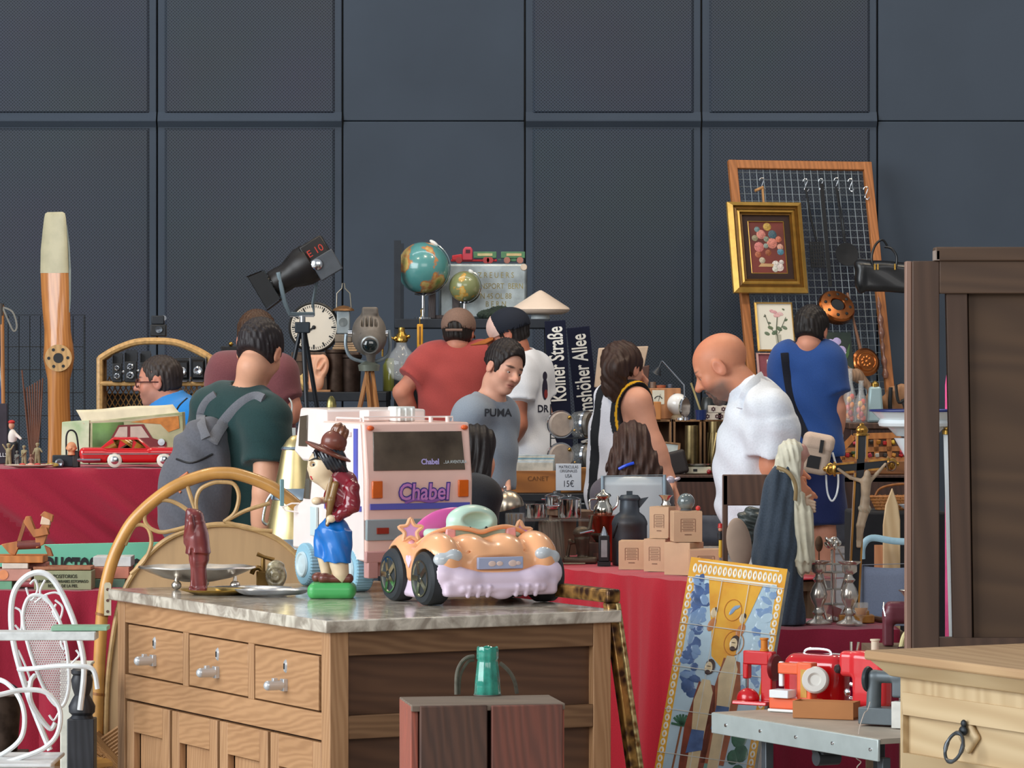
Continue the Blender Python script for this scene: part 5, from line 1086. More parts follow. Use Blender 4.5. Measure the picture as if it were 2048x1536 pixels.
b.build('rattan_binding',wood((172,124,76),(120,82,46),60.,(1,1,1)))
b=t.mb();b.tube(cr([(-210,-4,zh-1522),(-262,-24,zh-1524),(-305,-60,zh-1518),(-345,-120,zh-1510)],5),13,10);b.build('bamboo_foot',BM)
GF=mt((176,132,70),.3,.55,.3,34.,.4,'mottle',(60,36,22));GFL=mt((206,186,130),.3,.5,.3,60.,.3,'mottle',(120,80,40))
t=Th('gilded_frame','large tortoiseshell and gilt frame leaning behind the marble topped cabinet','picture frame',Vector((X(1300,9.5),9.5,.0)),1.)
o_=t.o.location;L_=lambda px,py,d:P(px,py,d)-o_
dv=Vector((-.463,.886,0));
A0=P(1229,1206,9.40);A1=Vector((A0.x+.125,A0.y-.01,.005));n_=Vector((.886,.463,0))
for nm,w0,w1,m in(('stile_inner',-.019,.004,GF),('stile_outer',.004,.019,GFL)):
 b=t.mb();ring=lambda c_:[c_+n_*w0-o_,c_+n_*w1-o_,c_+n_*w1+dv*.03-o_,c_+n_*w0+dv*.03-o_]
 b.loft([ring(A1),ring(A1.lerp(A0,.5)),ring(A0)]);b.build(nm,m,bev=.004)
b=t.mb();B1=A0+dv*1.05
def rg(c_):return[c_+n_*-.019-o_,c_+n_*.019-o_,c_+n_*.019+Vector((0,0,.034))-o_,c_+n_*-.019+Vector((0,0,.034))-o_]
b.loft([rg(A0),rg(B1)]);b.build('top_rail',GF,bev=.006)
b=t.mb();b.loft([[q-Vector((.125,-.01,0))+Vector((.25,-.02,-A0.z+.005))*1 for q in rg(A0)],[q+Vector((.125,-.01,-A0.z+.005))for q in rg(B1)]]);b.build('bottom_rail',GF)
b=t.mb();b.loft([[B1+n_*-.019-o_,B1+n_*.019-o_,B1+n_*.019+dv*.03-o_,B1+n_*-.019+dv*.03-o_],[q+Vector((.125,-.01,-A0.z+.005))for q in[B1+n_*-.019-o_,B1+n_*.019-o_,B1+n_*.019+dv*.03-o_,B1+n_*-.019+dv*.03-o_]]]);b.build('stile_far',GF)
CRT=t=Th('red_crate','weathered red wooden crate standing upright in front of the cabinet','crate',Vector((X(976,8.2),8.2,0)),1.,None,9)
RCW=mt((118,70,58),.75,0,.3,22.,.2,'wood',(86,58,50),(1,1,.12));RC2=mt((164,88,70),.75,0,.3,26.,.2,'wood',(120,76,66),(1,1,.12));hz_=.747
w_=.335;dpt=.20
b=t.mb();b.box((-.078,-.01,hz_/2),(.148,.018,hz_));b.build('front_board',mt((92,64,52),.75,0,.3,22.,.2,'wood',(64,48,42),(1,1,.12)),bev=.003)
b=t.mb();b.box((.084,-.01,hz_/2-.001),(.158,.018,hz_));b.build('front_board',RCW,bev=.003)
for k in range(2):b=t.mb();b.box((-w_/2+.006,.05+k*.098,hz_/2),(.018,.094,hz_-.004));b.build('side_board',RC2,bev=.003)
b=t.mb();b.box((w_/2-.006,.1,hz_/2),(.018,.19,hz_-.004));b.build('side_board',RC2,bev=.003)
b=t.mb();b.box((0,.095,hz_-.006),(w_+.004,.21,.014));b.build('top_board',mt((128,112,98),.8,0,.2,12.,.2,'wood',(96,82,70),(.12,1,1)),bev=.002)
b=t.mb();b.box((0,.195,hz_/2),(w_-.01,.016,hz_-.01));b.build('back_board',RCW)
p=ONZ(975,1390,hz_+.0015);t=Th('glass_vase','turquoise green moulded glass vase with a frilled top, standing on the red crate','vase',p,U(p.y))
b=t.mb();n=40;rings=[]
for r,z in((0,0),(25,0),(26,3),(24,30),(20,66),(19,70),(21,73),(21,90),(20,96),(17,95),(17,74),(16,66),(20,30),(21,6),(0,5)):
 rings.append([((r+.9*math.cos(10*2*math.pi*k/n)*(r>1))*math.cos(2*math.pi*k/n),(r+.9*math.cos(10*2*math.pi*k/n)*(r>1))*math.sin(2*math.pi*k/n),z+(1.5*math.sin(5*2*math.pi*k/n)if z>92 else 0))for k in range(n)])
b.loft(rings,cap=False);b.build('glass_body',mt((64,172,150),.05,0,.25,40.,alpha=.72,coat=1.),smooth=60)
b=t.mb();b.lathe([(0,.1),(28,.1),(28,2),(0,2)],30);b.build('base_disc',mt((96,96,88),.6))
RO=CRT.o;rq=ONZ(975,1388,hz_+.001)-RO.location;rq=Matrix.Rotation(R(-9),3,'Z')@rq;RP=mt((104,100,88),.9,0,.2,60.)
b=MB(U(8.35),RO).at(tuple(v/U(8.35)for v in rq));b.tube(cr([(-64,-2,0),(-63,-2,40),(-55,-2,62),(-42,0,74),(-27,4,76)],6),4,8);b.tube(cr([(-58,2,0),(-56,2,34),(-49,2,52),(-38,4,66),(-27,6,68)],6),3,8);b.build('rope_handle',RP)
b=MB(U(8.35),RO).at(tuple(v/U(8.35)for v in rq));b.tube(cr([(26,6,62),(36,4,54),(48,0,40),(56,-2,22),(60,-2,0)],6),4,8);b.build('rope_handle',RP)
WI=mt((224,226,226),.45,.1,.06,30.)
d_=10.0;t=Th('iron_chair','white wrought iron garden chair with woven oval back','chair',Vector((X(95,d_),d_,0)),U(d_));u=t.u;zf=720+1.5/u
def cp(pts,n=6):return cr([(q[0]-95,q[2]if len(q)>2 else 0,zf-q[1])for q in pts],n)
b=t.mb();b.tube(cp([(100,1500),(60,1400),(30,1300),(22,1230),(30,1180),(58,1150),(92,1148),(120,1180),(150,1250),(168,1330),(160,1420)]),6,8);b.build('back_frame',WI)
oval=[(54,1200),(72,1190),(95,1200),(120,1245),(135,1310),(138,1370),(128,1408),(112,1410),(90,1380),(62,1310),(46,1240)]
ov=cr([(x-95,0,zf-y)for x,y in oval],6,True);b=t.mb();b.tube(ov,4,8,True);b.build('oval_rim',WI)
def inside(x,z):
 c_=False;n=len(ov);j=n-1
 for i in range(n):
  if(ov[i].z>z)!=(ov[j].z>z)and x<(ov[j].x-ov[i].x)*(z-ov[i].z)/(ov[j].z-ov[i].z)+ov[i].x:c_=not c_
  j=i
 return c_
b=t.mb();zs_=[v.z for v in ov];z=min(zs_);i=0
while z<max(zs_):
 for k in range(28):
  x=-60+k*4.6+(2.3 if i%2 else 0)+(z-min(zs_))*-.10
  if inside(x,z)and inside(x+4.6,z+4):
   b.box((x,0,z),(4.8,1.6,2.2));b.box((x+1.2,0,z+2.2),(2.4,1.6,3.4))
 z+=4.6;i+=1
b.build('woven_back',mt((218,208,206),.6))
for l in([(52,1175),(62,1200),(75,1180),(70,1160),(60,1168)],[(90,1160),(80,1185),(96,1205),(92,1190)],[(110,1200),(125,1215),(118,1240),(106,1225),(112,1208)],[(138,1260),(125,1265),(122,1285),(128,1300)],[(30,1215),(42,1225),(42,1260),(30,1250)],[(36,1300),(50,1330),(60,1360),(50,1365)],[(140,1330),(150,1320),(158,1310),(152,1300)],[(120,1420),(108,1440),(98,1430)],[(70,1205),(90,1190),(110,1185),(122,1190)]):
 b=t.mb();b.tube(cp(l,8),2.4,6);b.build('scroll',WI)
for l in([(40,1337,-20),(75,1332,-60),(120,1326,-80),(165,1325,-90),(196,1332,-90),(205,1370,-90)],[(0-30,1384,-160),(20,1376,-150),(62,1368,-140),(108,1372,-140),(136,1405,-140),(134,1450,-150),(108,1480,-150),(60,1500,-150),(10,1512,-150),(-40,1500,-150)],[(-20,1352,-30),(20,1360,-60),(50,1390,-80),(61,1430,-90),(52,1470,-90),(15,1500,-90),(-20,1510,-90)],[(78,1345,-60),(70,1360,-70),(72,1400,-70),(105,1450,-60),(118,1440,-60)]):
 b=t.mb();b.tube(cp(l,8),5,8);b.build('armrest',WI)
b=t.mb();b.box((-55,-110,zf-1508),(180,220,8));b.build('seat',WI,bev=3)
for x,y in((-120,-200),(0,-200),(10,-10),(-110,-10)):b=t.mb();b.tube([(x,y,zf-1505),(x+6,y,0)],5,8);b.build('leg',WI)
d_=9.55;t=Th('iron_table','narrow white painted iron table crossing in front of the chair back','table',Vector((X(40,d_),d_,0)),U(d_));u=t.u;zf=720+1.5/u
b=t.mb();b.box((0,35,zf-1273),(300,70,17));b.build('table_top',mt((214,216,214),.5,0,.12,40.),bev=2)
for x in(-140,-110):b=t.mb();b.tube([(x,60,zf-1280),(x+4,60,0)],2.5,8);b.build('leg',WI)
b=ONE('pale green painted slab lying on the white iron table','slab',158,1264,d_+.03);b.loc.z=1.5-(1264-720)*d_/F;b.box((0,30,5),(112,60,9));b.build('green_slab',mt((140,178,150),.5,0,.1,20.),bev=1)
d_=10.15;t=Th('turned_post','black turned wooden post beside the bamboo headboard','post',Vector((X(164,d_),d_,0)),U(d_));u=t.u;zf=720+1.5/u;Zp=lambda y:zf-y
BKW=wood((52,54,60),(30,32,36),20.,rough=.45)
b=t.mb();b.lathe([(24,Zp(1436)),(20,Zp(1430)),(26,Zp(1424)),(27,Zp(1412)),(20,Zp(1398)),(15,Zp(1390)),(20,Zp(1375)),(22,Zp(1360)),(18,Zp(1350)),(22,Zp(1346)),(22,Zp(1340)),(14,Zp(1335)),(0,Zp(1334))],28);b.build('turned_shaft',BKW)
b=t.mb();b.box((0,0,Zp(1436)/2),(54,54,Zp(1436)));b.build('square_foot',BKW,bev=2)
d_=10.5;t=Th('white_chest','plain white chest behind the black turned post','chest',Vector((X(152,d_),d_,0)),U(d_));zf=720+1.5/t.u
b=t.mb();b.box((0,10,(zf-1330)/2),(60,50,zf-1330));b.build('body',mt((222,220,206),.6),bev=2)
b=t.mb();b.box((0,10,zf-1327),(66,58,6));b.build('lid',mt((222,220,206),.6),bev=2)
d_=10.75;t=Th('metal_bucket','dark rusty metal bucket standing at the lower left edge','bucket',Vector((X(5,d_),d_,0)),U(d_));zf=720+1.5/t.u
b=t.mb();b.lathe([(0,zf-1500),(30,zf-1500),(38,zf-1395),(40,zf-1390),(36,zf-1390),(30,zf-1470),(0,zf-1470)],28);b.build('pail',metal((84,70,62),.6,.3));
b=t.mb();b.tube(arc(0,zf-1395,38,30,0,180,14),1.6,6);b.build('bail_handle',IRON)
b=t.mb();b.box((0,0,(zf-1502)/2),(96,80,zf-1502));b.build('box_stand',mt((74,62,56),.7),bev=2)
#  back of the stall, centre
def zrel(z,d):return HY+(H-z)*F/d
def at(px,z,d):return Vector((X(px,d),d,z))
ZS=1.36
t=Th('shelf_unit','low black shelf unit behind the tripods','shelf',at(662,0,16.65));w_=X(780,16.4)-X(545,16.4)
b=t.mb();b.box((0,0,ZS-.02),(w_,.6,.04));b.build('top_board',DARKM,bev=.003)
b=t.mb();b.box((0,.02,ZS-.45),(w_-.02,.54,.03));b.build('lower_board',DARKM)
for s_ in(-1,1):b=t.mb();b.box((s_*(w_/2-.02),0,ZS/2-.02),(.035,.58,ZS-.04));b.build('side_panel',DARKM)
t=Th('wooden_crate','dark brown wooden crate carrying the clock and lantern','crate',at(652,ZS+.001,16.78),U(16.78))
b=t.mb();b.box((0,0,39),(134,90,78));b.build('body',wood((84,64,50),(54,40,32),rough=.7),bev=2)
b=t.mb();b.box((0,-46,66),(128,3,12));b.box((0,-46,30),(128,3,3));b.build('front_batten',wood((98,76,60),rough=.7))
zc1=ZS+.001+78.5*U(16.78)
t=Th('wall_clock','large round station clock with white face and deep black case','clock',at(628,zc1,16.75),U(16.75))
b=t.mb();b.at((0,0,49),(90,0,0));b.lathe([(0,-30),(49,-30),(51,-20),(51,6),(48,8),(46,5),(0,5)],56);b.build('case',mt((26,25,25),.35,0,.1,10.),smooth=50)
b=t.mb();b.at((0,-5.6,49),(90,0,0));b.lathe([(0,0),(46,0),(46,.6),(0,.6)],56);fc_=b.build('dial',mt((226,216,200),.3,0,.03,6.,coat=.5))
for k in range(60):
 a=k*math.pi/30;l=9 if k%5==0 else 4.5;w=3 if k%5==0 else 1.2
 b=t.mb()if k==0 else b;b.bar(((44-l)*math.sin(a),-6.6,49+(44-l)*math.cos(a)),(44*math.sin(a),-6.6,49+44*math.cos(a)),w,.6,(0,1,0))
b.build('minute_marks',BLACK,fc_)
b=t.mb();b.bar((0,-7.4,49),(-20,-7.4,36),3.4,.6,(0,1,0));b.build('hour_hand',BLACK,fc_)
b=t.mb();b.bar((0,-7.9,49),(-30,-7.9,26),2.4,.6,(0,1,0));b.ell((0,-8,49),(4,1.5,4));b.build('minute_hand',BLACK,fc_)
t=Th('railway_lantern','grey railway lantern with tall wire handle and brown cap','lantern',at(687,zc1+19.2*U(16.6),16.74),U(16.72));LG=mt((150,160,164),.4,.2,.1,20.)
b=t.mb();b.box((0,0,40),(26,24,46));b.build('body',LG,bev=2)
b=t.mb();b.box((0,0,8),(34,30,16));b.build('oil_base',mt((122,110,96),.5,.2),bev=2)
b=t.mb();b.lathe([(22,63),(20,67),(10,72),(0,74)],24);b.build('cap',mt((128,90,54),.45,.4))
b=t.mb();b.tube([(-14,0,62),(-13,0,98),(-3,0,108),(-2,0,118),(2,0,118),(3,0,108),(13,0,98),(16,0,62)],1.2,6);b.build('wire_handle',metal((190,180,160),.3))
b=t.mb();b.lathe([(0,0),(9,0),(10,5),(8,7),(0,6)],18,(0,-12,40),(90,0,0));b.build('lens',glass((220,230,230)))
for i in range(4):
 b=MB(U(16.6));b.loc=at(689+i,zc1+.001+i*4.7*U(16.6),16.75);b.tags=(('bottom folded brown cloth under the lantern','second folded cloth from below beside the lantern','third folded beige cloth beside the lantern','top folded beige cloth in front of the lantern')[i],'cloth','pile of folded cloths');b.box((0,0,2.2),(52-i*3,34,4.4));b.build('folded_cloth',mt((182-i*6,150-i*4,112),.9,0,.15,60.),bev=1.6)
for px,r,h,lab,c in((672,20,84,'tall dark rusty metal pot with rolled rim beside the ear model',(78,64,56)),(702,20,74,'second dark brown metal pot, right of the taller one',(66,54,48))):
 b=MB(U(16.5));b.loc=at(px,ZS+.001,16.47);b.tags=(lab,'pot');b.lathe([(0,0),(r-2,0),(r,h*.6),(r,h-8),(r+2,h-6),(r+2,h),(r-1,h),(r-3,4),(0,4)],30);b.build('metal_pot',metal(c,.55,.25))
t=Th('ear_model','oversized anatomical ear model on a small wooden board','model',at(637,ZS+.001,16.42),U(16.42));u=t.u
b=t.mb();b.box((2,0,2),(44,26,4));b.build('board',wood((176,126,84)))
f=Fd((-30,-24,0),(34,24,86),1.3,u=u);f.bx((-8,4,38),(12,10,36),6,4);f.el((6,-4,50),(15,11,25),6,frame(0,0,8));f.el((2,-4,20),(9,9,15),8)
f.el((6,-14,52),(9,7,17),3,frame(0,0,8),'s');f.rc((2,-10,44),(12,-10,60),3.5,3,3);f.el((0,-14,36),(6,6,8),3,op='s');f.cut((0,0,3),(0,0,-1));f.mesh('ear',mt((226,168,136),.45,0,.05,20.),t)
f=Fd((-30,-20,0),(30,20,60),1.6,u=U(16.4));f.el((0,0,14),(24,15,15),6);f.el((-6,2,28),(14,10,12),6);f.rc((-18,-4,14),(-22,-6,34),7,4,5);f.rc((12,0,22),(18,0,42),7,3,5);f.disp(lambda X,Y,Z:2.4*np.abs(np.sin(.25*X+.3*Z))*np.sin(.33*Y+.2*Z));f.cut((0,0,0),(0,0,-1))
o=f.mesh('paper_bag',mt((208,178,116),.8,0,.15,12.));o.location=at(592,ZS+.001,16.42);tag(o,'crumpled yellow paper bag left of the ear model on the black shelf','bag')
t=Th('glass_lamp','round clear glass oil lamp with brass burner and brass foot','lamp',at(803,ZS+.001,16.5),U(16.5))
b=t.mb();b.lathe([(0,0),(16,0),(14,4),(6,8),(5,20),(0,20)],24);b.build('foot',BRASS)
b=t.mb();b.lathe([(4,20),(20,26),(30,44),(31,60),(22,78),(12,90),(10,100),(9,100),(11,89),(21,77),(29.6,60),(28.6,45),(19,28),(4,22)],32);b.build('glass_bulb',glass((226,230,232)),smooth=70)
b=t.mb();b.lathe([(10,98),(13,102),(12,112),(7,118),(6,128),(0,130)],24);b.ell((-12,-6,106),5);b.ell((14,-4,110),4);b.build('burner',BRASS)
b=t.mb();b.tube(cr([(-14,0,104),(-34,0,112),(-38,0,70),(-36,0,120)],5),2,6);b.build('brass_bracket',BRASS)
b=ONE('small clear glass jar of olive liquid beside the red shirt','jar',826,0,16.72);b.loc.z=ZS+.001;b.lathe([(0,0),(20,0),(21,4),(21,52),(16,60),(17,66),(0,66)],26);b.loc=at(786,ZS+.001,16.85);b.build('glass_jar',mt((136,140,66),.1,0,.1,8.,coat=1.))
t=Th('display_rack','tall dark steel rack with a shelf carrying two globes','rack',at(945,0,17.0));zr_=H-(638-HY)*16.75/F
RM=mt((40,45,53),.5,.3,.1,20.)
b=t.mb();b.box((0,0,zr_-.02),(X(1096,16.75)-X(786,16.75),.5,.042));b.build('shelf_board',RM,bev=.003)
b=t.mb();b.box((0,0,.70),(X(1096,16.75)-X(786,16.75),.46,.03));b.build('lower_board',RM)
for sx in(-1,1):
 for sy in(-1,1):
  x_=sx*(X(1092,16.75)-X(790,16.75))/2;tp=(H-(484-HY)*17/F)if sx<0 else zr_-.04
  b=t.mb();b.box((x_+.004,sy*.22,tp/2),(.03,.03,tp));b.build('post',RM)
b=t.mb();b.box((0,.235,(zr_+.72)/2),(.66,.01,.5));b.build('back_panel',mt((34,37,42),.6))
def globe(px,r,zc_py,d,label,seed,sea,land):
 q=Th('globe',label,'globe',at(px,zr_+.002,d),U(d));zc=zrel(zr_,d)-zc_py
 m=bpy.data.materials.new('mat_globe');m.use_nodes=True;N=m.node_tree.nodes;L=m.node_tree.links;bs=N['Principled BSDF']
 tc=N.new('ShaderNodeTexCoord');mp=N.new('ShaderNodeMapping');mp.inputs['Location'].default_value=(seed,seed*.7,0);L.new(tc.outputs['Object'],mp.inputs['Vector'])
 ns=N.new('ShaderNodeTexNoise');ns.inputs['Scale'].default_value=.9/(r*q.u);ns.inputs['Detail'].default_value=6;L.new(mp.outputs['Vector'],ns.inputs['Vector'])
 rp=N.new('ShaderNodeValToRGB');L.new(ns.outputs['Fac'],rp.inputs['Fac']);el=rp.color_ramp.elements;el[0].color=(*lin(sea),1);el[0].position=.53;el[1].color=(*lin(land),1);el[1].position=.555
 e=el.new(.60);e.color=(*lin((206,180,110)),1);e=el.new(.68);e.color=(*lin((120,150,80)),1)
 L.new(rp.outputs['Color'],bs.inputs['Base Color']);bs.inputs['Roughness'].default_value=.25;bs.inputs['Coat Weight'].default_value=.6
 b=q.mb();b.ell((0,0,0),r,48,32);o=b.build('ball',m);o.location=(0,0,zc*q.u)
 b=q.mb();b.tube([((r+2.5)*math.sin(R(a)),0,zc+(r+2.5)*math.cos(R(a)))for a in range(22,200,8)],1.6,6);b.build('meridian_arm',CHROME)
 b=q.mb();b.lathe([(0,0),(r*.34,0),(r*.34,3),(4,6),(3.5,zc-r-3),(6,zc-r-2),(r*.3,zc-r+2),(0,zc-r+2)],24);b.build('stand',CHROME)
 b=q.mb();b.ell((r*.42,0,zc+r*.96),(r*.2,3,4),12,8,(0,35,0));b.build('pole_cap',mt((224,226,224),.3));return q
globe(846,52,537,16.88,'large blue green globe on a chrome stand',3.3,(84,146,144),(190,120,66));globe(929,31,574,16.9,'smaller olive globe in front of the zinc chest',8.1,(132,138,94),(204,150,60))
t=Th('zinc_chest','dented zinc chest with faded writing standing behind the small globe','chest',at(966,zr_+.002,17.12),U(17.0));hz2=zrel(zr_,17.0)-527
b=t.mb();b.box((0,0,hz2/2),(178,70,hz2));b.build('chest_body',metal((176,186,188),.45,.22,14.),bev=6,seg=3)
b=t.mb();b.lathe([(0,0),(7,0),(6,3),(0,3)],16,(82,-35,hz2-8),(90,0,0));b.build('rivet_plate',mt((214,196,176),.5),bev=0)
for s_,z_ in(('Z R E U E R S',88),('TRANSPORT  BERN',66),('N 45 OL 88',46),('B E R N',30)):text(s_,16*t.u,mt((150,140,86),.6),t,(26*t.u,-35.6*t.u,z_*t.u),(90,0,0),'faded_lettering',.0002,sx=.8)
zt2=zr_+.002+hz2*t.u
t=Th('toy_lorry','red toy lorry with a green box body, on top of the zinc chest','toy lorry',at(948,zt2+.001,17.12),U(17.12));TR=plastic((200,40,52),.35);TG=mt((84,130,92),.45)
b=t.mb();b.box((0,0,6),(92,16,5));b.prism([(-44,6),(-44,16),(-24,19),(-22,6)],-9,9);b.build('chassis',TR,bev=1.5)
b=t.mb();b.prism([(-24,6),(-22,28),(-18,33),(-6,33),(-3,28),(-2,6)],-11,11);b.build('cab',plastic((204,66,84),.35),bev=2)
b=t.mb();b.box((-12,-11.3,24),(9,1,7));b.build('cab_window',mt((70,30,44),.3))
b=t.mb();b.box((22,0,17),(46,24,13));b.build('box_body',TG,bev=1)
b=t.mb();b.box((22,-12.4,17.5),(30,.8,5));b.build('side_label',mt((206,190,140),.6))
for x in(-30,24,32):
 for y in(-10,10):b=t.mb();b.lathe([(0,-2.5),(6.5,-2.5),(6.5,2.5),(0,2.5)],18,(x,y,6.5),(90,0,0));b.build('wheel',plastic((170,62,62)))
t=Th('toy_trailer','green toy trailer coupled behind the red toy lorry','toy trailer',at(1026,zt2+.001,17.12),U(17.12))
b=t.mb();b.box((0,0,17),(48,24,13));b.box((0,0,8),(14,18,8));b.build('box_body',TG,bev=1)
b=t.mb();b.box((2,-12.4,17.5),(30,.8,5));b.build('side_label',mt((206,180,130),.6))
b=t.mb();b.bar((-24,0,8),(-30,0,8),3,3);b.build('draw_bar',TG)
for x in(-12,14):
 for y in(-10,10):b=t.mb();b.lathe([(0,-2.5),(6.5,-2.5),(6.5,2.5),(0,2.5)],18,(x,y,6.5),(90,0,0));b.build('wheel',mt((166,110,96),.5))
t=Th('picture_frame','narrow dark carved picture frame standing behind the large globe','picture frame',at(872,zr_+.002,17.0),U(17.0));DF=wood((92,80,78),(56,48,48),40.)
for x in(-8,40):b=t.mb();b.box((x,0,34),(15,8,68),(-6,0,0));b.build('stile',DF,bev=2)
b=t.mb();b.box((16,0,4),(62,8,8));b.build('bottom_rail',DF,bev=2)
f=Fd((-42,-20,0),(42,20,34),1.4,u=U(16.85));f.el((4,0,8),(36,14,12),6);f.el((16,0,16),(22,10,10),6);f.disp(lambda X,Y,Z:1.2*np.sin(.8*X)*np.sin(.7*Z+.5*Y));f.cut((0,0,0),(0,0,-1));o=f.mesh('felt_hat',mt((44,56,46),.9,0,.3,30.));o.location=at(985,zr_+.002,16.84);tag(o,'crumpled dark green felt hat lying on the rack shelf','hat')
t=Th('cone_lamp','cream cone shaped lamp on a white base at the right end of the rack','lamp',at(1081,zr_+.002,16.88),U(16.88))
b=t.mb();b.lathe([(0,0),(19,0),(18,8),(0,8)],28);b.build('base',mt((214,222,224),.4))
b=t.mb();b.lathe([(0,8),(44,9),(56,14),(59,19),(56,23),(8,54),(2,57),(0,57)],48);b.build('shade',mt((226,204,184),.4,0,.03,8.),smooth=40)
t=Th('spring_balance','yellow spring balance hanging from the rack shelf edge','balance',at(840,H-(697-HY)*16.7/F,16.7),U(16.7))
b=t.mb();b.box((0,0,24),(12,6,50));b.build('body',mt((226,160,44),.4),bev=2)
b=t.mb();b.box((0,-3.4,26),(3,.6,36));b.build('scale_slot',mt((110,70,30),.5))
b=t.mb();b.tube(cr([(0,0,48),(0,0,60),(3,0,66),(2,0,76),(6,6,80)],5),1.2,6);b.build('hook',BRASS)
def leg3(t,top,r,zs,m,n='leg',rad=3.,yaw=20,flat=False):
 for k in range(3):
  a=R(yaw+120*k);e=(top[0]+r*math.cos(a),top[1]+r*math.sin(a),0);b=t.mb()
  if flat:
   o_=Vector((-math.sin(a),math.cos(a),0))*4.5
   for s_ in(-1,1):b.bar(Vector(top)+o_*s_*1.4,Vector(e)+o_*s_*.5,5,7)
  else:b.tube([top,e],rad,8)
  b.build(n,m)
d_=14.75;t=Th('studio_lamp','large black studio spotlight with barn doors on a black tripod','spotlight',at(600,0,d_),U(d_));zf=720+1.5/t.u;Zs=lambda y:zf-y
leg3(t,(5,0,Zs(640)),190,0,mt((26,30,36),.4,.3),rad=4.6,yaw=-75)
b=t.mb();b.box((5,0,Zs(655)),(30,22,22));b.build('tripod_head',mt((44,52,60),.4,.3),bev=2)
b=t.mb();b.cyl((5,0,Zs(648)),(5,0,Zs(632)),6);b.bar((-20,0,Zs(632)),(28,0,Zs(632)),5,4);b.build('spigot',CHROME)
b=t.mb();b.tube([(-42,-26,Zs(545)),(-30,-26,Zs(602)),(-20,-10,Zs(628)),(28,10,Zs(628)),(24,30,Zs(608)),(38,30,Zs(530))],4.6,8,flat=.45);b.build('yoke',mt((122,138,146),.4,.4))
HB=mt((34,30,29),.4,.1,.3,10.);ax0=Vector((-58,0,Zs(572)));ax1=Vector((60,0,Zs(502)));dr=(ax1-ax0).normalized();ang=math.degrees(math.atan2(dr.z,dr.x))
b=t.mb();b.at(ax0,(0,90-ang,0));b.lathe([(0,4),(26,4),(28,10),(27,40),(34,56),(40,74),(40,92),(32,96),(0,96)],36);b.build('lamp_housing',HB,smooth=50)
b=t.mb();b.at(ax0,(0,-ang,0));b.box((112,0,4),(52,62,66));b.build('lamp_house',HB,bev=4)
b=t.mb();b.at(ax0,(0,-ang,0));b.box((118,-33,-22),(50,8,46));b.build('control_box',mt((76,80,86),.45,.3),bev=2)
b=t.mb();b.lathe([(0,0),(11,0),(11,5),(6,7),(0,7)],20,(36,-36,Zs(530)),(90,0,0));b.build('tilt_knob',CHROME)
text('E 10',20*t.u,mt((190,56,40),.6),t,((ax0+dr*112+Vector((-6,-31.6,12)))*t.u),(90,-ang,0),'painted_number',.0004)
b=t.mb();b.at(ax0,(0,90-ang,0));b.lathe([(26,-12),(27,6),(23,6),(22,0),(0,-2)],32);b.build('front_lens',mt((20,22,26),.1,0,.1,10.,coat=1.))
for z0,z1 in((34,44),(-34,-42)):
 b=t.mb();b.at(ax0,(0,-ang,0));b.hexa([(2,-30,z0),(2,30,z0),(4,30,z0),(4,-30,z0),(-32,-34,z1*.9),(-32,34,z1*.9),(-29,34,z1*.9),(-29,-34,z1*.9)]);b.build('barn_door',mt((22,24,27),.6,.1))
b=t.mb();b.at(ax0,(0,-ang,0));b.hexa([(2,-32,-32),(2,-32,32),(4,-34,32),(4,-34,-32),(-30,-34,-36),(-30,-34,36),(-28,-36,36),(-28,-36,-36)]);b.build('barn_door',mt((22,24,27),.6,.1))
b=t.mb();b.at(ax0,(0,-ang,0));b.box((2,0,0),(4,66,66));b.build('door_holder',mt((64,74,80),.5,.3))
d_=15.1;t=Th('projector_lamp','grey theatre spotlight in a tubular yoke on a wooden tripod','spotlight',at(738,0,d_),U(d_));zf=720+1.5/t.u;TW2=wood((190,132,78),(150,98,54),20.,rough=.5)
leg3(t,(0,0,Zs(732)),165,0,TW2,yaw=-68,flat=True)
b=t.mb();b.lathe([(0,Zs(742)),(20,Zs(742)),(22,Zs(730)),(12,Zs(724)),(8,Zs(722)),(0,Zs(722))],20);b.build('tripod_head',mt((130,136,124),.4,.4))
b=t.mb();b.tube(cr([(-46,0,Zs(668)),(-46,0,Zs(695)),(-34,0,Zs(716)),(0,0,Zs(724)),(32,0,Zs(716)),(42,0,Zs(695)),(40,0,Zs(660))],6),3.6,8);b.build('yoke',mt((140,152,160),.35,.5))
PG=mt((128,120,112),.5,.2,.15,20.)
f=Fd((-50,-70,Zs(740)),(50,50,Zs(600)),1.8,u=t.u);f.el((0,8,Zs(668)),(35,40,44),6);f.cone((4,-62,Zs(690)),(2,0,Zs(676)),17,30,10);f.bx((2,0,Zs(622)),(16,14,8),4,8);f.rc((4,-10,Zs(710)),(4,-4,Zs(722)),10,8,5)
for k in range(4):f.bx((-12+k*9,-26,Zs(642)),(2.4,10,12),1,1,op='s')
f.mesh('lamp_housing',PG,t)
b=t.mb();b.lathe([(14,0),(18,0),(18,6),(15,7),(14,2)],26,(4,-58,Zs(689)),(100,0,0));b.build('lens_rim',mt((150,152,150),.3,.6))
b=t.mb();b.ell((4,-61,Zs(689.5)),(14.5,5,14.5));b.build('lens',mt((22,34,34),.05,0,.1,5.,coat=1.))
b=t.mb();b.tube(arc(2,Zs(672),19,10,20,160,10,-33),1.6,6);b.build('vent_hood',mt((70,66,62),.5))
for x in(-42,38):b=t.mb();b.cyl((x,0,Zs(667)),(x*.8,0,Zs(667)),7,7);b.build('yoke_knob',CHROME)
NV=mt((20,24,46),.7,0,.08,12.,spec=.2);WL=mt((236,234,228),.6)
table_box('display_table','dark display table carrying the blue street signs',X(1106,16.9),X(1310,16.9),16.55,17.1,0,.90,DARKM)
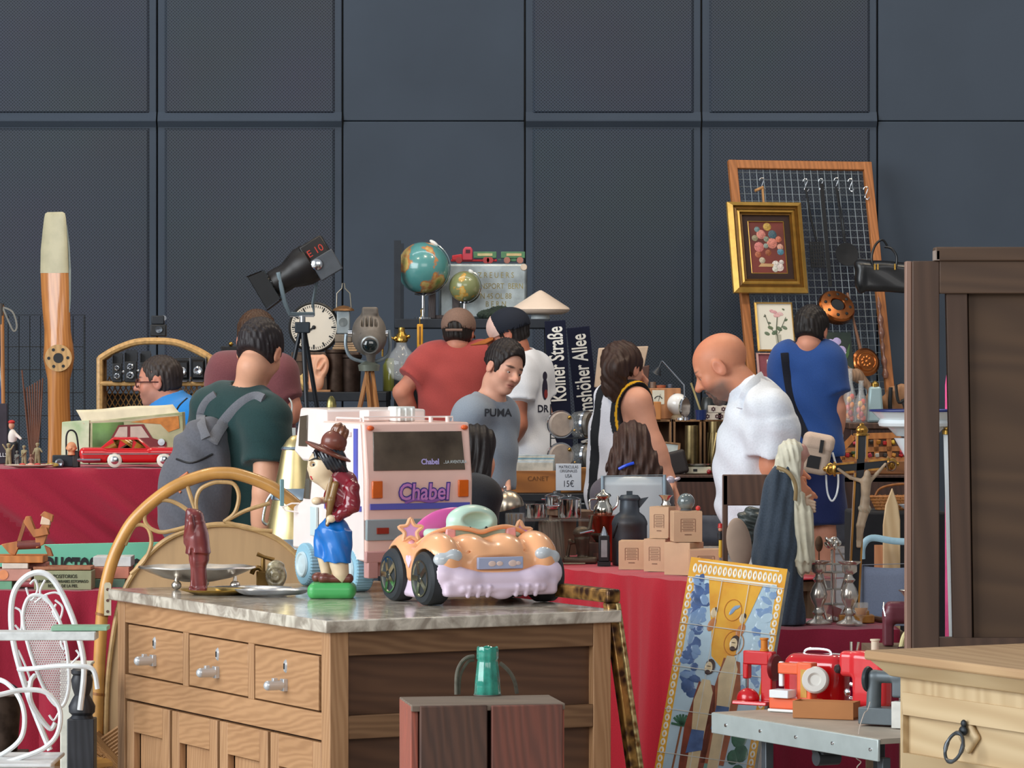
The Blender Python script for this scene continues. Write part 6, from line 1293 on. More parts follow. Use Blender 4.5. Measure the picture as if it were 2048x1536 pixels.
def sign(label,x_bot,x_top,w,y_top,d,s,tx,dt):
 h=zrel(.902,d)-y_top;q=Th('street_sign',label,'street sign',at(x_bot,.902,d),U(d));q.o.rotation_euler=(R(3),R(-math.degrees(math.atan2(x_bot-x_top,h))),0)
 q.o.rotation_euler=(R(-3),R(-math.degrees(math.atan2(x_bot-x_top,h))),0)
 b=q.mb();b.box((0,0,h/2),(w,5,h));b.build('enamel_plate',NV,bev=1.5)
 text(s,43*q.u,WL,q,(0,-3*q.u,(h-dt)*q.u),(90,-90,0),'lettering',.0006,'RIGHT',.62,.0016);return q
sign('navy street sign reading Strasse in tall white letters, beside the rack',1131,1110,42,640,16.6,'Kölner Straße',0,12);sign('navy street sign reading Allee, right of the other street sign',1190,1156,46,652,16.75,'Wilhelmshöher Allee',0,14)
ZA=1.5-(985-720)*14.85/F
table_box('display_table','plain display table under the number plate crates',X(1006,14.9),X(1182,14.9),14.76,15.3,0,ZA-.002,DARKM)
def crate(label,px,w,h,d,m,z,dep=26,name='wooden_crate'):
 q=Th(name,label,'crate',at(px,z,d),U(d))
 for y in(-dep/2,dep/2):b=q.mb();b.box((0,y,h/2),(w,3,h));b.build('side_board',m,bev=.8)
 for x in(-w/2+1.5,w/2-1.5):b=q.mb();b.box((x,0,h/2),(3,dep-3,h));b.build('end_board',m,bev=.8)
 b=q.mb();b.box((0,0,1.5),(w-4,dep-4,3));b.build('bottom_board',m);return q
CW1=wood((176,112,54),(116,70,36),10.,(.12,1,1),.7);CW2=wood((190,134,74),(140,92,50),10.,(.12,1,1),.7)
q=crate('brown printed wooden crate full of old number plates',1062,100,44,14.84,CW1,ZA);
text('CANET',13*q.u,mt((112,70,36),.7),q,(14*q.u,-15.2*q.u,28*q.u),(90,0,0),'stencil',.0002)
for k in range(6):
 b=MB(U(14.85));b.loc=at(1060+k*.8,ZA+.008,14.823+k*.0068);b.tags=(('front number plate in the brown crate, worn white','second number plate in the brown crate','third number plate from the front of the brown crate','fourth number plate from the front of the brown crate','fifth number plate from the front of the brown crate','rear number plate standing in the brown crate')[k],'number plate','old number plates in the crate')
 b.box((0,0,28+k*1.6),(92,1.0,56+k*3.));b.build('number_plate',mt(((206,200,186),(196,206,212),(214,214,208),(120,160,176),(208,204,190),(190,200,204))[k],.4,.1,.2,30.),bev=.6)
q=crate('lighter wooden crate half hidden behind the striped vest',1152,62,50,14.86,CW2,ZA)
t=Th('price_card','white handwritten price card pinned to the brown crate','card',at(1137,ZA+4*U(14.7),14.79),U(14.75))
b=t.mb();b.box((0,0,28),(51,1,54));b.build('card',mt((206,212,222),.6,0,.03,8.),bev=.4)
for s_,z_,w in(('MATRICULAS',48,8.5),('ORIGINALES',40,8),('USA',30,10),('15€',14,18)):text(s_,w*t.u,mt((44,44,54),.6),t,(0,-.8*t.u,z_*t.u),(90,0,0),'handwriting',.0002,sx=.78)
t=Th('wire_stand','black two tier wire stand holding the round glass lamps','stand',at(1146,ZA,15.12),U(15.1))
for z in(40,104):b=t.mb();b.box((0,0,z),(92,40,1.6));b.build('tier',BLACK)
for x in(-45,45):
 for y in(-19,19):b=t.mb();b.cyl((x,y,0),(x,y,172),1.3,1.3,6);b.build('upright',BLACK)
u=U(15.1)
def bulk(px,z,facing,label):
 q=Th('bulkhead_lamp',label,'lamp',at(px,ZA+z*u,15.1),u,'round glass ship lamps');rz=(0,0,0)if facing else(0,0,70)
 M_=(90,0,18 if facing else 62)
 b=q.mb();b.at((0,0,26),M_);b.lathe([(0,16),(23,16),(25,12),(25,6),(0,6)],30);b.build('cap',mt((176,160,148),.5,.1)if facing else mt((110,106,100),.4,.3))
 b=q.mb();b.at((0,0,26),M_);b.lathe([(25,6),(27,-4),(25,-18),(16,-28),(0,-31)],30);b.build('glass_dome',glass((210,214,214),.03,1.35),smooth=70)
 b=q.mb();b.at((0,0,26),M_);b.lathe([(25,9),(28,9),(28,4),(25,4)],30);b.build('ring',CHROME)
 b=q.mb();b.ell((20,-14,40),4);b.ell((-18,-10,14),3);b.build('brass_screw',BRASS)
for a in((1119,106,1,'upper left round lamp with its flat beige back towards the viewer'),(1167,106,0,'upper right round lamp showing its clear dome'),(1119,42,1,'lower left round lamp with its flat beige back'),(1168,42,0,'lower right round lamp showing its clear dome')):bulk(*a)
t=Th('folding_chair','folding chair with pale shiny fabric back behind the milk can','chair',at(1267,0,13.42),U(13.42));zf=720+1.5/t.u;LBm=mt((158,178,190),.35,.3)
b=t.mb();b.tube([(-62,0,0),(-62,0,Zs(952)),(62,0,Zs(950)),(68,0,0)],3.4,8);b.build('frame',LBm)
b=t.mb();b.grid(lambda a,c:(-60+120*a+6*c*a,2-5*math.sin(math.pi*a)+1.5*math.sin(14*a)*c,Zs(953)-150*c),24,8);b.build('back_fabric',mt((196,204,208),.35,.1,.05,10.),solid=.003)
b=t.mb();b.box((0,75,Zs(1125)),(120,150,6));b.build('seat',mt((196,204,208),.5))
for x in(-60,60):b=t.mb();b.tube([(x,145,0),(x,140,Zs(1125))],3,8);b.build('leg',LBm)
ZB=1.5-(950-720)*15.1/F
BR=wood((84,56,46),(56,38,32),20.,rough=.5)
t=table_box('long_table','long dark brown table behind the bald man',X(1300,15.4),X(1840,15.4),15.08,15.9,0,ZB,BR)
b=t.mb();b.box((0,-.40,ZB-.085),(X(1840,15.4)-X(1300,15.4)-.04,.02,.15));b.build('apron',BR)
b=MB();b.grid(lambda a,c:(X(1310,15)+a*(X(1835,15)-X(1310,15)),15.03-.008*math.sin(30*a)*c,ZB-.16-.11*c),60,4);o=b.build('grey_skirt',mt((88,92,104),.8),solid=.003);tag(o,'grey cloth strip hanging below the long brown table','cloth')
t=Th('storage_box','white storage box standing under the long brown table','box',at(1500,0,15.3));b=t.mb();b.box((0,0,.36),(.8,.4,.72));b.build('body',mt((206,206,212),.6),bev=.01)
b=t.mb();b.box((0,0,.735),(.82,.42,.03));b.build('lid',mt((206,206,212),.6),bev=.008)
zc3=ZB+.002;dC=15.45;hC=zrel(zc3,15.25)-842
CRW=wood((150,112,76),(100,72,48),16.,rough=.7)
for i,(x0,x1)in enumerate(((1283,1342),(1345,1402),(1405,1458))):
 q=Th('wooden_crate',('open wooden crate under the meter box','open wooden crate behind the tall shell case','open wooden crate at right beside the bald man')[i],'crate',at((x0+x1)/2,zc3,15.45),U(15.45));w=(x1-x0)-1;h=hC
 for x in(-w/2+2,w/2-2):b=q.mb();b.box((x,0,h/2),(4,76,h));b.build('side_board',CRW,bev=.8)
 for z in(2,h-2):b=q.mb();b.box((0,0,z),(w,76,4));b.build('shelf_board',CRW,bev=.8)
 b=q.mb();b.box((0,36,h/2),(w-6,3,h-6));b.build('back_board',wood((110,84,60),(70,52,38),16.,rough=.8))
zt3=zc3+hC*U(15.45)+.001
def shell(px,r,h,d,label):
 q=Th('shell_case',label,'shell case',at(px,zc3,d),U(d));m=metal((128,112,78),.35,.2)
 b=q.mb();b.lathe([(0,0),(r+2,0),(r+2,4),(r,6),(r,h*.8),(r*.94,h),(r*.86,h),(r*.86,10),(0,10)],30);b.build('case',m)
 return q
shell(1384,15,96,15.24,'tall straight brass shell case in front of the crates');q=shell(1430,14,104,15.24,'fluted brass shell case beside the bald man')
b=q.mb();
for k in range(8):a=k*math.pi/4;b.tube([(13.6*math.cos(a+z*.012),13.6*math.sin(a+z*.012),z)for z in range(10,90,8)],1.8,6)
b.build('fluting',metal((150,128,86),.3))
t=Th('kitchen_scale','small cream and chrome scale on the brown table edge','scale',at(1396,zc3,15.14),U(15.14));b=t.mb();b.box((0,0,8),(52,14,14));b.build('body',mt((206,200,176),.4),bev=2)
b=t.mb();b.lathe([(0,15),(6,15),(26,19),(28,21),(0,20)],26,sy=.4);b.build('pan',CHROME)
b=t.mb();b.box((-6,-7.4,8),(8,1,5));b.build('dial',BLACK)
t=Th('tea_tin','small tin with red and white bands behind the scale','tin',at(1363,zc3,15.19),U(15.19));b=t.mb();b.box((0,0,16),(18,10,32));b.build('tin',mt((214,214,216),.4),bev=1)
b=t.mb();b.box((0,0,22),(18.4,10.4,8));b.build('red_band',mt((186,40,44),.4))
t=Th('framed_picture','small framed picture with pale sky and yellow shape leaning on the crates','picture',at(1334,zc3,15.2),U(15.2));t.o.rotation_euler=(R(-8),R(6),0)
b=t.mb()
for c_,s_ in(((0,0,32),(44,4,64)),):b.box((-19,0,32),(5,4,64));b.box((19,0,32),(5,4,64));b.box((0,0,62),(43,4,4));b.box((0,0,2),(43,4,4))
b.build('frame',CRW,bev=.8);b=t.mb();b.box((0,1,32),(36,1,60));b.build('sky',mt((188,196,192),.5));b=t.mb();b.prism([(-17,4),(17,4),(17,30),(4,38),(-8,34),(-17,40)],-.4,.4);b.build('painted_hill',mt((120,84,58),.6));b=t.mb();b.prism([(8,12),(14,12),(12,36),(7,36)],-1,-.3);b.build('painted_bottle',mt((214,166,40),.5))
f=Fd((-26,-14,0),(26,14,60),1.6,u=U(15.12));f.bx((0,0,24),(18,8,24),6,4,(0,-14,0));f.cut((0,0,0),(0,0,-1));o=f.mesh('leather_case',mt((44,38,38),.5));o.location=at(1356,zc3,15.12);tag(o,'dark leather case slumped beside the red banded tin','case')
for i,x in enumerate((1418,1428,1438)):b=ONE(('left','middle','right')[i]+' one of three small red glass beads on the brown table','bead',x,0,15.12,'red glass beads');b.loc.z=zc3;b.ell((0,0,5),(4.5,4,5));b.build('glass_bead',mt((150,24,30),.15,coat=.6))
t=Th('meter_box','wooden meter box with a white dial on top of the crates','meter',at(1330,zt3,15.5),U(15.5));MW=wood((176,122,80),(140,92,58))
b=t.mb();b.box((0,0,31),(62,30,62));b.build('case',MW,bev=1.5);b=t.mb();b.box((-14,-15.4,44),(24,1,28));b.build('dial',mt((210,206,188),.4));b=t.mb();b.tube(arc(-14,38,8,8,20,160,10,-16.4),.8,5);b.bar((-14,-16.4,36),(-10,-16.4,50),.8,.5);b.build('dial_scale',BLACK);b=t.mb();b.cyl((18,-16.5,50),(18,-15,50),1.6);b.build('screw',BLACK)
t=Th('wooden_box','small orange wooden box in front of the meter box','box',at(1304,zt3,15.36),U(15.36));b=t.mb();b.box((0,0,18),(36,20,36));b.build('box',wood((196,128,70),(166,100,50)),bev=1.5)
zm=zt3+62.5*U(15.5)
for i,(x,c)in enumerate(((1306,(120,96,80)),(1322,(170,96,66)),(1340,(90,100,116)))):b=ONE(('small brown tin on top of the meter box','flat orange dish on top of the meter box','grey glass stopper on top of the meter box')[i],('tin','dish','stopper')[i],x,0,15.5);b.loc.z=zm;b.lathe([(0,0),((6,9,4)[i],0),((6,10,5)[i],(12,5,6)[i]),(0,(12,6,8)[i])],18);b.build(('tin','dish','glass_stopper')[i],mt(c,.4))
d_=15.28;t=Th('desk_lamp','articulated chrome desk lamp with small black shade','lamp',at(1366,zt3,d_),U(d_));zf=zrel(zt3,d_)
b=t.mb();b.lathe([(0,0),(14,0),(13,4),(3,6),(0,6)],24);b.build('base',CHROME)
b=t.mb();b.tube([(4,0,5),(2,0,Zs(770)),(-42,0,Zs(722))],1.6,6);b.build('arm',CHROME)
b=t.mb();b.lathe([(0,14),(4,14),(7,8),(11,0),(9.6,0),(5,8),(0,11)],22,(-54,0,Zs(748)),(0,25,0));b.tube([(-42,0,Zs(722)),(-48,0,Zs(735))],1.6,6);b.build('shade',mt((40,44,50),.4));b=t.mb();b.ell((-54,-1,Zs(746)),(8,8,2.5),14,8,(0,25,0));b.build('lamp_glass',mt((214,224,226),.3))
t=Th('milk_glass_lamp','round white milk glass lamp on a wooden foot','lamp',at(1356,zt3,15.44),U(15.44));b=t.mb();b.ell((0,0,30),22,28,18);b.build('globe',mt((226,224,220),.2,0,.02,5.,coat=.5));b=t.mb();b.lathe([(0,0),(14,0),(14,5),(9,10),(0,10)],22);b.build('foot',mt((180,160,130),.5))
t=Th('shaving_mirror','round chrome shaving mirror with pale yellow back','mirror',at(1372,zt3,15.2),U(15.2));b=t.mb();b.tube([(0,0,0),(0,0,6)],5,12);b.build('foot',CHROME);b=t.mb();b.at((-2,0,26),(0,90,-30));b.lathe([(0,2),(19,2),(21,0),(19,-3),(0,-4)],28);b.build('rim',CHROME);b=t.mb();b.at((-2,0,26),(0,90,-30));b.lathe([(0,-4.2),(18,-4.2),(14,-7),(0,-9)],24);b.build('mirror_back',mt((196,190,120),.4))
t=Th('plant_pot','dark leafy dried plant in a black jar behind the bald man','plant',at(1418,zt3,15.47),U(15.5));b=t.mb();b.lathe([(0,0),(14,0),(18,20),(14,40),(12,44),(0,44)],24);b.build('jar',mt((40,44,44),.3));b=t.mb()
for k in range(60):
 a=k*2.4;r=8+24*rnd.random();z=50+46*rnd.random();c_=Vector((r*math.cos(a)*1.2,r*math.sin(a)*.6,z));b.add([c_,c_+Vector((6,1,4)),c_+Vector((10,0,10)),c_+Vector((3,-2,7))],[(0,1,2,3)])
b.build('leaves',mt((52,58,46),.7,0,.2,20.),solid=.001)
t=Th('blue_cup','dark blue enamel cup with a long handled brush beside the star boxes','cup',at(1402,zt3,15.3),U(15.3));b=t.mb();b.lathe([(0,0),(10,0),(12,20),(11,20),(9,3),(0,3)],22);b.build('cup',mt((34,54,110),.3,coat=.4));b=t.mb();b.tube([(4,0,4),(-20,4,74)],2.2,6);b.build('brush_handle',wood((176,160,110)))
for i,(x,z,w)in enumerate(((1424,0,38),(1448,0,26),(1436,14.6,40))):
 q=Th('star_box',('left lower cream box printed with stars','right lower cream box printed with stars','upper cream box printed with stars, on the other two')[i],'box',at(x,zt3+z*U(15.32),15.32),U(15.32),'cream star boxes');b=q.mb();b.box((0,0,7),(w,22,14));b.build('box',mt((216,204,190),.6),bev=.8)
 for k in range(2):
  b=q.mb()
  for rr in(0,60):
   p3=[(-w/4+k*w/2+4.5*math.sin(R(rr+120*j)),-11.6,7+4.5*math.cos(R(rr+120*j)))for j in range(3)]
   for j in range(3):b.bar(p3[j],p3[(j+1)%3],1.1,.5,(0,1,0))
  b.build('star',mt((90,50,60),.6))
t=Th('satchel','beige leather map satchel with brown lower flap hanging behind the striped vest','satchel',at(1243,.905,16.62),U(16.6));zf=zrel(.905,16.6)
b=t.mb();b.hexa([(-55,-4,Zs(775)),(36,-4,Zs(775)),(38,8,Zs(775)),(-55,8,Zs(775)),(-46,-2,Zs(696)),(54,-2,Zs(692)),(54,8,Zs(692)),(-46,8,Zs(696))]);b.build('front',mt((202,176,152),.7,0,.1,12.),bev=2);b=t.mb();b.hexa([(10,-8,Zs(780)),(52,-8,Zs(780)),(52,2,Zs(780)),(10,2,Zs(780)),(34,-6,Zs(735)),(56,-6,Zs(730)),(56,2,Zs(730)),(34,2,Zs(735))]);b.build('brown_flap',mt((84,54,44),.6),bev=2);b=t.mb();b.box((0,4,Zs(775)/2),(60,10,Zs(775)));b.build('backboard',DARKM)
#  table of pots and boxes, aligned with the cabinet
ZK=.80;NR=Vector((.592,11.80,0));GR_=-62.4;gx=Vector((.463,-.886,0));gy=Vector((.886,.463,0))
def oz(px,py,z=ZK):return ONZ(px,py,z+.004)
t=Th('trestle_table','trestle table under the red cloth of pots and boxes','table',NR-gx*.8+gy*.27,1.,None,GR_);b=t.mb();b.box((0,0,ZK-.025),(1.56,.46,.03));b.build('table_top',PW)
for sx in(-1,1):
 for sy in(-1,1):b=t.mb();b.box((sx*.73,sy*.18,(ZK-.04)/2),(.05,.05,ZK-.04));b.build('leg',PW)
o=drape('bright red cloth hanging behind the tile picture, with boxes on it','c',-1.64,.03,-.03,.52,ZK,.07,CL2,21,.026,.0,22);o.location=NR;o.rotation_euler=(0,0,R(GR_))
KB_=mt((204,166,132),.75,0,.07,10.);KS=mt((182,140,106),.75,0,.07,10.)
def carton(label,px,py,w,h,dep,rz,z=ZK,mark=1,dd=None):
 p=oz(px,py,z)if dd is None else Vector((X(px,dd),dd,z+.001));q=Th('cardboard_box',label,'cardboard box',p,U(p.y),'plain cardboard boxes on the red cloth',rz)
 b=q.mb();b.box((0,dep/2,h/2),(w,dep,h));b.build('box',KB_,bev=.6)
 b=q.mb();b.box((0,-1,1.2),(w*.96,1.4,2.4));b.box((0,dep/2,h+.6),(w*.98,dep*.98,1));b.build('flap',KB_)
 if mark:
  b=q.mb()
  for k in range(7):b.box((0,-.4,h*.70-k*h*.055),(w*(.42 if k%2 else.36),.5,1))
  for k in(-1,1):b.box((k*w*.25,-.4,h*.54),(.8,.5,h*.42))
  b.box((0,-.4,h*.24),(w*.24,.5,1.6));b.box((0,-.4,h*.76),(w*.5,.5,.8));b.build('printed_label',mt((120,84,66),.7))
 return q,p.z+(h+1.6)*U(p.y)
_,zt=carton('single cardboard box at left end in front of the milk can',1263,1139,52,56,52,-8)
_,z1_=carton('cardboard box right of the left end box, lower row',1309,1143,46,64,56,-22);_,z2_=carton('cardboard box in the middle of the lower row',1354,1150,58,64,60,-30,mark=0);_,z3_=carton('cardboard box at the right end of the lower row',1412,1152,66,52,50,2)
qa,zta=carton('tall cardboard box leaning at top left of the stack',1318,1150-66,42,62,36,-26,z1_,1,oz(1309,1143).y+.012);qb,ztb=carton('cardboard box in front, top right of the stack, with printed label',1376,1150-74,58,60,50,6,max(z2_,z3_),1,oz(1354,1150).y+.0)
p=oz(1258,1139);p.y=12.75;t=Th('milk_can','dark grey milk churn with lid and side funnel spout','milk can',Vector((X(1259,12.75),12.75,ZK+.004)),U(12.75));zf=zrel(ZK+.004,12.75);DG=mt((66,74,82),.45,.4,.2,10.,c2=(56,46,42))
b=t.mb();b.lathe([(0,0),(34,0),(35,6),(35,Zs(1052)),(36,Zs(1048)),(35,Zs(1042)),(30,Zs(1032)),(20,Zs(1024)),(19,Zs(1000)),(0,Zs(1000))],36);b.build('body',DG,smooth=50)
b=t.mb();b.lathe([(0,Zs(1000)),(21,Zs(1000)),(22,Zs(996)),(17,Zs(990)),(0,Zs(989))],28);b.box((0,0,Zs(986)),(12,4,8));b.build('lid',DG);b=t.mb();b.prism([(18,Zs(998)),(38,Zs(994)),(20,Zs(1016))],-6,6);b.build('spout',DG)
b=t.mb();b.tube([(-24,-26,Zs(1044)),(-30,-24,Zs(1060)),(-33,-14,Zs(1075))],1.6,6);b.build('handle_wire',BLACK)
zp=1.5-(1036-720)*13.0/F
t=Th('wood_stump','weathered grey wood stump with bark holding up the pot shelf','stump',Vector((X(1101,13.0),13.0,ZK+.004)),U(13.0));zf=zrel(ZK+.004,13.0);f=Fd((-30,-26,0),(36,26,100),2.,u=t.u);hs=(zp-ZK-.014)/t.u;f.cone((-4,0,0),(-4,0,hs),21,19,1);f.cone((20,0,0),(18,0,hs),10,7,6);f.disp(lambda X,Y,Z:1.6*np.sin(.5*X+.06*Z)*np.sin(.45*Y+.1*np.sin(.1*Z)));f.cut((0,0,.5),(0,0,-1));f.mesh('stump',wood((150,144,128),(104,98,84),30.,(1,1,.1),.85,.3),t)
b=MB();b.box((0,0,-.005),(.27,.15,.008));b.loc=Vector((X(1105,13.0),13.0,zp));b.tags=('thin glass shelf carrying the silver saucepans','shelf');b.build('glass_shelf',glass((220,225,222)),bev=.001)
def pot(px,w,h,d,z,label,lid=False,hd=0):
 q=Th('saucepan',label,'saucepan',Vector((X(px,d),d,z+.001)),U(d),'silver saucepans');m=metal((206,208,208),.12)
 b=q.mb();b.lathe([(0,0),(w-1,0),(w,2),(w,h-1),(w+1.5,h),(w-1,h),(w-1.5,3),(0,3)],32);b.build('pan',m)
 if lid:b=q.mb();b.lathe([(w+1,h),(w*.6,h+4),(4,h+6),(4,h+9),(0,h+10)],28);b.build('lid',m)
 if hd:b=q.mb();b.tube([(hd*w,0,h*.8),(hd*(w+14),-2,h*.86),(hd*(w+30),-4,h*.9)],[2.5,2,3],8);b.build('handle',m)
 else:
  for s_ in(-1,1):b=q.mb();b.tube([(s_*w,-4,h*.75),(s_*(w+6),-3,h*.75),(s_*(w+6),3,h*.75),(s_*w,4,h*.75)],1.5,6);b.build('handle',m)
pot(1073,22,28,12.98,zp,'left silver saucepan on the glass shelf',False,1);pot(1139,23,38,12.98,zp,'taller silver saucepan with lid at right of the glass shelf',True)
pot(1110,20,26,13.35,1.5-(1018-720)*13.35/F,'silver pan behind between the two front pans',True)
t=Th('display_stand','wooden stand raising the rear row of silverware','stand',Vector((X(1130,13.28),13.28,ZK+.002)),1.,None,GR_);hb=1.5-(1018-720)*13.35/F-ZK-.004;b=t.mb();b.box((0,.05,hb-.01),(.26,.12,.02));b.build('board',PW)
for x in(-.11,.11):b=t.mb();b.box((x,.05,hb/2-.01),(.02,.1,hb-.02));b.build('leg',PW)
t=Th('teapot','silver teapot with domed lid behind the milk churn','teapot',Vector((X(1206,13.0),13.0,1.5-(1030-720)*13.0/F)),U(13.0))
b=t.mb();b.lathe([(0,0),(18,0),(20,6),(19,16),(13,26),(12,34),(17,38),(15,42),(5,46),(4,50),(0,51)],30);b.build('body',metal((206,200,186),.12),smooth=70);b=t.mb();b.tube(cr([(16,0,10),(28,0,20),(30,0,38)],5),[4,4,3.4,3,2.8,2.6,2.4,2.2,2.2,2,2],8);b.build('spout',SILVER);b=t.mb();b.tube(cr([(-12,0,32),(-26,0,30),(-26,0,12),(-19,0,8)],5),2,6);b.build('handle',SILVER)
t=Th('copper_pan','red brown copper pan under the silver teapot','pan',Vector((X(1212,13.0),13.0,ZK+.004)),U(13.0));hh_=(1.5-(1030-720)*13.0/F-ZK-.004)/t.u;b=t.mb();b.lathe([(0,0),(20,0),(24,hh_*.5),(34,hh_-8),(36,hh_-.5),(0,hh_-.5)],32);b.build('pan',metal((168,86,64),.35,.15));
t=Th('cloche','brushed metal dome cover with knob behind the mint steering pod','cloche',Vector((X(1020,13.05),13.05,1.5-(1018-720)*13.05/F)),U(13.05));t.o.rotation_euler=(0,R(-14),0)
b=t.mb();b.lathe([(29,0),(30,3),(28,16),(20,30),(8,37),(0,38)],36);b.build('dome',metal((186,172,152),.3),smooth=70);b=t.mb();b.lathe([(0,37),(3,38),(3,42),(4.5,45),(0,48)],16);b.build('knob',CHROME)
t=Th('whisk_jar','glass jar of brass whisks and cutlery under the dome cover','jar',Vector((X(1030,12.9),12.9,ZK+.004)),U(12.9));hh_=(1.5-(1018-720)*13.05/F-ZK-.012)/t.u;b=t.mb();b.lathe([(0,0),(18,0),(20,20),(20,hh_),(18,hh_),(17,4),(0,4)],26);b.build('glass',glass());b=t.mb()
for k in range(9):a=k*.7;b.tube([(6*math.cos(a),6*math.sin(a),6),(14*math.cos(a),12*math.sin(a),hh_-2)],1.8,6)
b.build('brass_handles',BRASS)
IR=mt((92,80,66),.45,.5,.25,20.)
p=oz(1160,1126);t=Th('coffee_grinder','old cast metal grinder with crank beside the grey stump','grinder',p,U(p.y));f=Fd((-40,-26,0),(44,26,96),1.8,u=t.u);f.bx((0,0,6),(34,18,6),3,3);f.cone((6,0,10),(4,0,50),10,16,4);f.el((4,0,60),(18,16,14),5);f.rc((-26,0,10),(-20,0,44),4,3,4);f.rc((-20,0,44),(-14,0,40),4,3,4);f.cone((18,-8,66),(24,-8,96),5,3,4);f.mesh('body',IR,t);b=t.mb();b.tube([(0,-18,60),(26,-22,66),(26,-30,66)],2.4,6);b.build('crank',CHROME)
p=oz(1198,1124);t=Th('wooden_mill','brown wooden coffee mill with a metal hopper next to the milk churn','coffee mill',p,U(p.y));b=t.mb();b.box((0,0,20),(44,34,40));b.build('box',wood((90,62,48),(60,40,32)),bev=2);b=t.mb();b.box((2,-17.5,12),(28,2,14));dr_=b.build('drawer',wood((110,70,54)));b=t.mb();b.ell((2,-20,12),2.6);b.build('knob',BRASS,dr_);b=t.mb();b.lathe([(6,40),(18,54),(18,57),(8,44),(0,44)],24);b.build('hopper',IR)
t=Th('black_lantern','small black lantern with chrome top in front of the copper pan','lantern',oz(1208,1131),U(12.75));t.o.location.z+=.0;b=t.mb();b.box((0,0,34),(22,18,52));b.build('body',BLACK,bev=2);b=t.mb();b.box((0,-9.6,34),(12,1,34));b.build('pane',mt((150,150,150),.2));b=t.mb();b.lathe([(8,60),(5,68),(2,76),(0,78)],14);b.build('top',CHROME);b=t.mb();b.box((0,0,4),(26,22,8));b.build('foot',BLACK)
p=oz(1142,1129);b=MB(U(p.y));b.loc=p;b.tags=('flat grey metal tray lying under the grinder edge','tray');b.box((-6,-2,2),(70,20,3));b.build('metal_tray',metal((130,126,110),.4),bev=1)
t=Th('silver_cup','flared silver cup on top of the left cardboard box','cup',qa.o.location+Vector((.024,.03,zta-qa.o.location.z)),U(12.38));b=t.mb();b.lathe([(0,0),(9,0),(10,3),(7,8),(9,16),(15,22),(13,22),(7,16),(0,12)],24);b.build('cup',SILVER,smooth=60)
SCP=t
t=Th('glass_ball','grey glass ball resting behind the top cardboard boxes','ball',qb.o.location+Vector((-.004,.055,ztb-qb.o.location.z)),U(12.45));b=t.mb();b.ell((0,0,17),(17,17,17),28,18);b.build('ball',mt((120,130,130),.12,0,.3,20.,coat=.8));b=t.mb();b.lathe([(0,0),(12,0),(10,3),(0,3)],20);b.build('foot',mt((90,90,90),.4))
p=oz(1441,1150);p=Vector((X(1441,12.0),12.0,ZK+.005));t=Th('toy_figure','tall thin painted toy figure in red black and yellow beside the boxes','toy figure',p,U(12.0));b=t.mb();b.lathe([(0,0),(6,0),(6,3),(2.5,5),(2.5,40),(0,40)],14);b.build('stand',CHROME);b=t.mb();b.lathe([(2,38),(4,42),(3.4,74),(0,76)],14);b.build('trousers',mt((214,180,60),.4));b=t.mb();b.lathe([(0,72),(6,76),(6,88),(3,92),(0,92)],14);b.build('coat',BLACK);b=t.mb();b.ell((0,0,96),(4.5,4.5,5));b.build('head',mt((206,150,120),.5));b=t.mb();b.lathe([(6,99),(5,101),(4.6,107),(0,108)],14);b.build('hat',mt((190,36,30),.4))
b=ONE('small red wooden ball lying on the top right box','ball',0,0,12.3);b.loc=qb.o.location+Vector((.034,.03,ztb-qb.o.location.z));b.ell((0,0,5),5);b.build('red_ball',mt((206,60,54),.4))
#  leaning wire grid with things hung on it
def pd(py,off=.05,px=1625):return 17.55+.7*(1359-py)/1031-off+(px-1625)*.00064
UP=U(17.9)
t=Th('grid_panel','wire grid panel in an orange brown wooden frame leaning on the black wall','panel',at(1699,.003,17.55),UP);t.o.rotation_euler=(R(-15.9),0,R(15));LP_=2.56/UP
FRM=wood((178,112,62),(136,82,42),20.,rough=.5)
for x in(-145,145):b=t.mb();b.box((x,0,LP_/2),(18,12,LP_));b.build('frame_stile',FRM,bev=1.5)
for z in(LP_-9,300):b=t.mb();b.box((0,0,z),(276,11,18));b.build('frame_rail',FRM,bev=1.5)
b=t.mb()
for k in range(1,19):b.tube([(-138+k*14.6,2,300),(-138+k*14.6,2,LP_-10)],.85,4)
z=LP_-24
while z>300:b.tube([(-138,3.4,z),(138,3.4,z)],.85,4);z-=15.2
b.build('wire_grid',mt((138,147,152),.45,.3))
def HP(name,label,cat,px,py,off=.06,group=None,ry=-4.1):
 q=TH(name,label,cat,px,py,pd(py,off,px),group);q.o.rotation_euler=(R(-14),0,R(15));q.u*=1.0;return q
GD=mt((214,168,84),.3,.55,.12,20.);GDD=mt((116,82,36),.4,.4,.15,20.)
q=HP('framed_painting','large gilt framed still life of roses hung on the wire grid','painting',1536,494,.12)
def ringframe(q,w,h,tw,y,m,name,th=6):
 b=q.mb();o_=[(-w/2,h/2),(w/2,h/2),(w/2,-h/2),(-w/2,-h/2)];i_=[(-w/2+tw,h/2-tw),(w/2-tw,h/2-tw),(w/2-tw,-h/2+tw),(-w/2+tw,-h/2+tw)]
 for k in range(4):
  j=(k+1)%4;b.add([(o_[k][0],y,o_[k][1]),(o_[j][0],y,o_[j][1]),(i_[j][0],y-th,i_[j][1]),(i_[k][0],y-th,i_[k][1]),(i_[j][0],y+2,i_[j][1]),(i_[k][0],y+2,i_[k][1]),(o_[k][0],y+th,o_[k][1]),(o_[j][0],y+th,o_[j][1])],[(0,1,2,3),(3,2,4,5),(1,0,6,7)])
 return b.build(name,m,smooth=10)
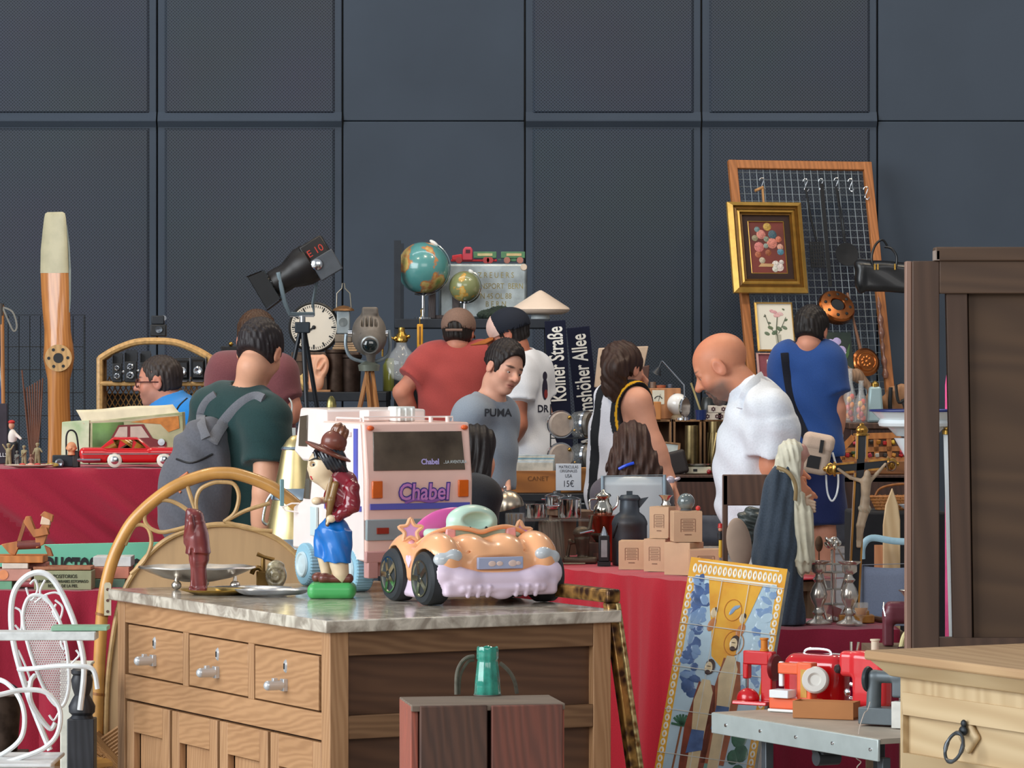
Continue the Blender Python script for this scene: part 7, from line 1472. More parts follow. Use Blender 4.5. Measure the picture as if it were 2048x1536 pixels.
ringframe(q,156,188,9,2,GD,'outer_moulding',8);ringframe(q,138,170,7,0,GDD,'dark_moulding',4);ringframe(q,126,158,7,1,GD,'gilt_moulding',5);ringframe(q,113,145,6,2,GDD,'dark_moulding',3);ringframe(q,101,133,12,3,mt((48,28,22),.8),'velvet_mount',1);ringframe(q,78,110,2,3,GD,'inner_fillet',1.5)
b=q.mb();b.box((0,5,0),(77,2,108));cv=b.build('canvas',mt((112,44,36),.5,0,.35,6.,c2=(60,30,26)))
fl_=(((-10,28),7.5,(204,130,116)),((12,10),8.5,(206,126,110)),((-16,2),8,(200,118,112)),((4,44),6.5,(186,150,70)),((14,28),7,(70,96,106)),((-18,38),4.5,(110,136,136)),((26,18),5,(196,110,84)),((28,2),5,(200,150,130)),((28,-8),5.5,(80,130,150)),((-20,-14),5,(176,100,70)),((2,-10),5,(150,84,50)),((-24,20),5,(150,140,110)),((0,18),4.5,(130,140,120)),((-2,4),4,(140,150,140)),((16,-34),6,(216,206,196)),((24,-40),6.5,(220,204,196)),((14,-44),5,(206,204,190)),((28,-30),4,(206,196,190)),((-12,-26),5,(190,176,150)))
for(x,z),r,c in fl_:
 b=q.mb()
 for k in range(3):b.ell((x+(k-1)*r*.18,4-k*.35,z+(k-1)*r*.12),(r*(1.3-.36*k),.8,r*(1.3-.38*k)),12,6)
 b.build('painted_flower',mt(c,.5,0,.25,160.),cv)
b=q.mb();b.prism([(-22,-40),(8,-40),(12,-34),(-16,-33)],3.4,4.6);b.build('painted_ledge',mt((190,150,104),.5),cv)
q=HP('framed_print','pink rose print in thin gold frame hung under the gilt painting','picture',1551,653,.1)
ringframe(q,80,101,3,2,GD,'frame',3);b=q.mb();b.box((0,3,0),(76,1,97));pp=b.build('paper',mt((222,216,200),.6,0,.02,6.))
for x,z,r,c in((-4,32,6,(222,168,168)),(6,24,8,(226,176,172)),(14,27,6,(224,186,182)),(2,30,6,(214,158,160)),(-10,-2,6,(108,124,92)),(-2,-12,7,(96,116,90)),(8,-4,7,(100,116,88)),(-18,-14,6,(112,126,100)),(-12,8,4,(120,130,110)),(-20,22,3,(96,96,80)),(20,36,3,(110,120,90)),(24,14,4,(96,110,84)),(20,-2,6,(110,124,100))):b=q.mb();b.ell((x,2.2,z),(r,.5,r*.6),12,6,(0,30*math.sin(x),0));b.build('printed_rose' if c[0]>200 else 'printed_leaf',mt(c,.6,0,.15,100.),pp)
b=q.mb();b.tube([(4,2,-34),(2,2,-6),(6,2,20)],1,5);b.tube([(4,2,-20),(-12,2,0),(-20,2,26)],.7,5);b.tube([(6,2,-14),(16,2,4),(24,2,20)],.7,5);b.build('printed_stem',mt((90,96,80),.6),pp);b=q.mb();b.prism([(0,-40),(10,-40),(11,-16),(-1,-16)],1.8,2.3);b.build('printed_vase',mt((180,176,160),.5),pp)
q=HP('framed_print','print with mauve mount in a pinkish frame, below the rose print','picture',1547,750,.1);ringframe(q,64,92,3,2,mt((196,150,140),.5),'frame',3);b=q.mb();b.box((0,3,0),(60,1,88));b.build('mount',mt((136,70,80),.7));b=q.mb();b.box((6,2,0),(34,1,64));b.build('paper',mt((216,212,202),.6))
q=HP('orchid_painting','unframed canvas of a lilac orchid on dark green leaning on the wire grid','painting',1676,708,.12);b=q.mb();b.box((0,2,0),(62,4,90));cv=b.build('canvas',mt((46,58,50),.5,0,.3,8.,c2=(28,34,36)))
for x,z,r in((-14,22,10),(0,26,9),(-2,12,9),(8,8,10),(4,-6,10),(12,-2,9),(-16,10,7)):b=q.mb();b.ell((x,-.2,z),(r,.8,r*.9),14,6);b.build('painted_petal',mt((186,170,214),.5,0,.1,60.),cv)
b=q.mb();b.tube([(6,-.5,-20),(20,-.5,0),(26,-.5,20)],[6,4,1],6,flat=.15,up=(0,1,0));b.build('painted_leaf',mt((70,100,60),.5),cv);b=q.mb();b.ell((-6,-.3,-28),(14,.7,5),12,6);b.build('painted_petal',mt((190,130,160),.5),cv)
for i,(px,py)in enumerate(((1525,368),(1612,370),(1643,370),(1674,368),(1702,370),(1733,386))):
 b=TH('s_hook',('first S hook from the left, holding the coat hanger','second S hook from the left, above the slotted server','third S hook from the left, above the dark strip','fourth S hook from the left, above the round skimmer','empty S hook, second from the right','lowest empty S hook at the right')[i],'hook',px,py,pd(py,.04,px),'chrome S hooks on the wire grid');m=b.mb();m.tube(cr([(-6,0,7),(-3,-1,12),(3,-1,10),(0,0,0),(-3,0,-9),(2,0,-13),(6,0,-8)],4),1.1,6);m.build('hook',CHROME)
DKI=mt((26,27,30),.6,.2,.15,30.)
q=HP('coat_hanger','short wooden coat hanger end hung above the gilt frame','hanger',1521,378,.05);b=q.mb();b.tube([(-12,0,-4),(6,0,4)],3,8);b.box((4,0,-14),(4,3,34));b.build('hanger',wood((190,140,88)))
q=HP('slotted_server','dark slotted kitchen server hanging left of the copper pan','utensil',1626,440,.05);b=q.mb();b.tube([(-10,0,66),(-4,0,0),(4,0,-44)],2.4,8);b.build('handle',DKI);b=q.mb()
for k in range(6):b.box((-11+k*5.2,0,-72),(2.6,1.6,54))
for k in range(8):b.box((2,0,-47-k*7),(29,1.4,2.6))
b.build('slotted_blade',DKI)
q=HP('long_spatula','long flat dark metal strip hanging above the copper pan','utensil',1652,470,.055);b=q.mb();b.box((0,0,0),(8,2,215));b.build('strip',DKI,bev=.6)
q=HP('skimmer','round dark skimmer hanging beside the black handbag','utensil',1682,440,.05);b=q.mb();b.tube([(-5,0,70),(0,0,0),(3,0,-46)],2,8);b.tube([(-2,0,66),(4,0,0),(6,0,-46)],1.2,6);b.build('handle',DKI);b=q.mb();b.lathe([(0,0),(20,1),(24,3),(24,4),(0,2)],28,(5,0,-72),(90,0,0));b.build('disc',DKI)
q=HP('warming_pan','copper warming pan lid with round holes hanging on the wire grid','pan',1674,612,.11);CP=metal((176,104,58),.25,.12);b=q.mb();b.at((0,0,0),(68,12,0));b.lathe([(0,-18),(34,-18),(38,-12),(38,0),(35,4),(16,7),(14,4),(14,-4),(0,-4)],36);b.build('pan_body',CP);b=q.mb();b.at((0,0,0),(68,12,0));b.lathe([(0,4.4),(13.4,4.4),(0,4.6)],24)
for k in range(8):a=k*math.pi/4;b.lathe([(0,5.6),(3.4,5.6),(0,6.4)],12,(26*math.cos(a),26*math.sin(a),.4))
b.build('vent_hole',BLACK)
q=HP('copper_bed_warmer','round copper bed warmer with long pole hanging right of the orchid canvas','pan',1729,726,.09);b=q.mb();b.lathe([(0,0),(28,2),(29,8),(24,12),(20,12),(18,14),(0,15)],36,(0,0,0),(90,0,0));b.build('pan_body',CP);b=q.mb()
for k in range(9):a=k*.7;b.ell((9*math.cos(a)*(1 if k else 0),-15,9*math.sin(a)*(1 if k else 0)),(3.4,1.2,3.4),10,6)
b.tube([(18*math.cos(a),-14.5,18*math.sin(a))for a in[k*math.pi/12 for k in range(24)]],1.4,6,True);b.build('embossing',metal((206,124,66),.25));b=q.mb();b.tube([(-6,0,26),(-14,0,80),(-22,4,146)],[4,2.6,2.6],8);b.build('pole',wood((140,96,70),rough=.4))
q=HP('turned_spindle','turned brown wooden spindle hanging at the right of the wire grid','spindle',1764,675,.06);b=q.mb();pr=[(0,-84)]
for k in range(34):z=-84+k*5;pr.append((4.2+1.8*math.sin(k*1.1)+1.2*math.sin(k*.37),z))
pr+=[(0,86)];b.lathe(pr,16);b.build('spindle',wood((128,84,66),rough=.35,coat=.4))
q=TH('black_handbag','black leather handbag with brass clasp hanging on the wire grid','handbag',1768,550,17.78);f=Fd((-64,-26,-46),(70,26,46),2.,u=q.u);f.bx((0,0,-4),(54,14,30),12,4,(0,3,0));f.el((-46,0,-4),(13,16,34),5);f.rc((-50,0,20),(56,0,14),10,9,8);f.disp(lambda X,Y,Z:.5*np.sin(.10*X+.16*Z));f.mesh('leather_body',mt((24,25,28),.35,0,.15,14.,coat=.15),q)
b=q.mb();b.tube(cr([(-22,-14,16),(-26,-14,36),(-18,-12,60),(-4,-8,70),(6,-6,58)],6),2.4,8);b.tube(cr([(22,-14,12),(24,-14,36),(14,-12,52),(0,-10,56)],6),2.4,8);b.build('handle',mt((24,24,26),.35))
for x in(-20,-14,20):b=q.mb();b.box((x,-16,16),(3,3,12));b.build('brass_clasp',BRASS)
ct=H-(845-HY)*15.5/F
t=Th('wooden_chest','dark wooden chest on the long table carrying coloured bottles','chest',at(1765,ZB+.001,15.55),1.);wch=X(1838,15.5)-X(1686,15.5);hc_=ct-ZB-.001
b=t.mb();b.box((0,0,hc_/2-.01),(wch-.02,.36,hc_-.02));b.build('body',BR,bev=.004);b=t.mb();b.box((0,0,hc_-.012),(wch,.39,.024));b.build('lid',wood((96,68,52),(64,44,36)),bev=.003)
for i,(px,h,d,lab)in enumerate(((1700,108,15.45,'tall clear glass bottle filled with orange and red pieces'),(1722,84,15.42,'shorter bottle with red and yellow pieces'))):
 q=Th('glass_bottle',lab,'bottle',at(px,ct+.001,d),U(d));b=q.mb();r=16;b.lathe([(0,0),(r,0),(r+1,4),(r-2,h*.45),(6,h*.72),(5,h-3),(6.5,h),(4,h),(4,h*.74),(r-5,h*.45),(r-2.5,5),(0,3)],26);b.build('glass',glass((240,244,244),.03,1.06),smooth=60)
 for k in range(9):
  c=((214,60,40),(236,140,40),(190,30,60),(230,170,50))[k%4];a=k*2.4;b=q.mb();zz=8+k*h*.05;b.ell((4.5*math.cos(a),4.5*math.sin(a),zz),(5,5,6.5),10,8);b.build('coloured_filling',mt(c,.3))
q=Th('enamel_flask','pale blue enamel flask with brass cap on the dark chest','flask',at(1750,ct+.001,15.44),U(15.44));b=q.mb();b.hexa([(-18,-12,0),(18,-12,0),(18,12,0),(-18,12,0),(-12,-10,72),(12,-10,72),(12,10,72),(-12,10,72)]);b.build('body',mt((158,184,190),.35,.1,.06,10.),bev=5);b=q.mb();b.lathe([(0,70),(8,70),(8,78),(4,82),(0,84)],18);b.build('cap',BRASS)
q=Th('driftwood','curved brown driftwood branch behind the bottles on the chest','driftwood',at(1706,ct+.001,15.66),U(15.66));f=Fd((-34,-22,0),(50,22,118),1.8,u=q.u);f.rc((-8,0,3),(-18,0,104),10,11,6);f.rc((-18,0,100),(10,0,92),12,11,8);f.rc((10,0,92),(36,0,66),11,8,6);f.rc((36,0,66),(30,0,6),8,7,6);f.disp(lambda X,Y,Z:1.5*np.sin(.3*X+.2*Z));f.cut((0,0,.3),(0,0,-1));f.mesh('branch',wood((142,112,88),(100,76,58),30.,rough=.8),q)
q=Th('leather_bag','worn tan leather bag with black straps beside the pale blue flask','bag',at(1800,ct+.001,15.5),U(15.5));f=Fd((-46,-24,0),(40,24,90),1.8,u=q.u);f.el((0,0,34),(38,17,42),6);f.disp(lambda X,Y,Z:1.6*np.sin(.2*X+.13*Z));f.cut((0,0,.3),(0,0,-1));f.mesh('leather',mt((150,106,70),.5,0,.2,14.),q)
b=q.mb();b.tube(cr([(-20,-16,70),(-22,-19,40),(-20,-15,6)],5),4,8,flat=.4);b.tube(cr([(-10,-16,76),(-4,-19,40),(16,-17,54)],5),3,8,flat=.4);b.tube(cr([(2,-18,46),(10,-19,20),(4,-13,4)],5),3,8,flat=.4);b.build('black_strap',BLACK)
q=Th('cardboard_tray','plain brown box under the sorting tray on the long table','box',at(1765,ZB+.001,15.2),U(15.2));hb_=zrel(ZB,15.2)-922;b=q.mb();b.box((0,0,hb_/2),(150,40,hb_));b.build('box',wood((150,98,56),(110,70,40),16.,(.12,1,1)),bev=1.5)
q=Th('sorting_tray','orange wooden tray with pointed top and small compartments of coloured oddments','tray',at(1756,ZB+.002+hb_*U(15.2),15.17),U(15.17));q.o.rotation_euler=(R(-10),0,0);OW=wood((196,128,62),(160,96,42),16.)
pts=[(-72,0),(-72,22),(-48,48),(36,50),(68,14),(70,0)]
for i in range(6):a,c=pts[i],pts[(i+1)%6];b=q.mb();b.bar((a[0],0,a[1]+1),(c[0],0,c[1]+1),12,4,(0,1,0));b.build('rim_strip',OW)
b=q.mb();b.prism(pts,6,8);b.build('back_board',wood((120,78,44)))
for a,c in(((-30,0),(-36,48)),((-2,0),(-4,49)),((24,0),(22,49)),((-68,20),(60,24))):b=q.mb();b.bar((a[0],0,a[1]+1),(c[0],0,c[1]+1),10,2,(0,1,0));b.build('divider',OW)
q2=q.o.location;rr3=random.Random(4)
for i in range(18):
 x=-62+(i%9)*15+rr3.random()*4;z=7 if i<9 else 30+rr3.random()*4
 if abs(x)>48 and z>20:z=12;x*=.8
 c=((190,36,40),(216,180,60),(60,90,60),(200,70,90),(206,206,200),(60,56,54),(190,130,50))[i%7];b=MB(U(15.17));b.loc=q2+Vector((x*U(15.17),-.001,z*U(15.17)));b.tags=('tiny %s oddment, %s from the left in the %s row of the sorting tray'%(('dark red','yellow','green','pink','white','black','amber')[i%7],('first','second','third','fourth','fifth','sixth','seventh','eighth','ninth')[i%9],'lower' if i<9 else 'upper'),'oddment','oddments in the sorting tray');b.box((0,0,4),(8,6,8),(10*i,20*i,7*i));b.build('oddment',mt(c,.4),bev=1.5)
t=Th('black_stand','black draped stand under the rattan basket','stand',at(1790,0,13.7));b=t.mb();b.box((0,0,.476),(.34,.34,.952));b.build('drape',mt((32,32,36),.9,0,.1,40.),bev=.01)
q=Th('rattan_basket','shallow brown rattan basket on the black stand behind the pale picket','basket',at(1792,.953,13.66),U(13.66));b=q.mb();n=26
for zz in range(5):b.tube([((40+zz*3)*math.cos(2*math.pi*k/n),(24+zz*2)*math.sin(2*math.pi*k/n),3+zz*6)for k in range(n)],2.6,6,True)
for k in range(n):a=2*math.pi*k/n;b.tube([(40*math.cos(a),24*math.sin(a),2),(53*math.cos(a),32*math.sin(a),30)],1.2,5)
b.build('woven_wall',wood((176,116,62),(130,80,40),40.));b=q.mb();b.tube(cr([(-44,0,20),(-30,0,44),(20,0,52),(46,0,34)],6),2.4,8);b.build('handle',wood((160,100,50)))
q=ONE('small white enamel bowl standing before the rattan basket','bowl',1826,0,13.54);b=q;b.loc=at(1828,.953,13.56);b.u=U(13.56);b.lathe([(0,0),(14,0),(32,14),(30,14),(13,3),(0,3)],28,sy=.5);b.build('enamel_bowl',mt((206,214,222),.3))
t=Th('picket','pale pointed wooden picket board standing behind the light blue chair arm','board',at(1783,0,11.95),U(11.95));zf=720+1.5/t.u;b=t.mb();b.prism([(-17,0),(17,0),(17,Zs(1040)),(13,Zs(1010)),(1,Zs(976)),(-12,Zs(1010)),(-17,Zs(1050))],-6,6);b.build('board',wood((214,184,142),(184,148,104),16.),bev=1.5)
b=ONE('short orange wooden plank beside the pale picket','plank',1756,0,11.9);b.loc=at(1757,0,11.9);b.box((0,0,zrel(0,11.9)/2-545),(16,10,zrel(0,11.9)-1090),(0,0,0))if False else b.box((0,0,(zrel(0,11.9)-1090)/2),(16,10,zrel(0,11.9)-1090));b.build('plank',wood((206,140,96),(180,110,70)))
t=Th('camp_chair','blue grey folding chair with light blue plastic arm','chair',at(1780,0,11.5),U(11.5));zf=720+1.5/t.u;BGf=cloth((128,136,156),.05)
b=t.mb();b.grid(lambda a,c:(-58+130*a,4-6*math.sin(math.pi*a),Zs(1132)-110*c-4*math.sin(math.pi*a)),20,6);b.build('seat_back',BGf,solid=.006);b=t.mb();b.tube([(-58,0,0),(-58,0,Zs(1130)),(72,0,Zs(1126)),(40,10,0)],4,8);b.build('frame',mt((110,116,132),.4));b=t.mb();b.tube(cr([(-56,4,Zs(1118)),(-54,2,Zs(1092)),(-36,0,Zs(1076)),(10,-6,Zs(1082)),(70,-8,Zs(1084))],6),7,10,flat=.7);b.build('arm',mt((166,200,214),.35));b=t.mb();b.tube([(60,-6,Zs(1128)),(34,-8,Zs(1210))],8,8);b.build('side_strut',mt((110,118,136),.5));b=t.mb();b.box((6,-60,Zs(1240)),(120,120,6));b.build('seat',BGf)
for x in(-50,62):b=t.mb();b.tube([(x,-115,0),(x,-112,Zs(1240))],4,8);b.build('leg',mt((110,116,132),.4))
ZR=.73;table_box('trestle_table','trestle table under the dark red cloth of the candlesticks',X(1548,10.9),X(1795,10.9),10.74,11.14,0,ZR-.006,PW)
drape('dark red cloth under the candlesticks behind the toy sewing machines','c',X(1544,10.7),X(1800,10.7),10.70,11.16,ZR,.04,CL3,33,.024,0,24)
zr2_=ZR+.003
def cnd(px,d,label):
 q=Th('candlestick',label,'candlestick',at(px,zr2_,d),U(d),'silver candlesticks');b=q.mb();b.lathe([(0,0),(26,0),(27,3),(22,7),(12,11),(8,18),(13,24),(9,30),(8,36),(15,48),(18,60),(13,74),(7,84),(12,90),(7,96),(6,100),(15,106),(15,120),(22,124),(24,127),(14,127),(12,112),(0,112)],28);b.build('stick',mt((216,206,194),.22,.75,.1,12.),smooth=60)
cnd(1637,10.88,'left silver candlestick beside the veiled statue');cnd(1699,10.86,'right silver candlestick in front of the crucifix')
t=Th('glass_terrarium','hexagonal leaded glass lantern between the two candlesticks','lantern',at(1668,zr2_,10.98),U(10.98));hx=lambda r,z:[(r*math.cos(R(60*k+20)),r*math.sin(R(60*k+20))*.8,z)for k in range(6)];lv=[hx(16,2),hx(30,36),hx(18,66),hx(30,100),hx(18,116)]
b=t.mb()
for i in range(4):
 for k in range(6):b.tube([lv[i][k],lv[i+1][k]],1.5,5);b.tube([lv[i][k],lv[i][(k+1)%6]],1.5,5)
for k in range(6):b.tube([lv[4][k],lv[4][(k+1)%6]],1.5,5)
b.build('lead_frame',metal((190,186,176),.3));b=t.mb();b.loft(lv,cap=False);b.build('panes',glass((226,232,234),.02,1.1),smooth=10,solid=.001);b=t.mb();b.box((0,0,22),(26,16,18),(0,20,0));b.build('red_box_inside',mt((176,50,56),.6))
t=Th('stemmed_glass','stemmed glass of amber liquid right of the candlesticks','glass',at(1722,zr2_,10.83),U(10.83));b=t.mb();b.lathe([(0,0),(12,0),(12,2),(3,5),(3,14),(12,20),(15,32),(15,46),(14,46),(13.6,32),(10,21),(0,19)],24);b.build('glass',glass((236,230,216)),smooth=60);b=t.mb();b.lathe([(0,20),(9,22),(13,31),(13,36),(0,36)],22);b.build('amber_liquid',mt((206,140,50),.1,0,.1,8.,coat=.8))
b=MB(U(10.95));b.loc=at(1752,zr2_,10.95);b.tags=('crumpled brown leather glove lying beside the amber glass','glove');b.tube(cr([(-26,0,5),(-8,3,8),(12,-3,6),(26,0,9)],5),[5,6,7,7,7,6,6,6,6,6,6,6,5,5,5,4],8);b.build('leather_glove',mt((100,64,44),.6,0,.2,30.))
d_=10.96;t=Th('crucifix','black and gold standing crucifix with pale carved figure','crucifix',at(1712,zr2_,d_),U(d_));zf=zrel(zr2_,d_);GE=wood((196,140,64),(150,96,40),20.,rough=.35,coat=.3);Q=lambda x,y,dy=0:(x-1712,dy,Zs(y))
b=t.mb();b.box((0,0,8),(70,44,16));b.box((0,0,20),(50,34,10));b.build('foot',GE,bev=2)
b=t.mb();b.bar(Q(1706,1232),Q(1724,868),15,8,(0,1,0));b.bar(Q(1670,938),Q(1774,928),14,8,(0,1,0));b.build('black_cross',mt((38,40,44),.5,0,.1,20.))
b=t.mb()
for s_ in(-1,1):b.bar(Q(1706+s_*10,1232),Q(1720+s_*10,946),4,12,(0,1,0));b.bar(Q(1723+s_*10,918),Q(1724+s_*10,868),4,12,(0,1,0));b.bar(Q(1668,938+s_*9),Q(1708,934+s_*9),4,12,(0,1,0));b.bar(Q(1736,931+s_*9),Q(1776,927+s_*9),4,12,(0,1,0))
b.build('gilt_edging',GE)
for x,y,rot in((1724,868,(0,0,0)),(1668,938,(0,-90,0)),(1777,928,(0,90,0))):b=t.mb();b.lathe([(0,-4),(15,-3),(15,0),(11,3),(13,8),(10,14),(5,17),(5,20),(0,23)],20,Q(x,y),rot,1,.6);b.build('gilt_finial',metal((200,150,76),.25))
f=Fd((-44,-34,Zs(1100)),(72,8,Zs(915)),1.3,u=t.u);f.el(Q(1733,950,-16),(7,8,11),3);f.rc(Q(1731,962,-13),Q(1729,1000,-13),11,8,4);f.rc(Q(1729,1000,-13),Q(1728,1016,-13),9,11,4);f.rc(Q(1724,962,-12),Q(1700,955,-9),4.5,3.6,3);f.rc(Q(1700,955,-9),Q(1676,938,-8),3.6,3,2);f.rc(Q(1738,962,-12),Q(1752,948,-9),4.5,3.6,3);f.rc(Q(1752,948,-9),Q(1770,928,-8),3.6,3,2)
for q_ in(-3,4):f.rc(Q(1727+q_,1020,-13),Q(1719+q_,1050,-18),7,5,3);f.rc(Q(1719+q_,1050,-18),Q(1717+q_*.6,1082,-10),5,3.4,3);f.rc(Q(1717+q_*.6,1082,-10),Q(1716+q_*.6,1092,-15),3.6,3,2)
f.mesh('carved_figure',mt((186,160,132),.5,0,.15,30.),t);f=Fd((0,-34,Zs(1045)),(40,8,Zs(995)),1.3,u=t.u);f.el(Q(1728,1017,-13),(13,10,12),3);f.disp(lambda X,Y,Z:.8*np.sin(.8*X+.5*Z));f.mesh('loincloth',mt((176,160,136),.6),t)
b=t.mb();b.tube([(Q(1782,932)[0]+9*math.cos(a),-10+2*math.sin(3*a),Q(1782,932)[2]+9*math.sin(a))for a in[k*math.pi/10 for k in range(20)]],1.6,6,True);b.build('thorn_ring',mt((96,66,46),.6))
d_=10.86;t=Th('veiled_statue','dressed statue in cream veil, cream shawl and dark blue grey mantle','statue',at(1570,zr2_,d_),U(d_));zf=zrel(zr2_,d_);Q=lambda x,y,dy=0:(x-1574,dy,Zs(y))
f=Fd((-74,-58,0),(60,58,Zs(880)),2.4,u=t.u);f.rc(Q(1580,1240),Q(1566,1090),36,42,20);f.rc(Q(1566,1090),Q(1574,985),42,26,20);f.rc(Q(1550,1060),Q(1546,1150),30,28,24);f.rc(Q(1572,990),Q(1584,930),24,18,14);f.rc(Q(1560,960),Q(1536,1110),13,18,14);f.rc(Q(1545,1120),Q(1560,1236),26,26,24);f.rc(Q(1560,950),Q(1540,1060),20,24,16);f.disp(lambda X,Y,Z:2.2*np.sin(.16*X+.02*Z)*np.cos(.13*Y)+1.4*np.sin(.3*X-.05*Z));f.cut((0,0,1),(0,0,-1));f.mesh('mantle',cloth((68,78,90),.12,200),t)
f=Fd((-30,-50,Zs(1060)),(56,50,Zs(872)),1.8,u=t.u);f.el(Q(1588,906),(23,25,27),4);f.rc(Q(1582,905),Q(1570,940),22,20,12);f.rc(Q(1592,900,-16),Q(1596,1000,-22),11,8,10);f.rc(Q(1596,1000,-22),Q(1592,1030,-20),8,5,6);f.el(Q(1616,912,-4),(14,18,22),3,op='s');f.disp(lambda X,Y,Z:1.1*np.sin(.55*X+.12*Z)+.7*np.sin(.8*Y+.3*X));f.mesh('veil',mt((218,212,190),.8,0,.1,24.,.2),t)
f=Fd((0,-40,Zs(960)),(60,30,Zs(870)),1.2,u=t.u);f.el(Q(1606,906),(15,16,19),3);f.rc(Q(1618,906),Q(1621,910),3,3,3);f.rc(Q(1604,920),Q(1600,945),9,10,4);f.mesh('face',mt((206,152,138),.4),t)
f=Fd((-20,-58,Zs(1180)),(76,40,Zs(960)),2.,u=t.u);f.cone(Q(1600,985,-14),Q(1606,1120,-22),14,22,12);f.rc(Q(1612,1030,-18),Q(1610,1130,-24),18,16,10);f.rc(Q(1606,1120,-22),Q(1600,1150,-20),18,6,10);f.disp(lambda X,Y,Z:2.*np.sin(.42*X+.04*Z)+1.1*np.sin(.6*Y));f.mesh('shawl',mt((206,198,174),.85,0,.1,30.,.2),t)
b=t.mb();b.tube(cr([Q(1556,934,-24),Q(1578,944,-34),Q(1592,968,-36),Q(1592,1000,-34)],6),4,8,flat=.4);b.build('gold_trim',mt((150,126,86),.5,.2))
f=Fd((20,-50,Zs(1050)),(80,20,Zs(970)),1.1,u=t.u)
for k in range(4):f.rc(Q(1618,1000+k*7,-16),Q(1632,1004+k*6,-20),3.6,2.8,2)
f.el(Q(1614,1008,-14),(9,8,15),4);f.rc(Q(1614,996,-16),Q(1624,990,-20),3.6,2.8,2);f.mesh('hand',mt((190,160,134),.5),t)
t=Th('silver_ornament','silver metal flower ornament standing behind the veiled statue','ornament',at(1664,zr2_,11.07),U(11.07));zf=zrel(zr2_,11.07);b=t.mb();b.lathe([(0,0),(12,0),(10,4),(3,8),(3,Zs(1100)),(0,Zs(1098))],18);b.build('stem',SILVER);b=t.mb()
for k in range(7):a=k*.9;b.ell((10*math.cos(a),5*math.sin(a),Zs(1086)+6*math.sin(2*a)),(9,4,7),10,6,(20*k,15*k,0))
b.build('petals',SILVER);b=t.mb();b.bar((12,0,Zs(1098)),(24,0,Zs(1120)),6,3);b.build('arm',SILVER)
b=MB(U(11.05));b.loc=at(1638,zr2_+.001,11.06);b.tags=('brown dried seed head on a thin stalk behind the left candlestick','seed head');zz=zrel(zr2_,11.06);b.tube([(0,0,0),(0,0,zz-1100)],1.5,6);b.ell((0,0,zz-1088),(8,8,16));b.build('seed_head',mt((96,66,42),.8,0,.3,60.))
d_=11.52;t=Th('wooden_chair','dark brown wooden chair with a broad top rail and bags on it','chair',at(1493,0,d_),U(d_));zf=720+1.5/t.u;WC=wood((96,68,54),(66,46,38),16.,rough=.5)
b=t.mb();b.box((0,0,Zs(980)),(96,12,62));b.build('top_rail',WC,bev=2)
for x in(-43,43):b=t.mb();b.box((x,0,Zs(950)/2),(11,12,Zs(950)));b.build('back_post',WC,bev=1.5)
b=t.mb();b.box((0,-90,Zs(1135)),(98,190,10));b.build('seat',WC,bev=2)
for x in(-43,43):b=t.mb();b.box((x,-178,Zs(1140)/2),(10,10,Zs(1140)));b.build('leg',WC)
q=Th('dark_bag','crumpled dark grey green leather bag hung on the wooden chair','bag',at(1500,1.5-(1130-720)*d_/F+.012,11.38),U(11.38));f=Fd((-46,-30,0),(50,34,124),2.2,u=q.u);f.el((6,0,66),(40,20,48),8);f.el((-14,-4,50),(26,18,40),10);f.disp(lambda X,Y,Z:2.4*np.sin(.2*X+.26*Z+2*np.sin(.08*Z))+1.2*np.sin(.5*Z));f.cut((0,0,.5),(0,0,-1));f.mesh('bag_body',mt((66,72,70),.4,0,.2,12.),q)
q=Th('round_cushion','beige rounded suede cushion resting on the chair seat before the dark bag','cushion',at(1480,1.5-(1130-720)*d_/F+.012,11.22),U(11.22));f=Fd((-40,-20,0),(36,20,120),2.,u=q.u);f.el((-2,0,46),(25,11,52),5,(0,-8,0));f.cut((0,0,.5),(0,0,-1));f.mesh('cushion',mt((170,146,128),.8,0,.08,14.),q)
b=MB();b.loc=at(1395,.172,9.84);b.rz=-16;b.tags=('plain wooden block under the tile picture','block');b.box((0,0,0),(.34,.2,.344));b.build('wooden_block',PW,bev=.004)
d0=9.75;t=Th('tile_picture','tall painted ceramic tile picture leaning at an angle by the red cloth','tile picture',at(1397,.350,d0),1.);t.o.rotation_euler=(R(-17),R(6.2),R(-16));wT=.262;hT=.645
CRM=mt((246,240,222),.25,0,.05,14.,coat=.3);YT=mt((244,184,62),.25,0,.25,16.,coat=.3,c2=(228,150,44));BT_=mt((118,150,196),.25,0,.3,12.,coat=.3,c2=(160,186,206));BD=mt((84,112,164),.25,0,.25,26.,coat=.3);SKY=mt((196,222,236),.25,0,.12,8.,coat=.3)
b=t.mb();b.box((0,.02,hT/2),(wT,.04,hT));b.build('plaster_back',mt((176,180,178),.85,0,.2,30.,.3),bev=.002)
def flat(name,poly,m,y,par=None):
 b=t.mb();b.prism([(x*wT,z*hT)for x,z in poly],-y-.0012,-y);return b.build(name,m,par)
fld=flat('sky_tiles',[(-.42,.0),(.42,.0),(.42,.92),(-.42,.92)],SKY,.0005)
for x0,x1,z0,z1 in((-.5,.5,.92,1.0),(-.5,-.42,0,.92),(.42,.5,0,.92)):flat('border_tile',[(x0,z0),(x1,z0),(x1,z1),(x0,z1)],YT,.0005)
bo=flat('white_edge',[(-.42,.983),(.42,.983),(.42,.989),(-.42,.989)],CRM,.0018);flat('white_edge',[(-.42,.921),(.42,.921),(.42,.929),(-.42,.929)],CRM,.0018)
b=t.mb();b2=t.mb()
for k in range(18):x=(-.44+k*.0518)*wT;b.lathe([(0,.0008),(.0056,0)],14,(x,-.0022,.956*hT),(90,0,0),1,2.3);b2.lathe([(0,.0016),(.0026,0)],10,(x,-.0024,.956*hT),(90,0,0),1,2.6)
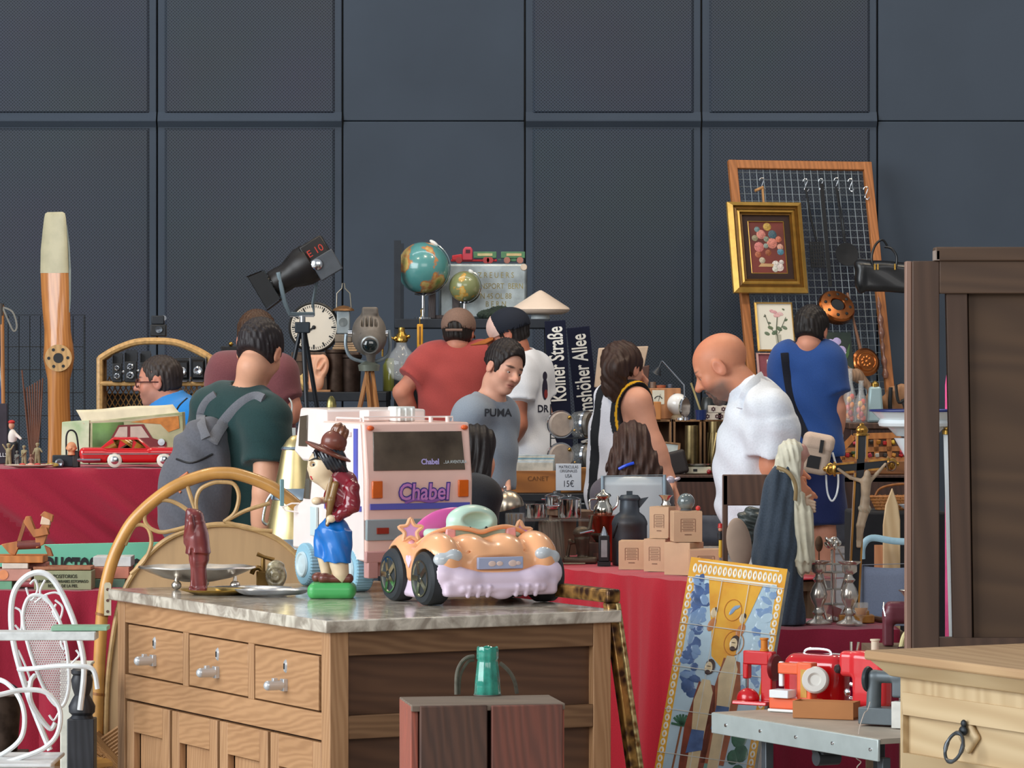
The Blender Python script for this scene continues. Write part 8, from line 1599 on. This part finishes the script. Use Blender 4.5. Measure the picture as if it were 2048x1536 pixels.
for sx in(-1,1):
 for k in range(27):z=(.02+k*.034)*hT;b.lathe([(0,.0008),(.0066,0)],12,(sx*.46*wT,-.0022,z),(90,0,0),1,1.5);b2.lathe([(0,.0016),(.0034,0)],8,(sx*.46*wT,-.0024,z),(90,0,0),1,1.6)
b.build('border_ornament',CRM);b2.build('border_dots',YT,kind='stuff')
flat('golden_sky',[(-.28,.92),(.28,.92),(.20,.80),(.14,.72),(.12,.62),(.02,.55),(-.12,.60),(-.16,.70),(-.22,.80)],YT,.0018)
rb=random.Random(5)
for k in range(96):
 z=.44+.47*rb.random();sx=-1 if k%2 else 1;x=sx*(.29+.10*rb.random()-.16*max(0,.66-z)*1.2);b=t.mb();b.ell((x*wT,-.0016-.0002*(k%7),z*hT),(.009+.013*rb.random(),.0006,.008+.012*rb.random()),12,4,(0,60*rb.random(),0));b.build('painted_cloud',(BT_,BD,SKY,BT_)[k%4],fld)
hal=mt((206,130,40),.3,coat=.3);SKt=mt((228,204,160),.3,0,.12,20.,coat=.3);HRt=mt((70,48,40),.4)
def tring(x,z,r,m,w=.0022):b=t.mb();b.tube([(x*wT+r*math.cos(a),-.0034,z*hT+r*1.25*math.sin(a))for a in[k*math.pi/12 for k in range(24)]],w,5,True);b.build('painted_halo',m)
def tell(name,x,z,rx,rz,m,y=.0036,rot=0):b=t.mb();b.ell((x*wT,-y,z*hT),(rx,.0008,rz),14,6,(0,rot,0));b.build(name,m)
tring(.02,.80,.023,hal,.0013);tell('painted_dove',.02,.80,.005,.016,BT_,.0038,30);tell('painted_dove',.05,.812,.012,.0045,BT_,.004,-35)
for x,z in((-.17,.78),(.13,.77)):tell('painted_angel_face',x,z,.008,.014,SKt);tell('painted_angel_hair',x+.014,z+.010,.006,.009,HRt,.0034);tell('painted_angel_robe',x,z-.05,.010,.020,mt((206,130,70),.3),.0034,20)
tring(.085,.665,.026,hal,.0013)
for(x,zt_p,s_,rob)in((.09,.66,1.,(178,96,50)),(-.12,.55,.95,(150,70,44))):
 flat('painted_robe',[(x-.14*s_,zt_p-.50),(x+.10,zt_p-.50),(x+.15*s_,zt_p-.20),(x+.09,zt_p-.07),(x-.08,zt_p-.06),(x-.15,zt_p-.25)],mt(rob,.3,0,.3,20.,coat=.3),.0030)
 flat('painted_body',[(x-.06,zt_p-.56),(x+.05,zt_p-.56),(x+.06,zt_p-.34),(x+.08,zt_p-.10),(x+.03,zt_p-.05),(x-.05,zt_p-.05),(x-.10,zt_p-.14),(x-.06,zt_p-.3)],SKt,.0042)
 flat('painted_cloth',[(x-.09,zt_p-.36),(x+.07,zt_p-.34),(x+.06,zt_p-.26),(x-.07,zt_p-.26)],BD,.0052)
 tell('painted_hair',x+.008,zt_p+.006,.0135,.021,HRt,.0046);tell('painted_face',x-.006,zt_p,.0105,.0165,SKt,.0056);tell('painted_beard',x-.008,zt_p-.019,.0075,.0065,HRt,.0062);tell('painted_eyes',x-.006,zt_p+.006,.006,.0012,HRt,.0063)
flat('painted_river',[(-.03,.03),(.06,.03),(.10,.30),(.0,.30)],mt((120,176,160),.3,coat=.3),.0026)
GRt=mt((70,120,92),.3,0,.25,40.,coat=.3)
b=t.mb();b.tube([(-.32*wT,-.003,.10*hT),(-.30*wT,-.003,.30*hT)],.003,6,flat=.3);b.build('painted_trunk',mt((150,90,50),.4))
b=t.mb()
for k in range(9):a=R(20+k*17.5);b.bar((-.30*wT,-.0036,.30*hT),(-.30*wT+.030*math.cos(a),-.0036,.30*hT+.030*math.sin(a)-(.008 if abs(math.cos(a))>.8 else 0)),.006,.001,(0,1,0))
b.build('painted_fronds',GRt)
for x,z,r in((.30,.28,.026),(.34,.22,.024),(.27,.20,.020),(.34,.14,.022)):tell('painted_bush',x,z,r*.8,r,GRt,.003)
flat('painted_ground',[(-.42,0),(.42,0),(.42,.08),(.2,.04),(0,.07),(-.2,.12),(-.42,.10)],mt((200,140,70),.3,0,.3,20.,coat=.3,c2=(120,110,60)),.0024)
b=t.mb()
for z in(.18,.36,.54,.72,.915):b.box((0,-.006,z*hT),(wT*.99,.0006,.0022))
for x in(-.14,.14):b.box((x*wT,-.006,hT*.46),(.0018,.0006,hT*.92))
b.build('grout_line',mt((226,224,214),.7))
ZW=.64;C0=ONZ(1427,1424,ZW);t=Th('metal_table','pale grey folding table with riveted metal edge holding toy sewing machines','table',Vector((C0.x,C0.y,0)),1.,None,GR_);TW_=.74;TD_=.42
b=t.mb();b.box((TW_/2,TD_/2,ZW-.006),(TW_-.004,TD_-.004,.012));b.build('table_top',mt((176,164,148),.6,0,.1,10.));b=t.mb();b.box((TW_/2,-.003,ZW-.026),(TW_,.007,.050));b.box((-.003,TD_/2,ZW-.026),(.007,TD_,.050));b.build('metal_edge',mt((186,196,194),.4,.3,.06,20.),bev=.002)
for k in range(5):b=t.mb();b.lathe([(0,0),(.005,0),(.004,.003),(0,.004)],12,(.07+k*.16,-.006,ZW-.026),(90,0,0));b.build('rivet',CHROME)
for x,y in((.17,.05),(.68,.05),(.17,.37),(.68,.37)):b=t.mb();b.box((x,y,(ZW-.05)/2),(.022,.022,ZW-.05));b.build('leg',mt((88,94,100),.4,.4),bev=.002)
b=t.mb();b.cyl((.42,.03,ZW-.075),(.42,.09,ZW-.075),.018);b.box((.42,.06,ZW-.058),(.05,.05,.014));b.build('hinge',mt((70,74,78),.5,.3))
zw=ZW+.001
def wz(px,py):return ONZ(px,py,zw)
RDP=plastic((206,26,34),.25,.5);ORP=plastic((232,96,50),.3,.3)
def sm(px,py,label,rz,u=None):p=wz(px,py);return Th('toy_sewing_machine',label,'toy sewing machine',p,U(p.y),'toy sewing machines',rz)
q=sm(1512,1409,'red toy sewing machine at left with orange thread spool',-35)
b=q.mb();b.hexa([(-44,-22,0),(36,-22,0),(36,30,0),(-44,30,0),(-44,-20,8),(36,-20,8),(36,30,8),(-44,30,8)]);b.build('base',RDP,bev=2);f=Fd((-46,-24,6),(4,34,40),1.6,u=q.u);f.el((-20,2,10),(24,20,22),4);f.cut((0,0,8),(0,0,-1));f.mesh('needle_cover',RDP,q)
b=q.mb();b.box((16,22,56),(26,20,100));b.box((-8,22,92),(60,22,28));b.box((-34,22,66),(12,18,34));b.build('body',RDP,bev=3);b=q.mb();b.lathe([(0,0),(26,0),(27,4),(24,8),(0,8)],26,(28,22,74),(0,90,0));b.build('hand_wheel',plastic((110,22,28)));b=q.mb();b.tube([(-34,22,50),(-34,22,28)],3,8);b.build('needle_bar',CHROME);b=q.mb();b.lathe([(0,106),(9,106),(9,109),(7,110),(7,128),(9,129),(9,132),(0,132)],18,(6,22,0));b.build('thread_spool',mt((214,130,40),.6))
q=sm(1590,1424,'orange and white toy sewing machine with large pale hand wheel',-35);b=q.mb();b.box((0,4,3),(104,50,6));b.build('white_base',plastic((232,232,228)),bev=2);b=q.mb();b.box((0,4,17),(100,46,22));b.box((22,10,62),(34,26,76));b.box((-14,10,86),(52,24,22));b.build('body',ORP,bev=3);b=q.mb();b.lathe([(0,4),(10,4),(14,8),(24,8),(27,4),(27,-6),(24,-8),(0,-8)],30,(46,2,66),(70,55,0));b.build('hand_wheel',plastic((206,202,194),.4));b=q.mb();b.box((-20,-14,37),(44,34,16));b.build('white_box',plastic((226,228,230)),bev=1.5);b=q.mb();b.box((-36,8,74),(10,8,50));b.build('presser_arm',plastic((226,226,226)),bev=2);b=q.mb();b.box((22,-3.6,58),(14,1,56));b.build('stitch_scale',mt((196,150,60),.4))
q=Th('machine_cover','glossy red rounded machine cover with chrome handle behind the pink box','machine cover',Vector((C0.x,C0.y,zw))+gx*.06+gy*.26,U(9.3),None,-35);f=Fd((-80,-36,0),(80,36,120),2.4,u=q.u);f.bx((0,0,40),(70,28,70),26,4);f.cut((0,0,.5),(0,0,-1));f.mesh('cover',plastic((196,16,26),.2,.8),q);b=q.mb();b.tube(cr([(-30,0,108),(-20,0,118),(24,0,118),(34,0,108)],5),3,8,flat=.5);b.build('handle',CHROME)
q=Th('pink_box','bright pink cardboard toy box with white top between the machines','box',wz(1664,1418)+Vector((.02,.02,0)),U(9.0),None,-40);b=q.mb();b.box((0,10,54),(78,34,106));b.build('carton',mt((222,60,160),.4,0,.06,8.),bev=1.5);b=q.mb();b.box((0,10,108.6),(80,36,3));b.build('white_lid',plastic((230,224,226)));b=q.mb();b.box((-6,-7.6,50),(30,1,80));b.build('printed_picture',mt((60,130,200),.4,0,.4,20.,c2=(206,196,190)));b=q.mb();b.box((26,-7.6,52),(4,1,100));b.build('white_stripe',plastic((230,224,226)))
q=sm(1724,1432,'large red toy sewing machine with cream spool in the middle',-40);b=q.mb();b.box((0,10,8),(110,50,16));b.build('base',plastic((180,24,30)),bev=3);f=Fd((-62,-18,10),(62,50,132),2.,u=q.u);f.bx((14,14,72),(40,20,56),14,4);f.bx((-26,14,102),(32,18,26),12,8);f.mesh('body',plastic((214,46,52),.25,.5),q);b=q.mb();b.lathe([(0,0),(9,0),(9,10),(6,14),(0,14)],20,(-54,6,90),(80,0,-30));b.build('tension_knob',mt((50,44,46),.3));b=q.mb();b.tube([(-30,14,80),(-28,14,30)],3.4,8);b.tube([(-34,10,62),(-20,10,58)],5,8);b.tube([(-30,2,34),(10,0,30)],4,8);b.build('needle_bar',CHROME);b=q.mb();b.box((20,-7,84),(20,1,14));b.build('maker_plate',plastic((228,190,186)));b=q.mb();b.lathe([(0,126),(10,126),(10,129),(8,130),(8,150),(10,151),(10,154),(0,154)],18,(22,14,0));b.build('thread_spool',mt((222,204,180),.6));b=q.mb();b.tube([(-36,14,124),(-36,14,146)],3,8);b.tube([(-22,14,124),(-18,14,146)],3,8);b.build('spool_pin',SILVER);b=q.mb();b.ell((-30,-8,46),(8,4,8));b.build('knob',CHROME)
q=Th('cardboard_tray','open brown cardboard tray in front of the red sewing machine','tray',wz(1646,1438),U(8.85),None,-22);b=q.mb();b.box((0,24,2),(128,48,4))
for y in(0,47):b.box((0,y,18),(128,2,34))
for x in(-63,63):b.box((x,24,18),(2,48,34))
b.build('tray',mt((176,116,68),.75,0,.06,10.))
q=sm(1764,1452,'dark grey cast toy sewing machine beside the pale dresser',-30);GRY=mt((96,104,108),.45,.3,.08,20.);b=q.mb();b.box((0,8,20),(92,46,34));b.build('base',GRY,bev=2);f=Fd((-40,-12,30),(60,30,122),1.8,u=q.u);f.rc((-22,8,36),(-20,8,96),15,14,4);f.rc((-20,8,98),(34,8,98),13,12,4);f.bx((36,8,86),(14,12,28),4,4);f.mesh('body',GRY,q);b=q.mb();b.lathe([(0,0),(24,0),(26,3),(24,7),(0,7)],26,(-38,8,92),(0,90,0));b.build('hand_wheel',mt((70,76,80),.4,.3));b=q.mb();b.tube([(36,8,60),(36,8,40)],2.4,8);b.build('needle_bar',CHROME)
q=ONE('small white cardboard box standing on the table edge by the dresser','box',0,0,7.7);q.loc=wz(1796,1458);q.u=U(8.6);q.rz=-30;q.box((0,10,28),(30,20,54));q.build('white_box',mt((216,214,206),.6),bev=1)
b=MB();pth=[P(1740,1404,8.7),P(1735,1420,8.68),P(1728,1428,8.66),P(1718,1462,8.62),P(1718,1500,8.62),P(1712,1515,8.62),P(1722,1524,8.62),P(1714,1535,8.62),P(1724,1545,8.62)];b.tube(cr(pth,5),.0012,5);tag(b.build('sewing_thread',mt((206,190,176),.7)),'loose pale thread trailing over the grey table edge','thread')
ZD=.90;D0=ONZ(1727,1300,ZD);t=Th('pale_dresser','pale pine dresser corner with moulded top and iron ring pull','dresser',Vector((D0.x,D0.y,0)),1.,None,GR_);PN=wood((198,174,136),(172,144,106),9.,(.10,1,1),.55,.08);PNV=wood((198,174,136),(172,144,106),9.,(1,1,.10),.55,.08);LD=1.0;WD=.44
b=t.mb();b.prism([(0,0),(LD,0),(LD,.022),(0,.022)],0,WD)if False else b.box((LD/2,WD/2,ZD-.010),(LD,WD,.020));b.build('top_board',wood((188,154,114),(162,126,90),9.,(.10,1,1),.5,.08),bev=.005)
b=t.mb();b.hexa([(.045,.035,ZD-.052),(LD-.03,.035,ZD-.052),(LD-.03,WD-.02,ZD-.052),(.045,WD-.02,ZD-.052),(.008,.008,ZD-.020),(LD-.006,.008,ZD-.020),(LD-.006,WD-.004,ZD-.020),(.008,WD-.004,ZD-.020)]);b.build('cornice',PN,bev=.003)
b=t.mb();b.box((.06+(LD-.1)/2,.05+(WD-.08)/2,(ZD-.05)/2),(LD-.1,WD-.08,ZD-.05));b.build('carcass',PNV,bev=.003)
x0,x1,z0,z1,e=.072,.64,ZD-.245,ZD-.083,.042
b=t.mb();O=[(x0,.046,z0),(x1,.046,z0),(x1,.046,z1),(x0,.046,z1)];I=[(x0+e,.022,z0+e),(x1-e,.022,z0+e),(x1-e,.022,z1-e),(x0+e,.022,z1-e)];b.add(O+I,[(0,1,5,4),(1,2,6,5),(2,3,7,6),(3,0,4,7)]);J_=[(v[0],.036,v[2])for v in I];b.add(I+J_,[(0,1,5,4),(1,2,6,5),(2,3,7,6),(3,0,4,7)]);b.add([(v[0],.050,v[2])for v in O]+O,[(0,1,5,4),(1,2,6,5),(2,3,7,6),(3,0,4,7)]);dr=b.build('drawer_frame',PN,smooth=20)
b=t.mb();b.box(((x0+x1)/2,.042,(z0+z1)/2),(x1-x0-2*e+.004,.012,z1-z0-2*e+.004));dp=b.build('drawer_panel',PN)
xc=ONZ(1945,1490,.7);lx=.339;lz=ZD-.150
b=t.mb();b.at((lx,.030,lz),(0,45,0));b.box((0,0,0),(.052,.014,.052),taper=(1,1));b.build('diamond_boss',PN,dr,bev=.006)
b=t.mb();b.ell((lx,.016,lz+.012),(.012,.007,.010));b.ell((lx,.017,lz+.026),(.008,.005,.008));b.cyl((lx,.02,lz+.008),(lx,.004,lz+.008),.005);b.build('ring_mount',IRON,dr)
b=t.mb();b.tube([(lx+.028*math.sin(a),.004-.010*(1-math.cos(a)),lz-.020+.028*math.cos(a))for a in[k*math.pi/16 for k in range(32)]],[.0036+.0012*(1 if k%16 in(0,1,15,8,9,7)else 0)for k in range(32)],10,True);b.build('ring_pull',mt((88,92,96),.35,.7),dr)
b=t.mb();b.box(((x0+x1)/2,.040,.28),(x1-x0,.014,.46));b.build('cupboard_door',PNV,bev=.004)
d_=8.95;t=Th('dark_wardrobe','tall dark brown wardrobe front with an open slit beside its panel','wardrobe',at(1813,0,d_),U(d_));zf=720+1.5/t.u;X_=lambda x:x-1813;WD1=wood((84,62,49),(66,48,38),10.,(1,1,.08),.6,.06);WD2=wood((88,66,50),(68,50,39),10.,(.08,1,1),.6,.06)
b=t.mb();b.hexa([(X_(1813),16,0),(X_(1880),0,0),(X_(1880),40,0),(X_(1822),46,0),(X_(1813),16,Zs(522)),(X_(1880),0,Zs(522)),(X_(1880),40,Zs(522)),(X_(1822),46,Zs(522))])if False else b.box((X_(1852),20,Zs(522)/2),(54,40,Zs(522)));b.build('outer_stile',WD1,bev=2)
b=t.mb();b.prism([(X_(1813),0),(X_(1825),0),(X_(1825),Zs(522)),(X_(1813),Zs(522))],12,44);b.build('side_edge',wood((150,118,102),(120,92,80),10.,(1,1,.08)),bev=2)  # left edge in paler wood, side light put into its colour
b=t.mb();b.box((X_(2100),20,Zs(554)),(442,40,66));b.build('top_rail',WD2,bev=2);b=t.mb();b.box((X_(2100),18,Zs(508)),(460,50,28));b.build('crown_board',WD2,bev=3);b=t.mb();b.box((X_(1874),14,Zs(511)),(10,42,20));b.build('crown_end',mt((150,134,124),.6),bev=1)
b=t.mb();b.box((X_(2100),20,(Zs(1276))/2),(442,38,Zs(1276)));b.build('bottom_board',WD1)
b=t.mb();b.hexa([(X_(1908),8,Zs(1278)),(X_(1946),8,Zs(1278)),(X_(1946),34,Zs(1278)),(X_(1908),34,Zs(1278)),(X_(1893),8,Zs(585)),(X_(1936),8,Zs(585)),(X_(1936),34,Zs(585)),(X_(1893),34,Zs(585))]);b.build('inner_stile',WD1,bev=2)
b=t.mb();b.hexa([(X_(1950),22,Zs(1278)),(X_(2330),22,Zs(1278)),(X_(2330),34,Zs(1278)),(X_(1950),34,Zs(1278)),(X_(1939),22,Zs(585)),(X_(2330),22,Zs(585)),(X_(2330),34,Zs(585)),(X_(1939),34,Zs(585))]);b.build('panel',wood((86,64,46),(64,46,34),7.,(.12,1,.8),.6,.06),bev=1);b=t.mb();b.box((X_(1943),37,Zs(930)),(30,4,700));b.build('rear_batten',mt((40,28,22),.7))
b=t.mb();b.box((X_(2325),20,Zs(900)),(24,40,760));b.build('far_stile',WD1)
d_=11.3;t=Th('washstand','white enamel basin with blue rim on a white iron washstand','washstand',at(1832,0,d_),U(d_));zf=720+1.5/t.u;EN=mt((226,232,234),.2,0,.02,8.,coat=.5)
b=t.mb();b.lathe([(0,Zs(874)),(40,Zs(872)),(66,Zs(845)),(88,Zs(824)),(92,Zs(821)),(86,Zs(821)),(62,Zs(840)),(38,Zs(866)),(0,Zs(868))],48);b.build('basin',EN,smooth=60);b=t.mb();b.tube([(92*math.cos(a),92*math.sin(a),Zs(821))for a in[k*math.pi/24 for k in range(48)]],2.4,6,True);b.build('blue_rim',mt((40,50,110),.3),smooth=60)
b=t.mb();b.tube([(68*math.cos(a),68*math.sin(a),Zs(846))for a in[k*math.pi/24 for k in range(48)]],8,8,True);b.build('holder_ring',EN);b=t.mb();b.lathe([(0,Zs(930)),(14,Zs(928)),(44,Zs(876)),(0,Zs(876))],36);b.build('lower_cone',EN)
for k in range(3):
 a=R((-28,82,-98)[k]);b=t.mb();b.tube([(66*math.cos(a),66*math.sin(a),Zs(848)),(92*math.cos(a),92*math.sin(a),0)],8,10);b.build('leg',EN);b=t.mb();b.lathe([(0,0),(12,0),(12,8),(9,10),(9,26),(12,28),(12,34),(0,34)],18,(68*math.cos(a),68*math.sin(a),Zs(868)));b.build('brass_fitting',BRASS)
t=Th('stool','plain wooden stool under the burgundy case','stool',at(1812,0,9.58));zs3=1.5-(1292-720)*9.62/F;b=t.mb();b.box((0,0,zs3-.012),(.20,.30,.024));b.build('seat',PW)
for sx in(-1,1):
 for sy in(-1,1):b=t.mb();b.box((sx*.08,sy*.13,(zs3-.024)/2),(.02,.02,zs3-.024));b.build('leg',PW)
t=Th('burgundy_case','burgundy leatherette case on short legs behind the dresser','case',at(1806,zs3+.001,9.62),U(9.62));BU=mt((106,50,60),.4,0,.1,20.);f=Fd((-50,-34,0),(60,34,96),2.,u=t.u);f.bx((4,0,66),(40,24,22),12,2);f.bx((-30,0,34),(10,20,36),5,8);f.bx((40,0,34),(8,20,36),5,8);f.cut((0,0,.5),(0,0,-1));f.mesh('case_body',BU,t);b=t.mb();b.tube([(-37,-20,60),(-40,-14,76),(-38,0,86)],2,6);b.build('chrome_trim',CHROME)
t=Th('silver_dish','small flared silver dish standing on the burgundy case','dish',at(1818,zs3+.002+88*U(9.62),9.62),U(9.62));b=t.mb();b.lathe([(0,0),(10,0),(6,4),(16,18),(22,22),(20,23),(12,14),(0,10)],24);b.build('dish',SILVER,smooth=60)
t=Th('cream_handle','curved cream handle of a flat iron behind the dresser top','flat iron',at(1815,zs3+.001,9.5),U(9.5));b=t.mb();b.tube(cr([(-12,0,4),(-6,0,26),(6,0,38),(22,0,38),(34,0,20)],6),6,10);b.build('handle',mt((220,206,150),.4));b=t.mb();b.prism([(-20,0),(40,0),(36,6),(-16,6)],-10,10);b.build('sole_plate',CHROME)
b=MB(U(12.2));b.loc=at(1899,0,12.2);b.tags=('bright pink cloth roll standing behind the white washstand','cloth roll');zz=zrel(0,12.2);b.lathe([(0,0),(9,0),(9,zz-770),(6,zz-748),(0,zz-745)],16);b.build('cloth_roll',mt((226,84,140),.8))
t=Th('cash_box','black box with round brass knob behind the person in mauve','box',at(463,0,15.2),U(15.2));zz=zrel(0,15.2);b=t.mb();b.box((0,0,(zz-692)/2),(40,40,zz-692));b.build('body',BLACK,bev=2);b=t.mb();b.ell((0,-18,zz-688),4.5);b.build('brass_knob',BRASS)
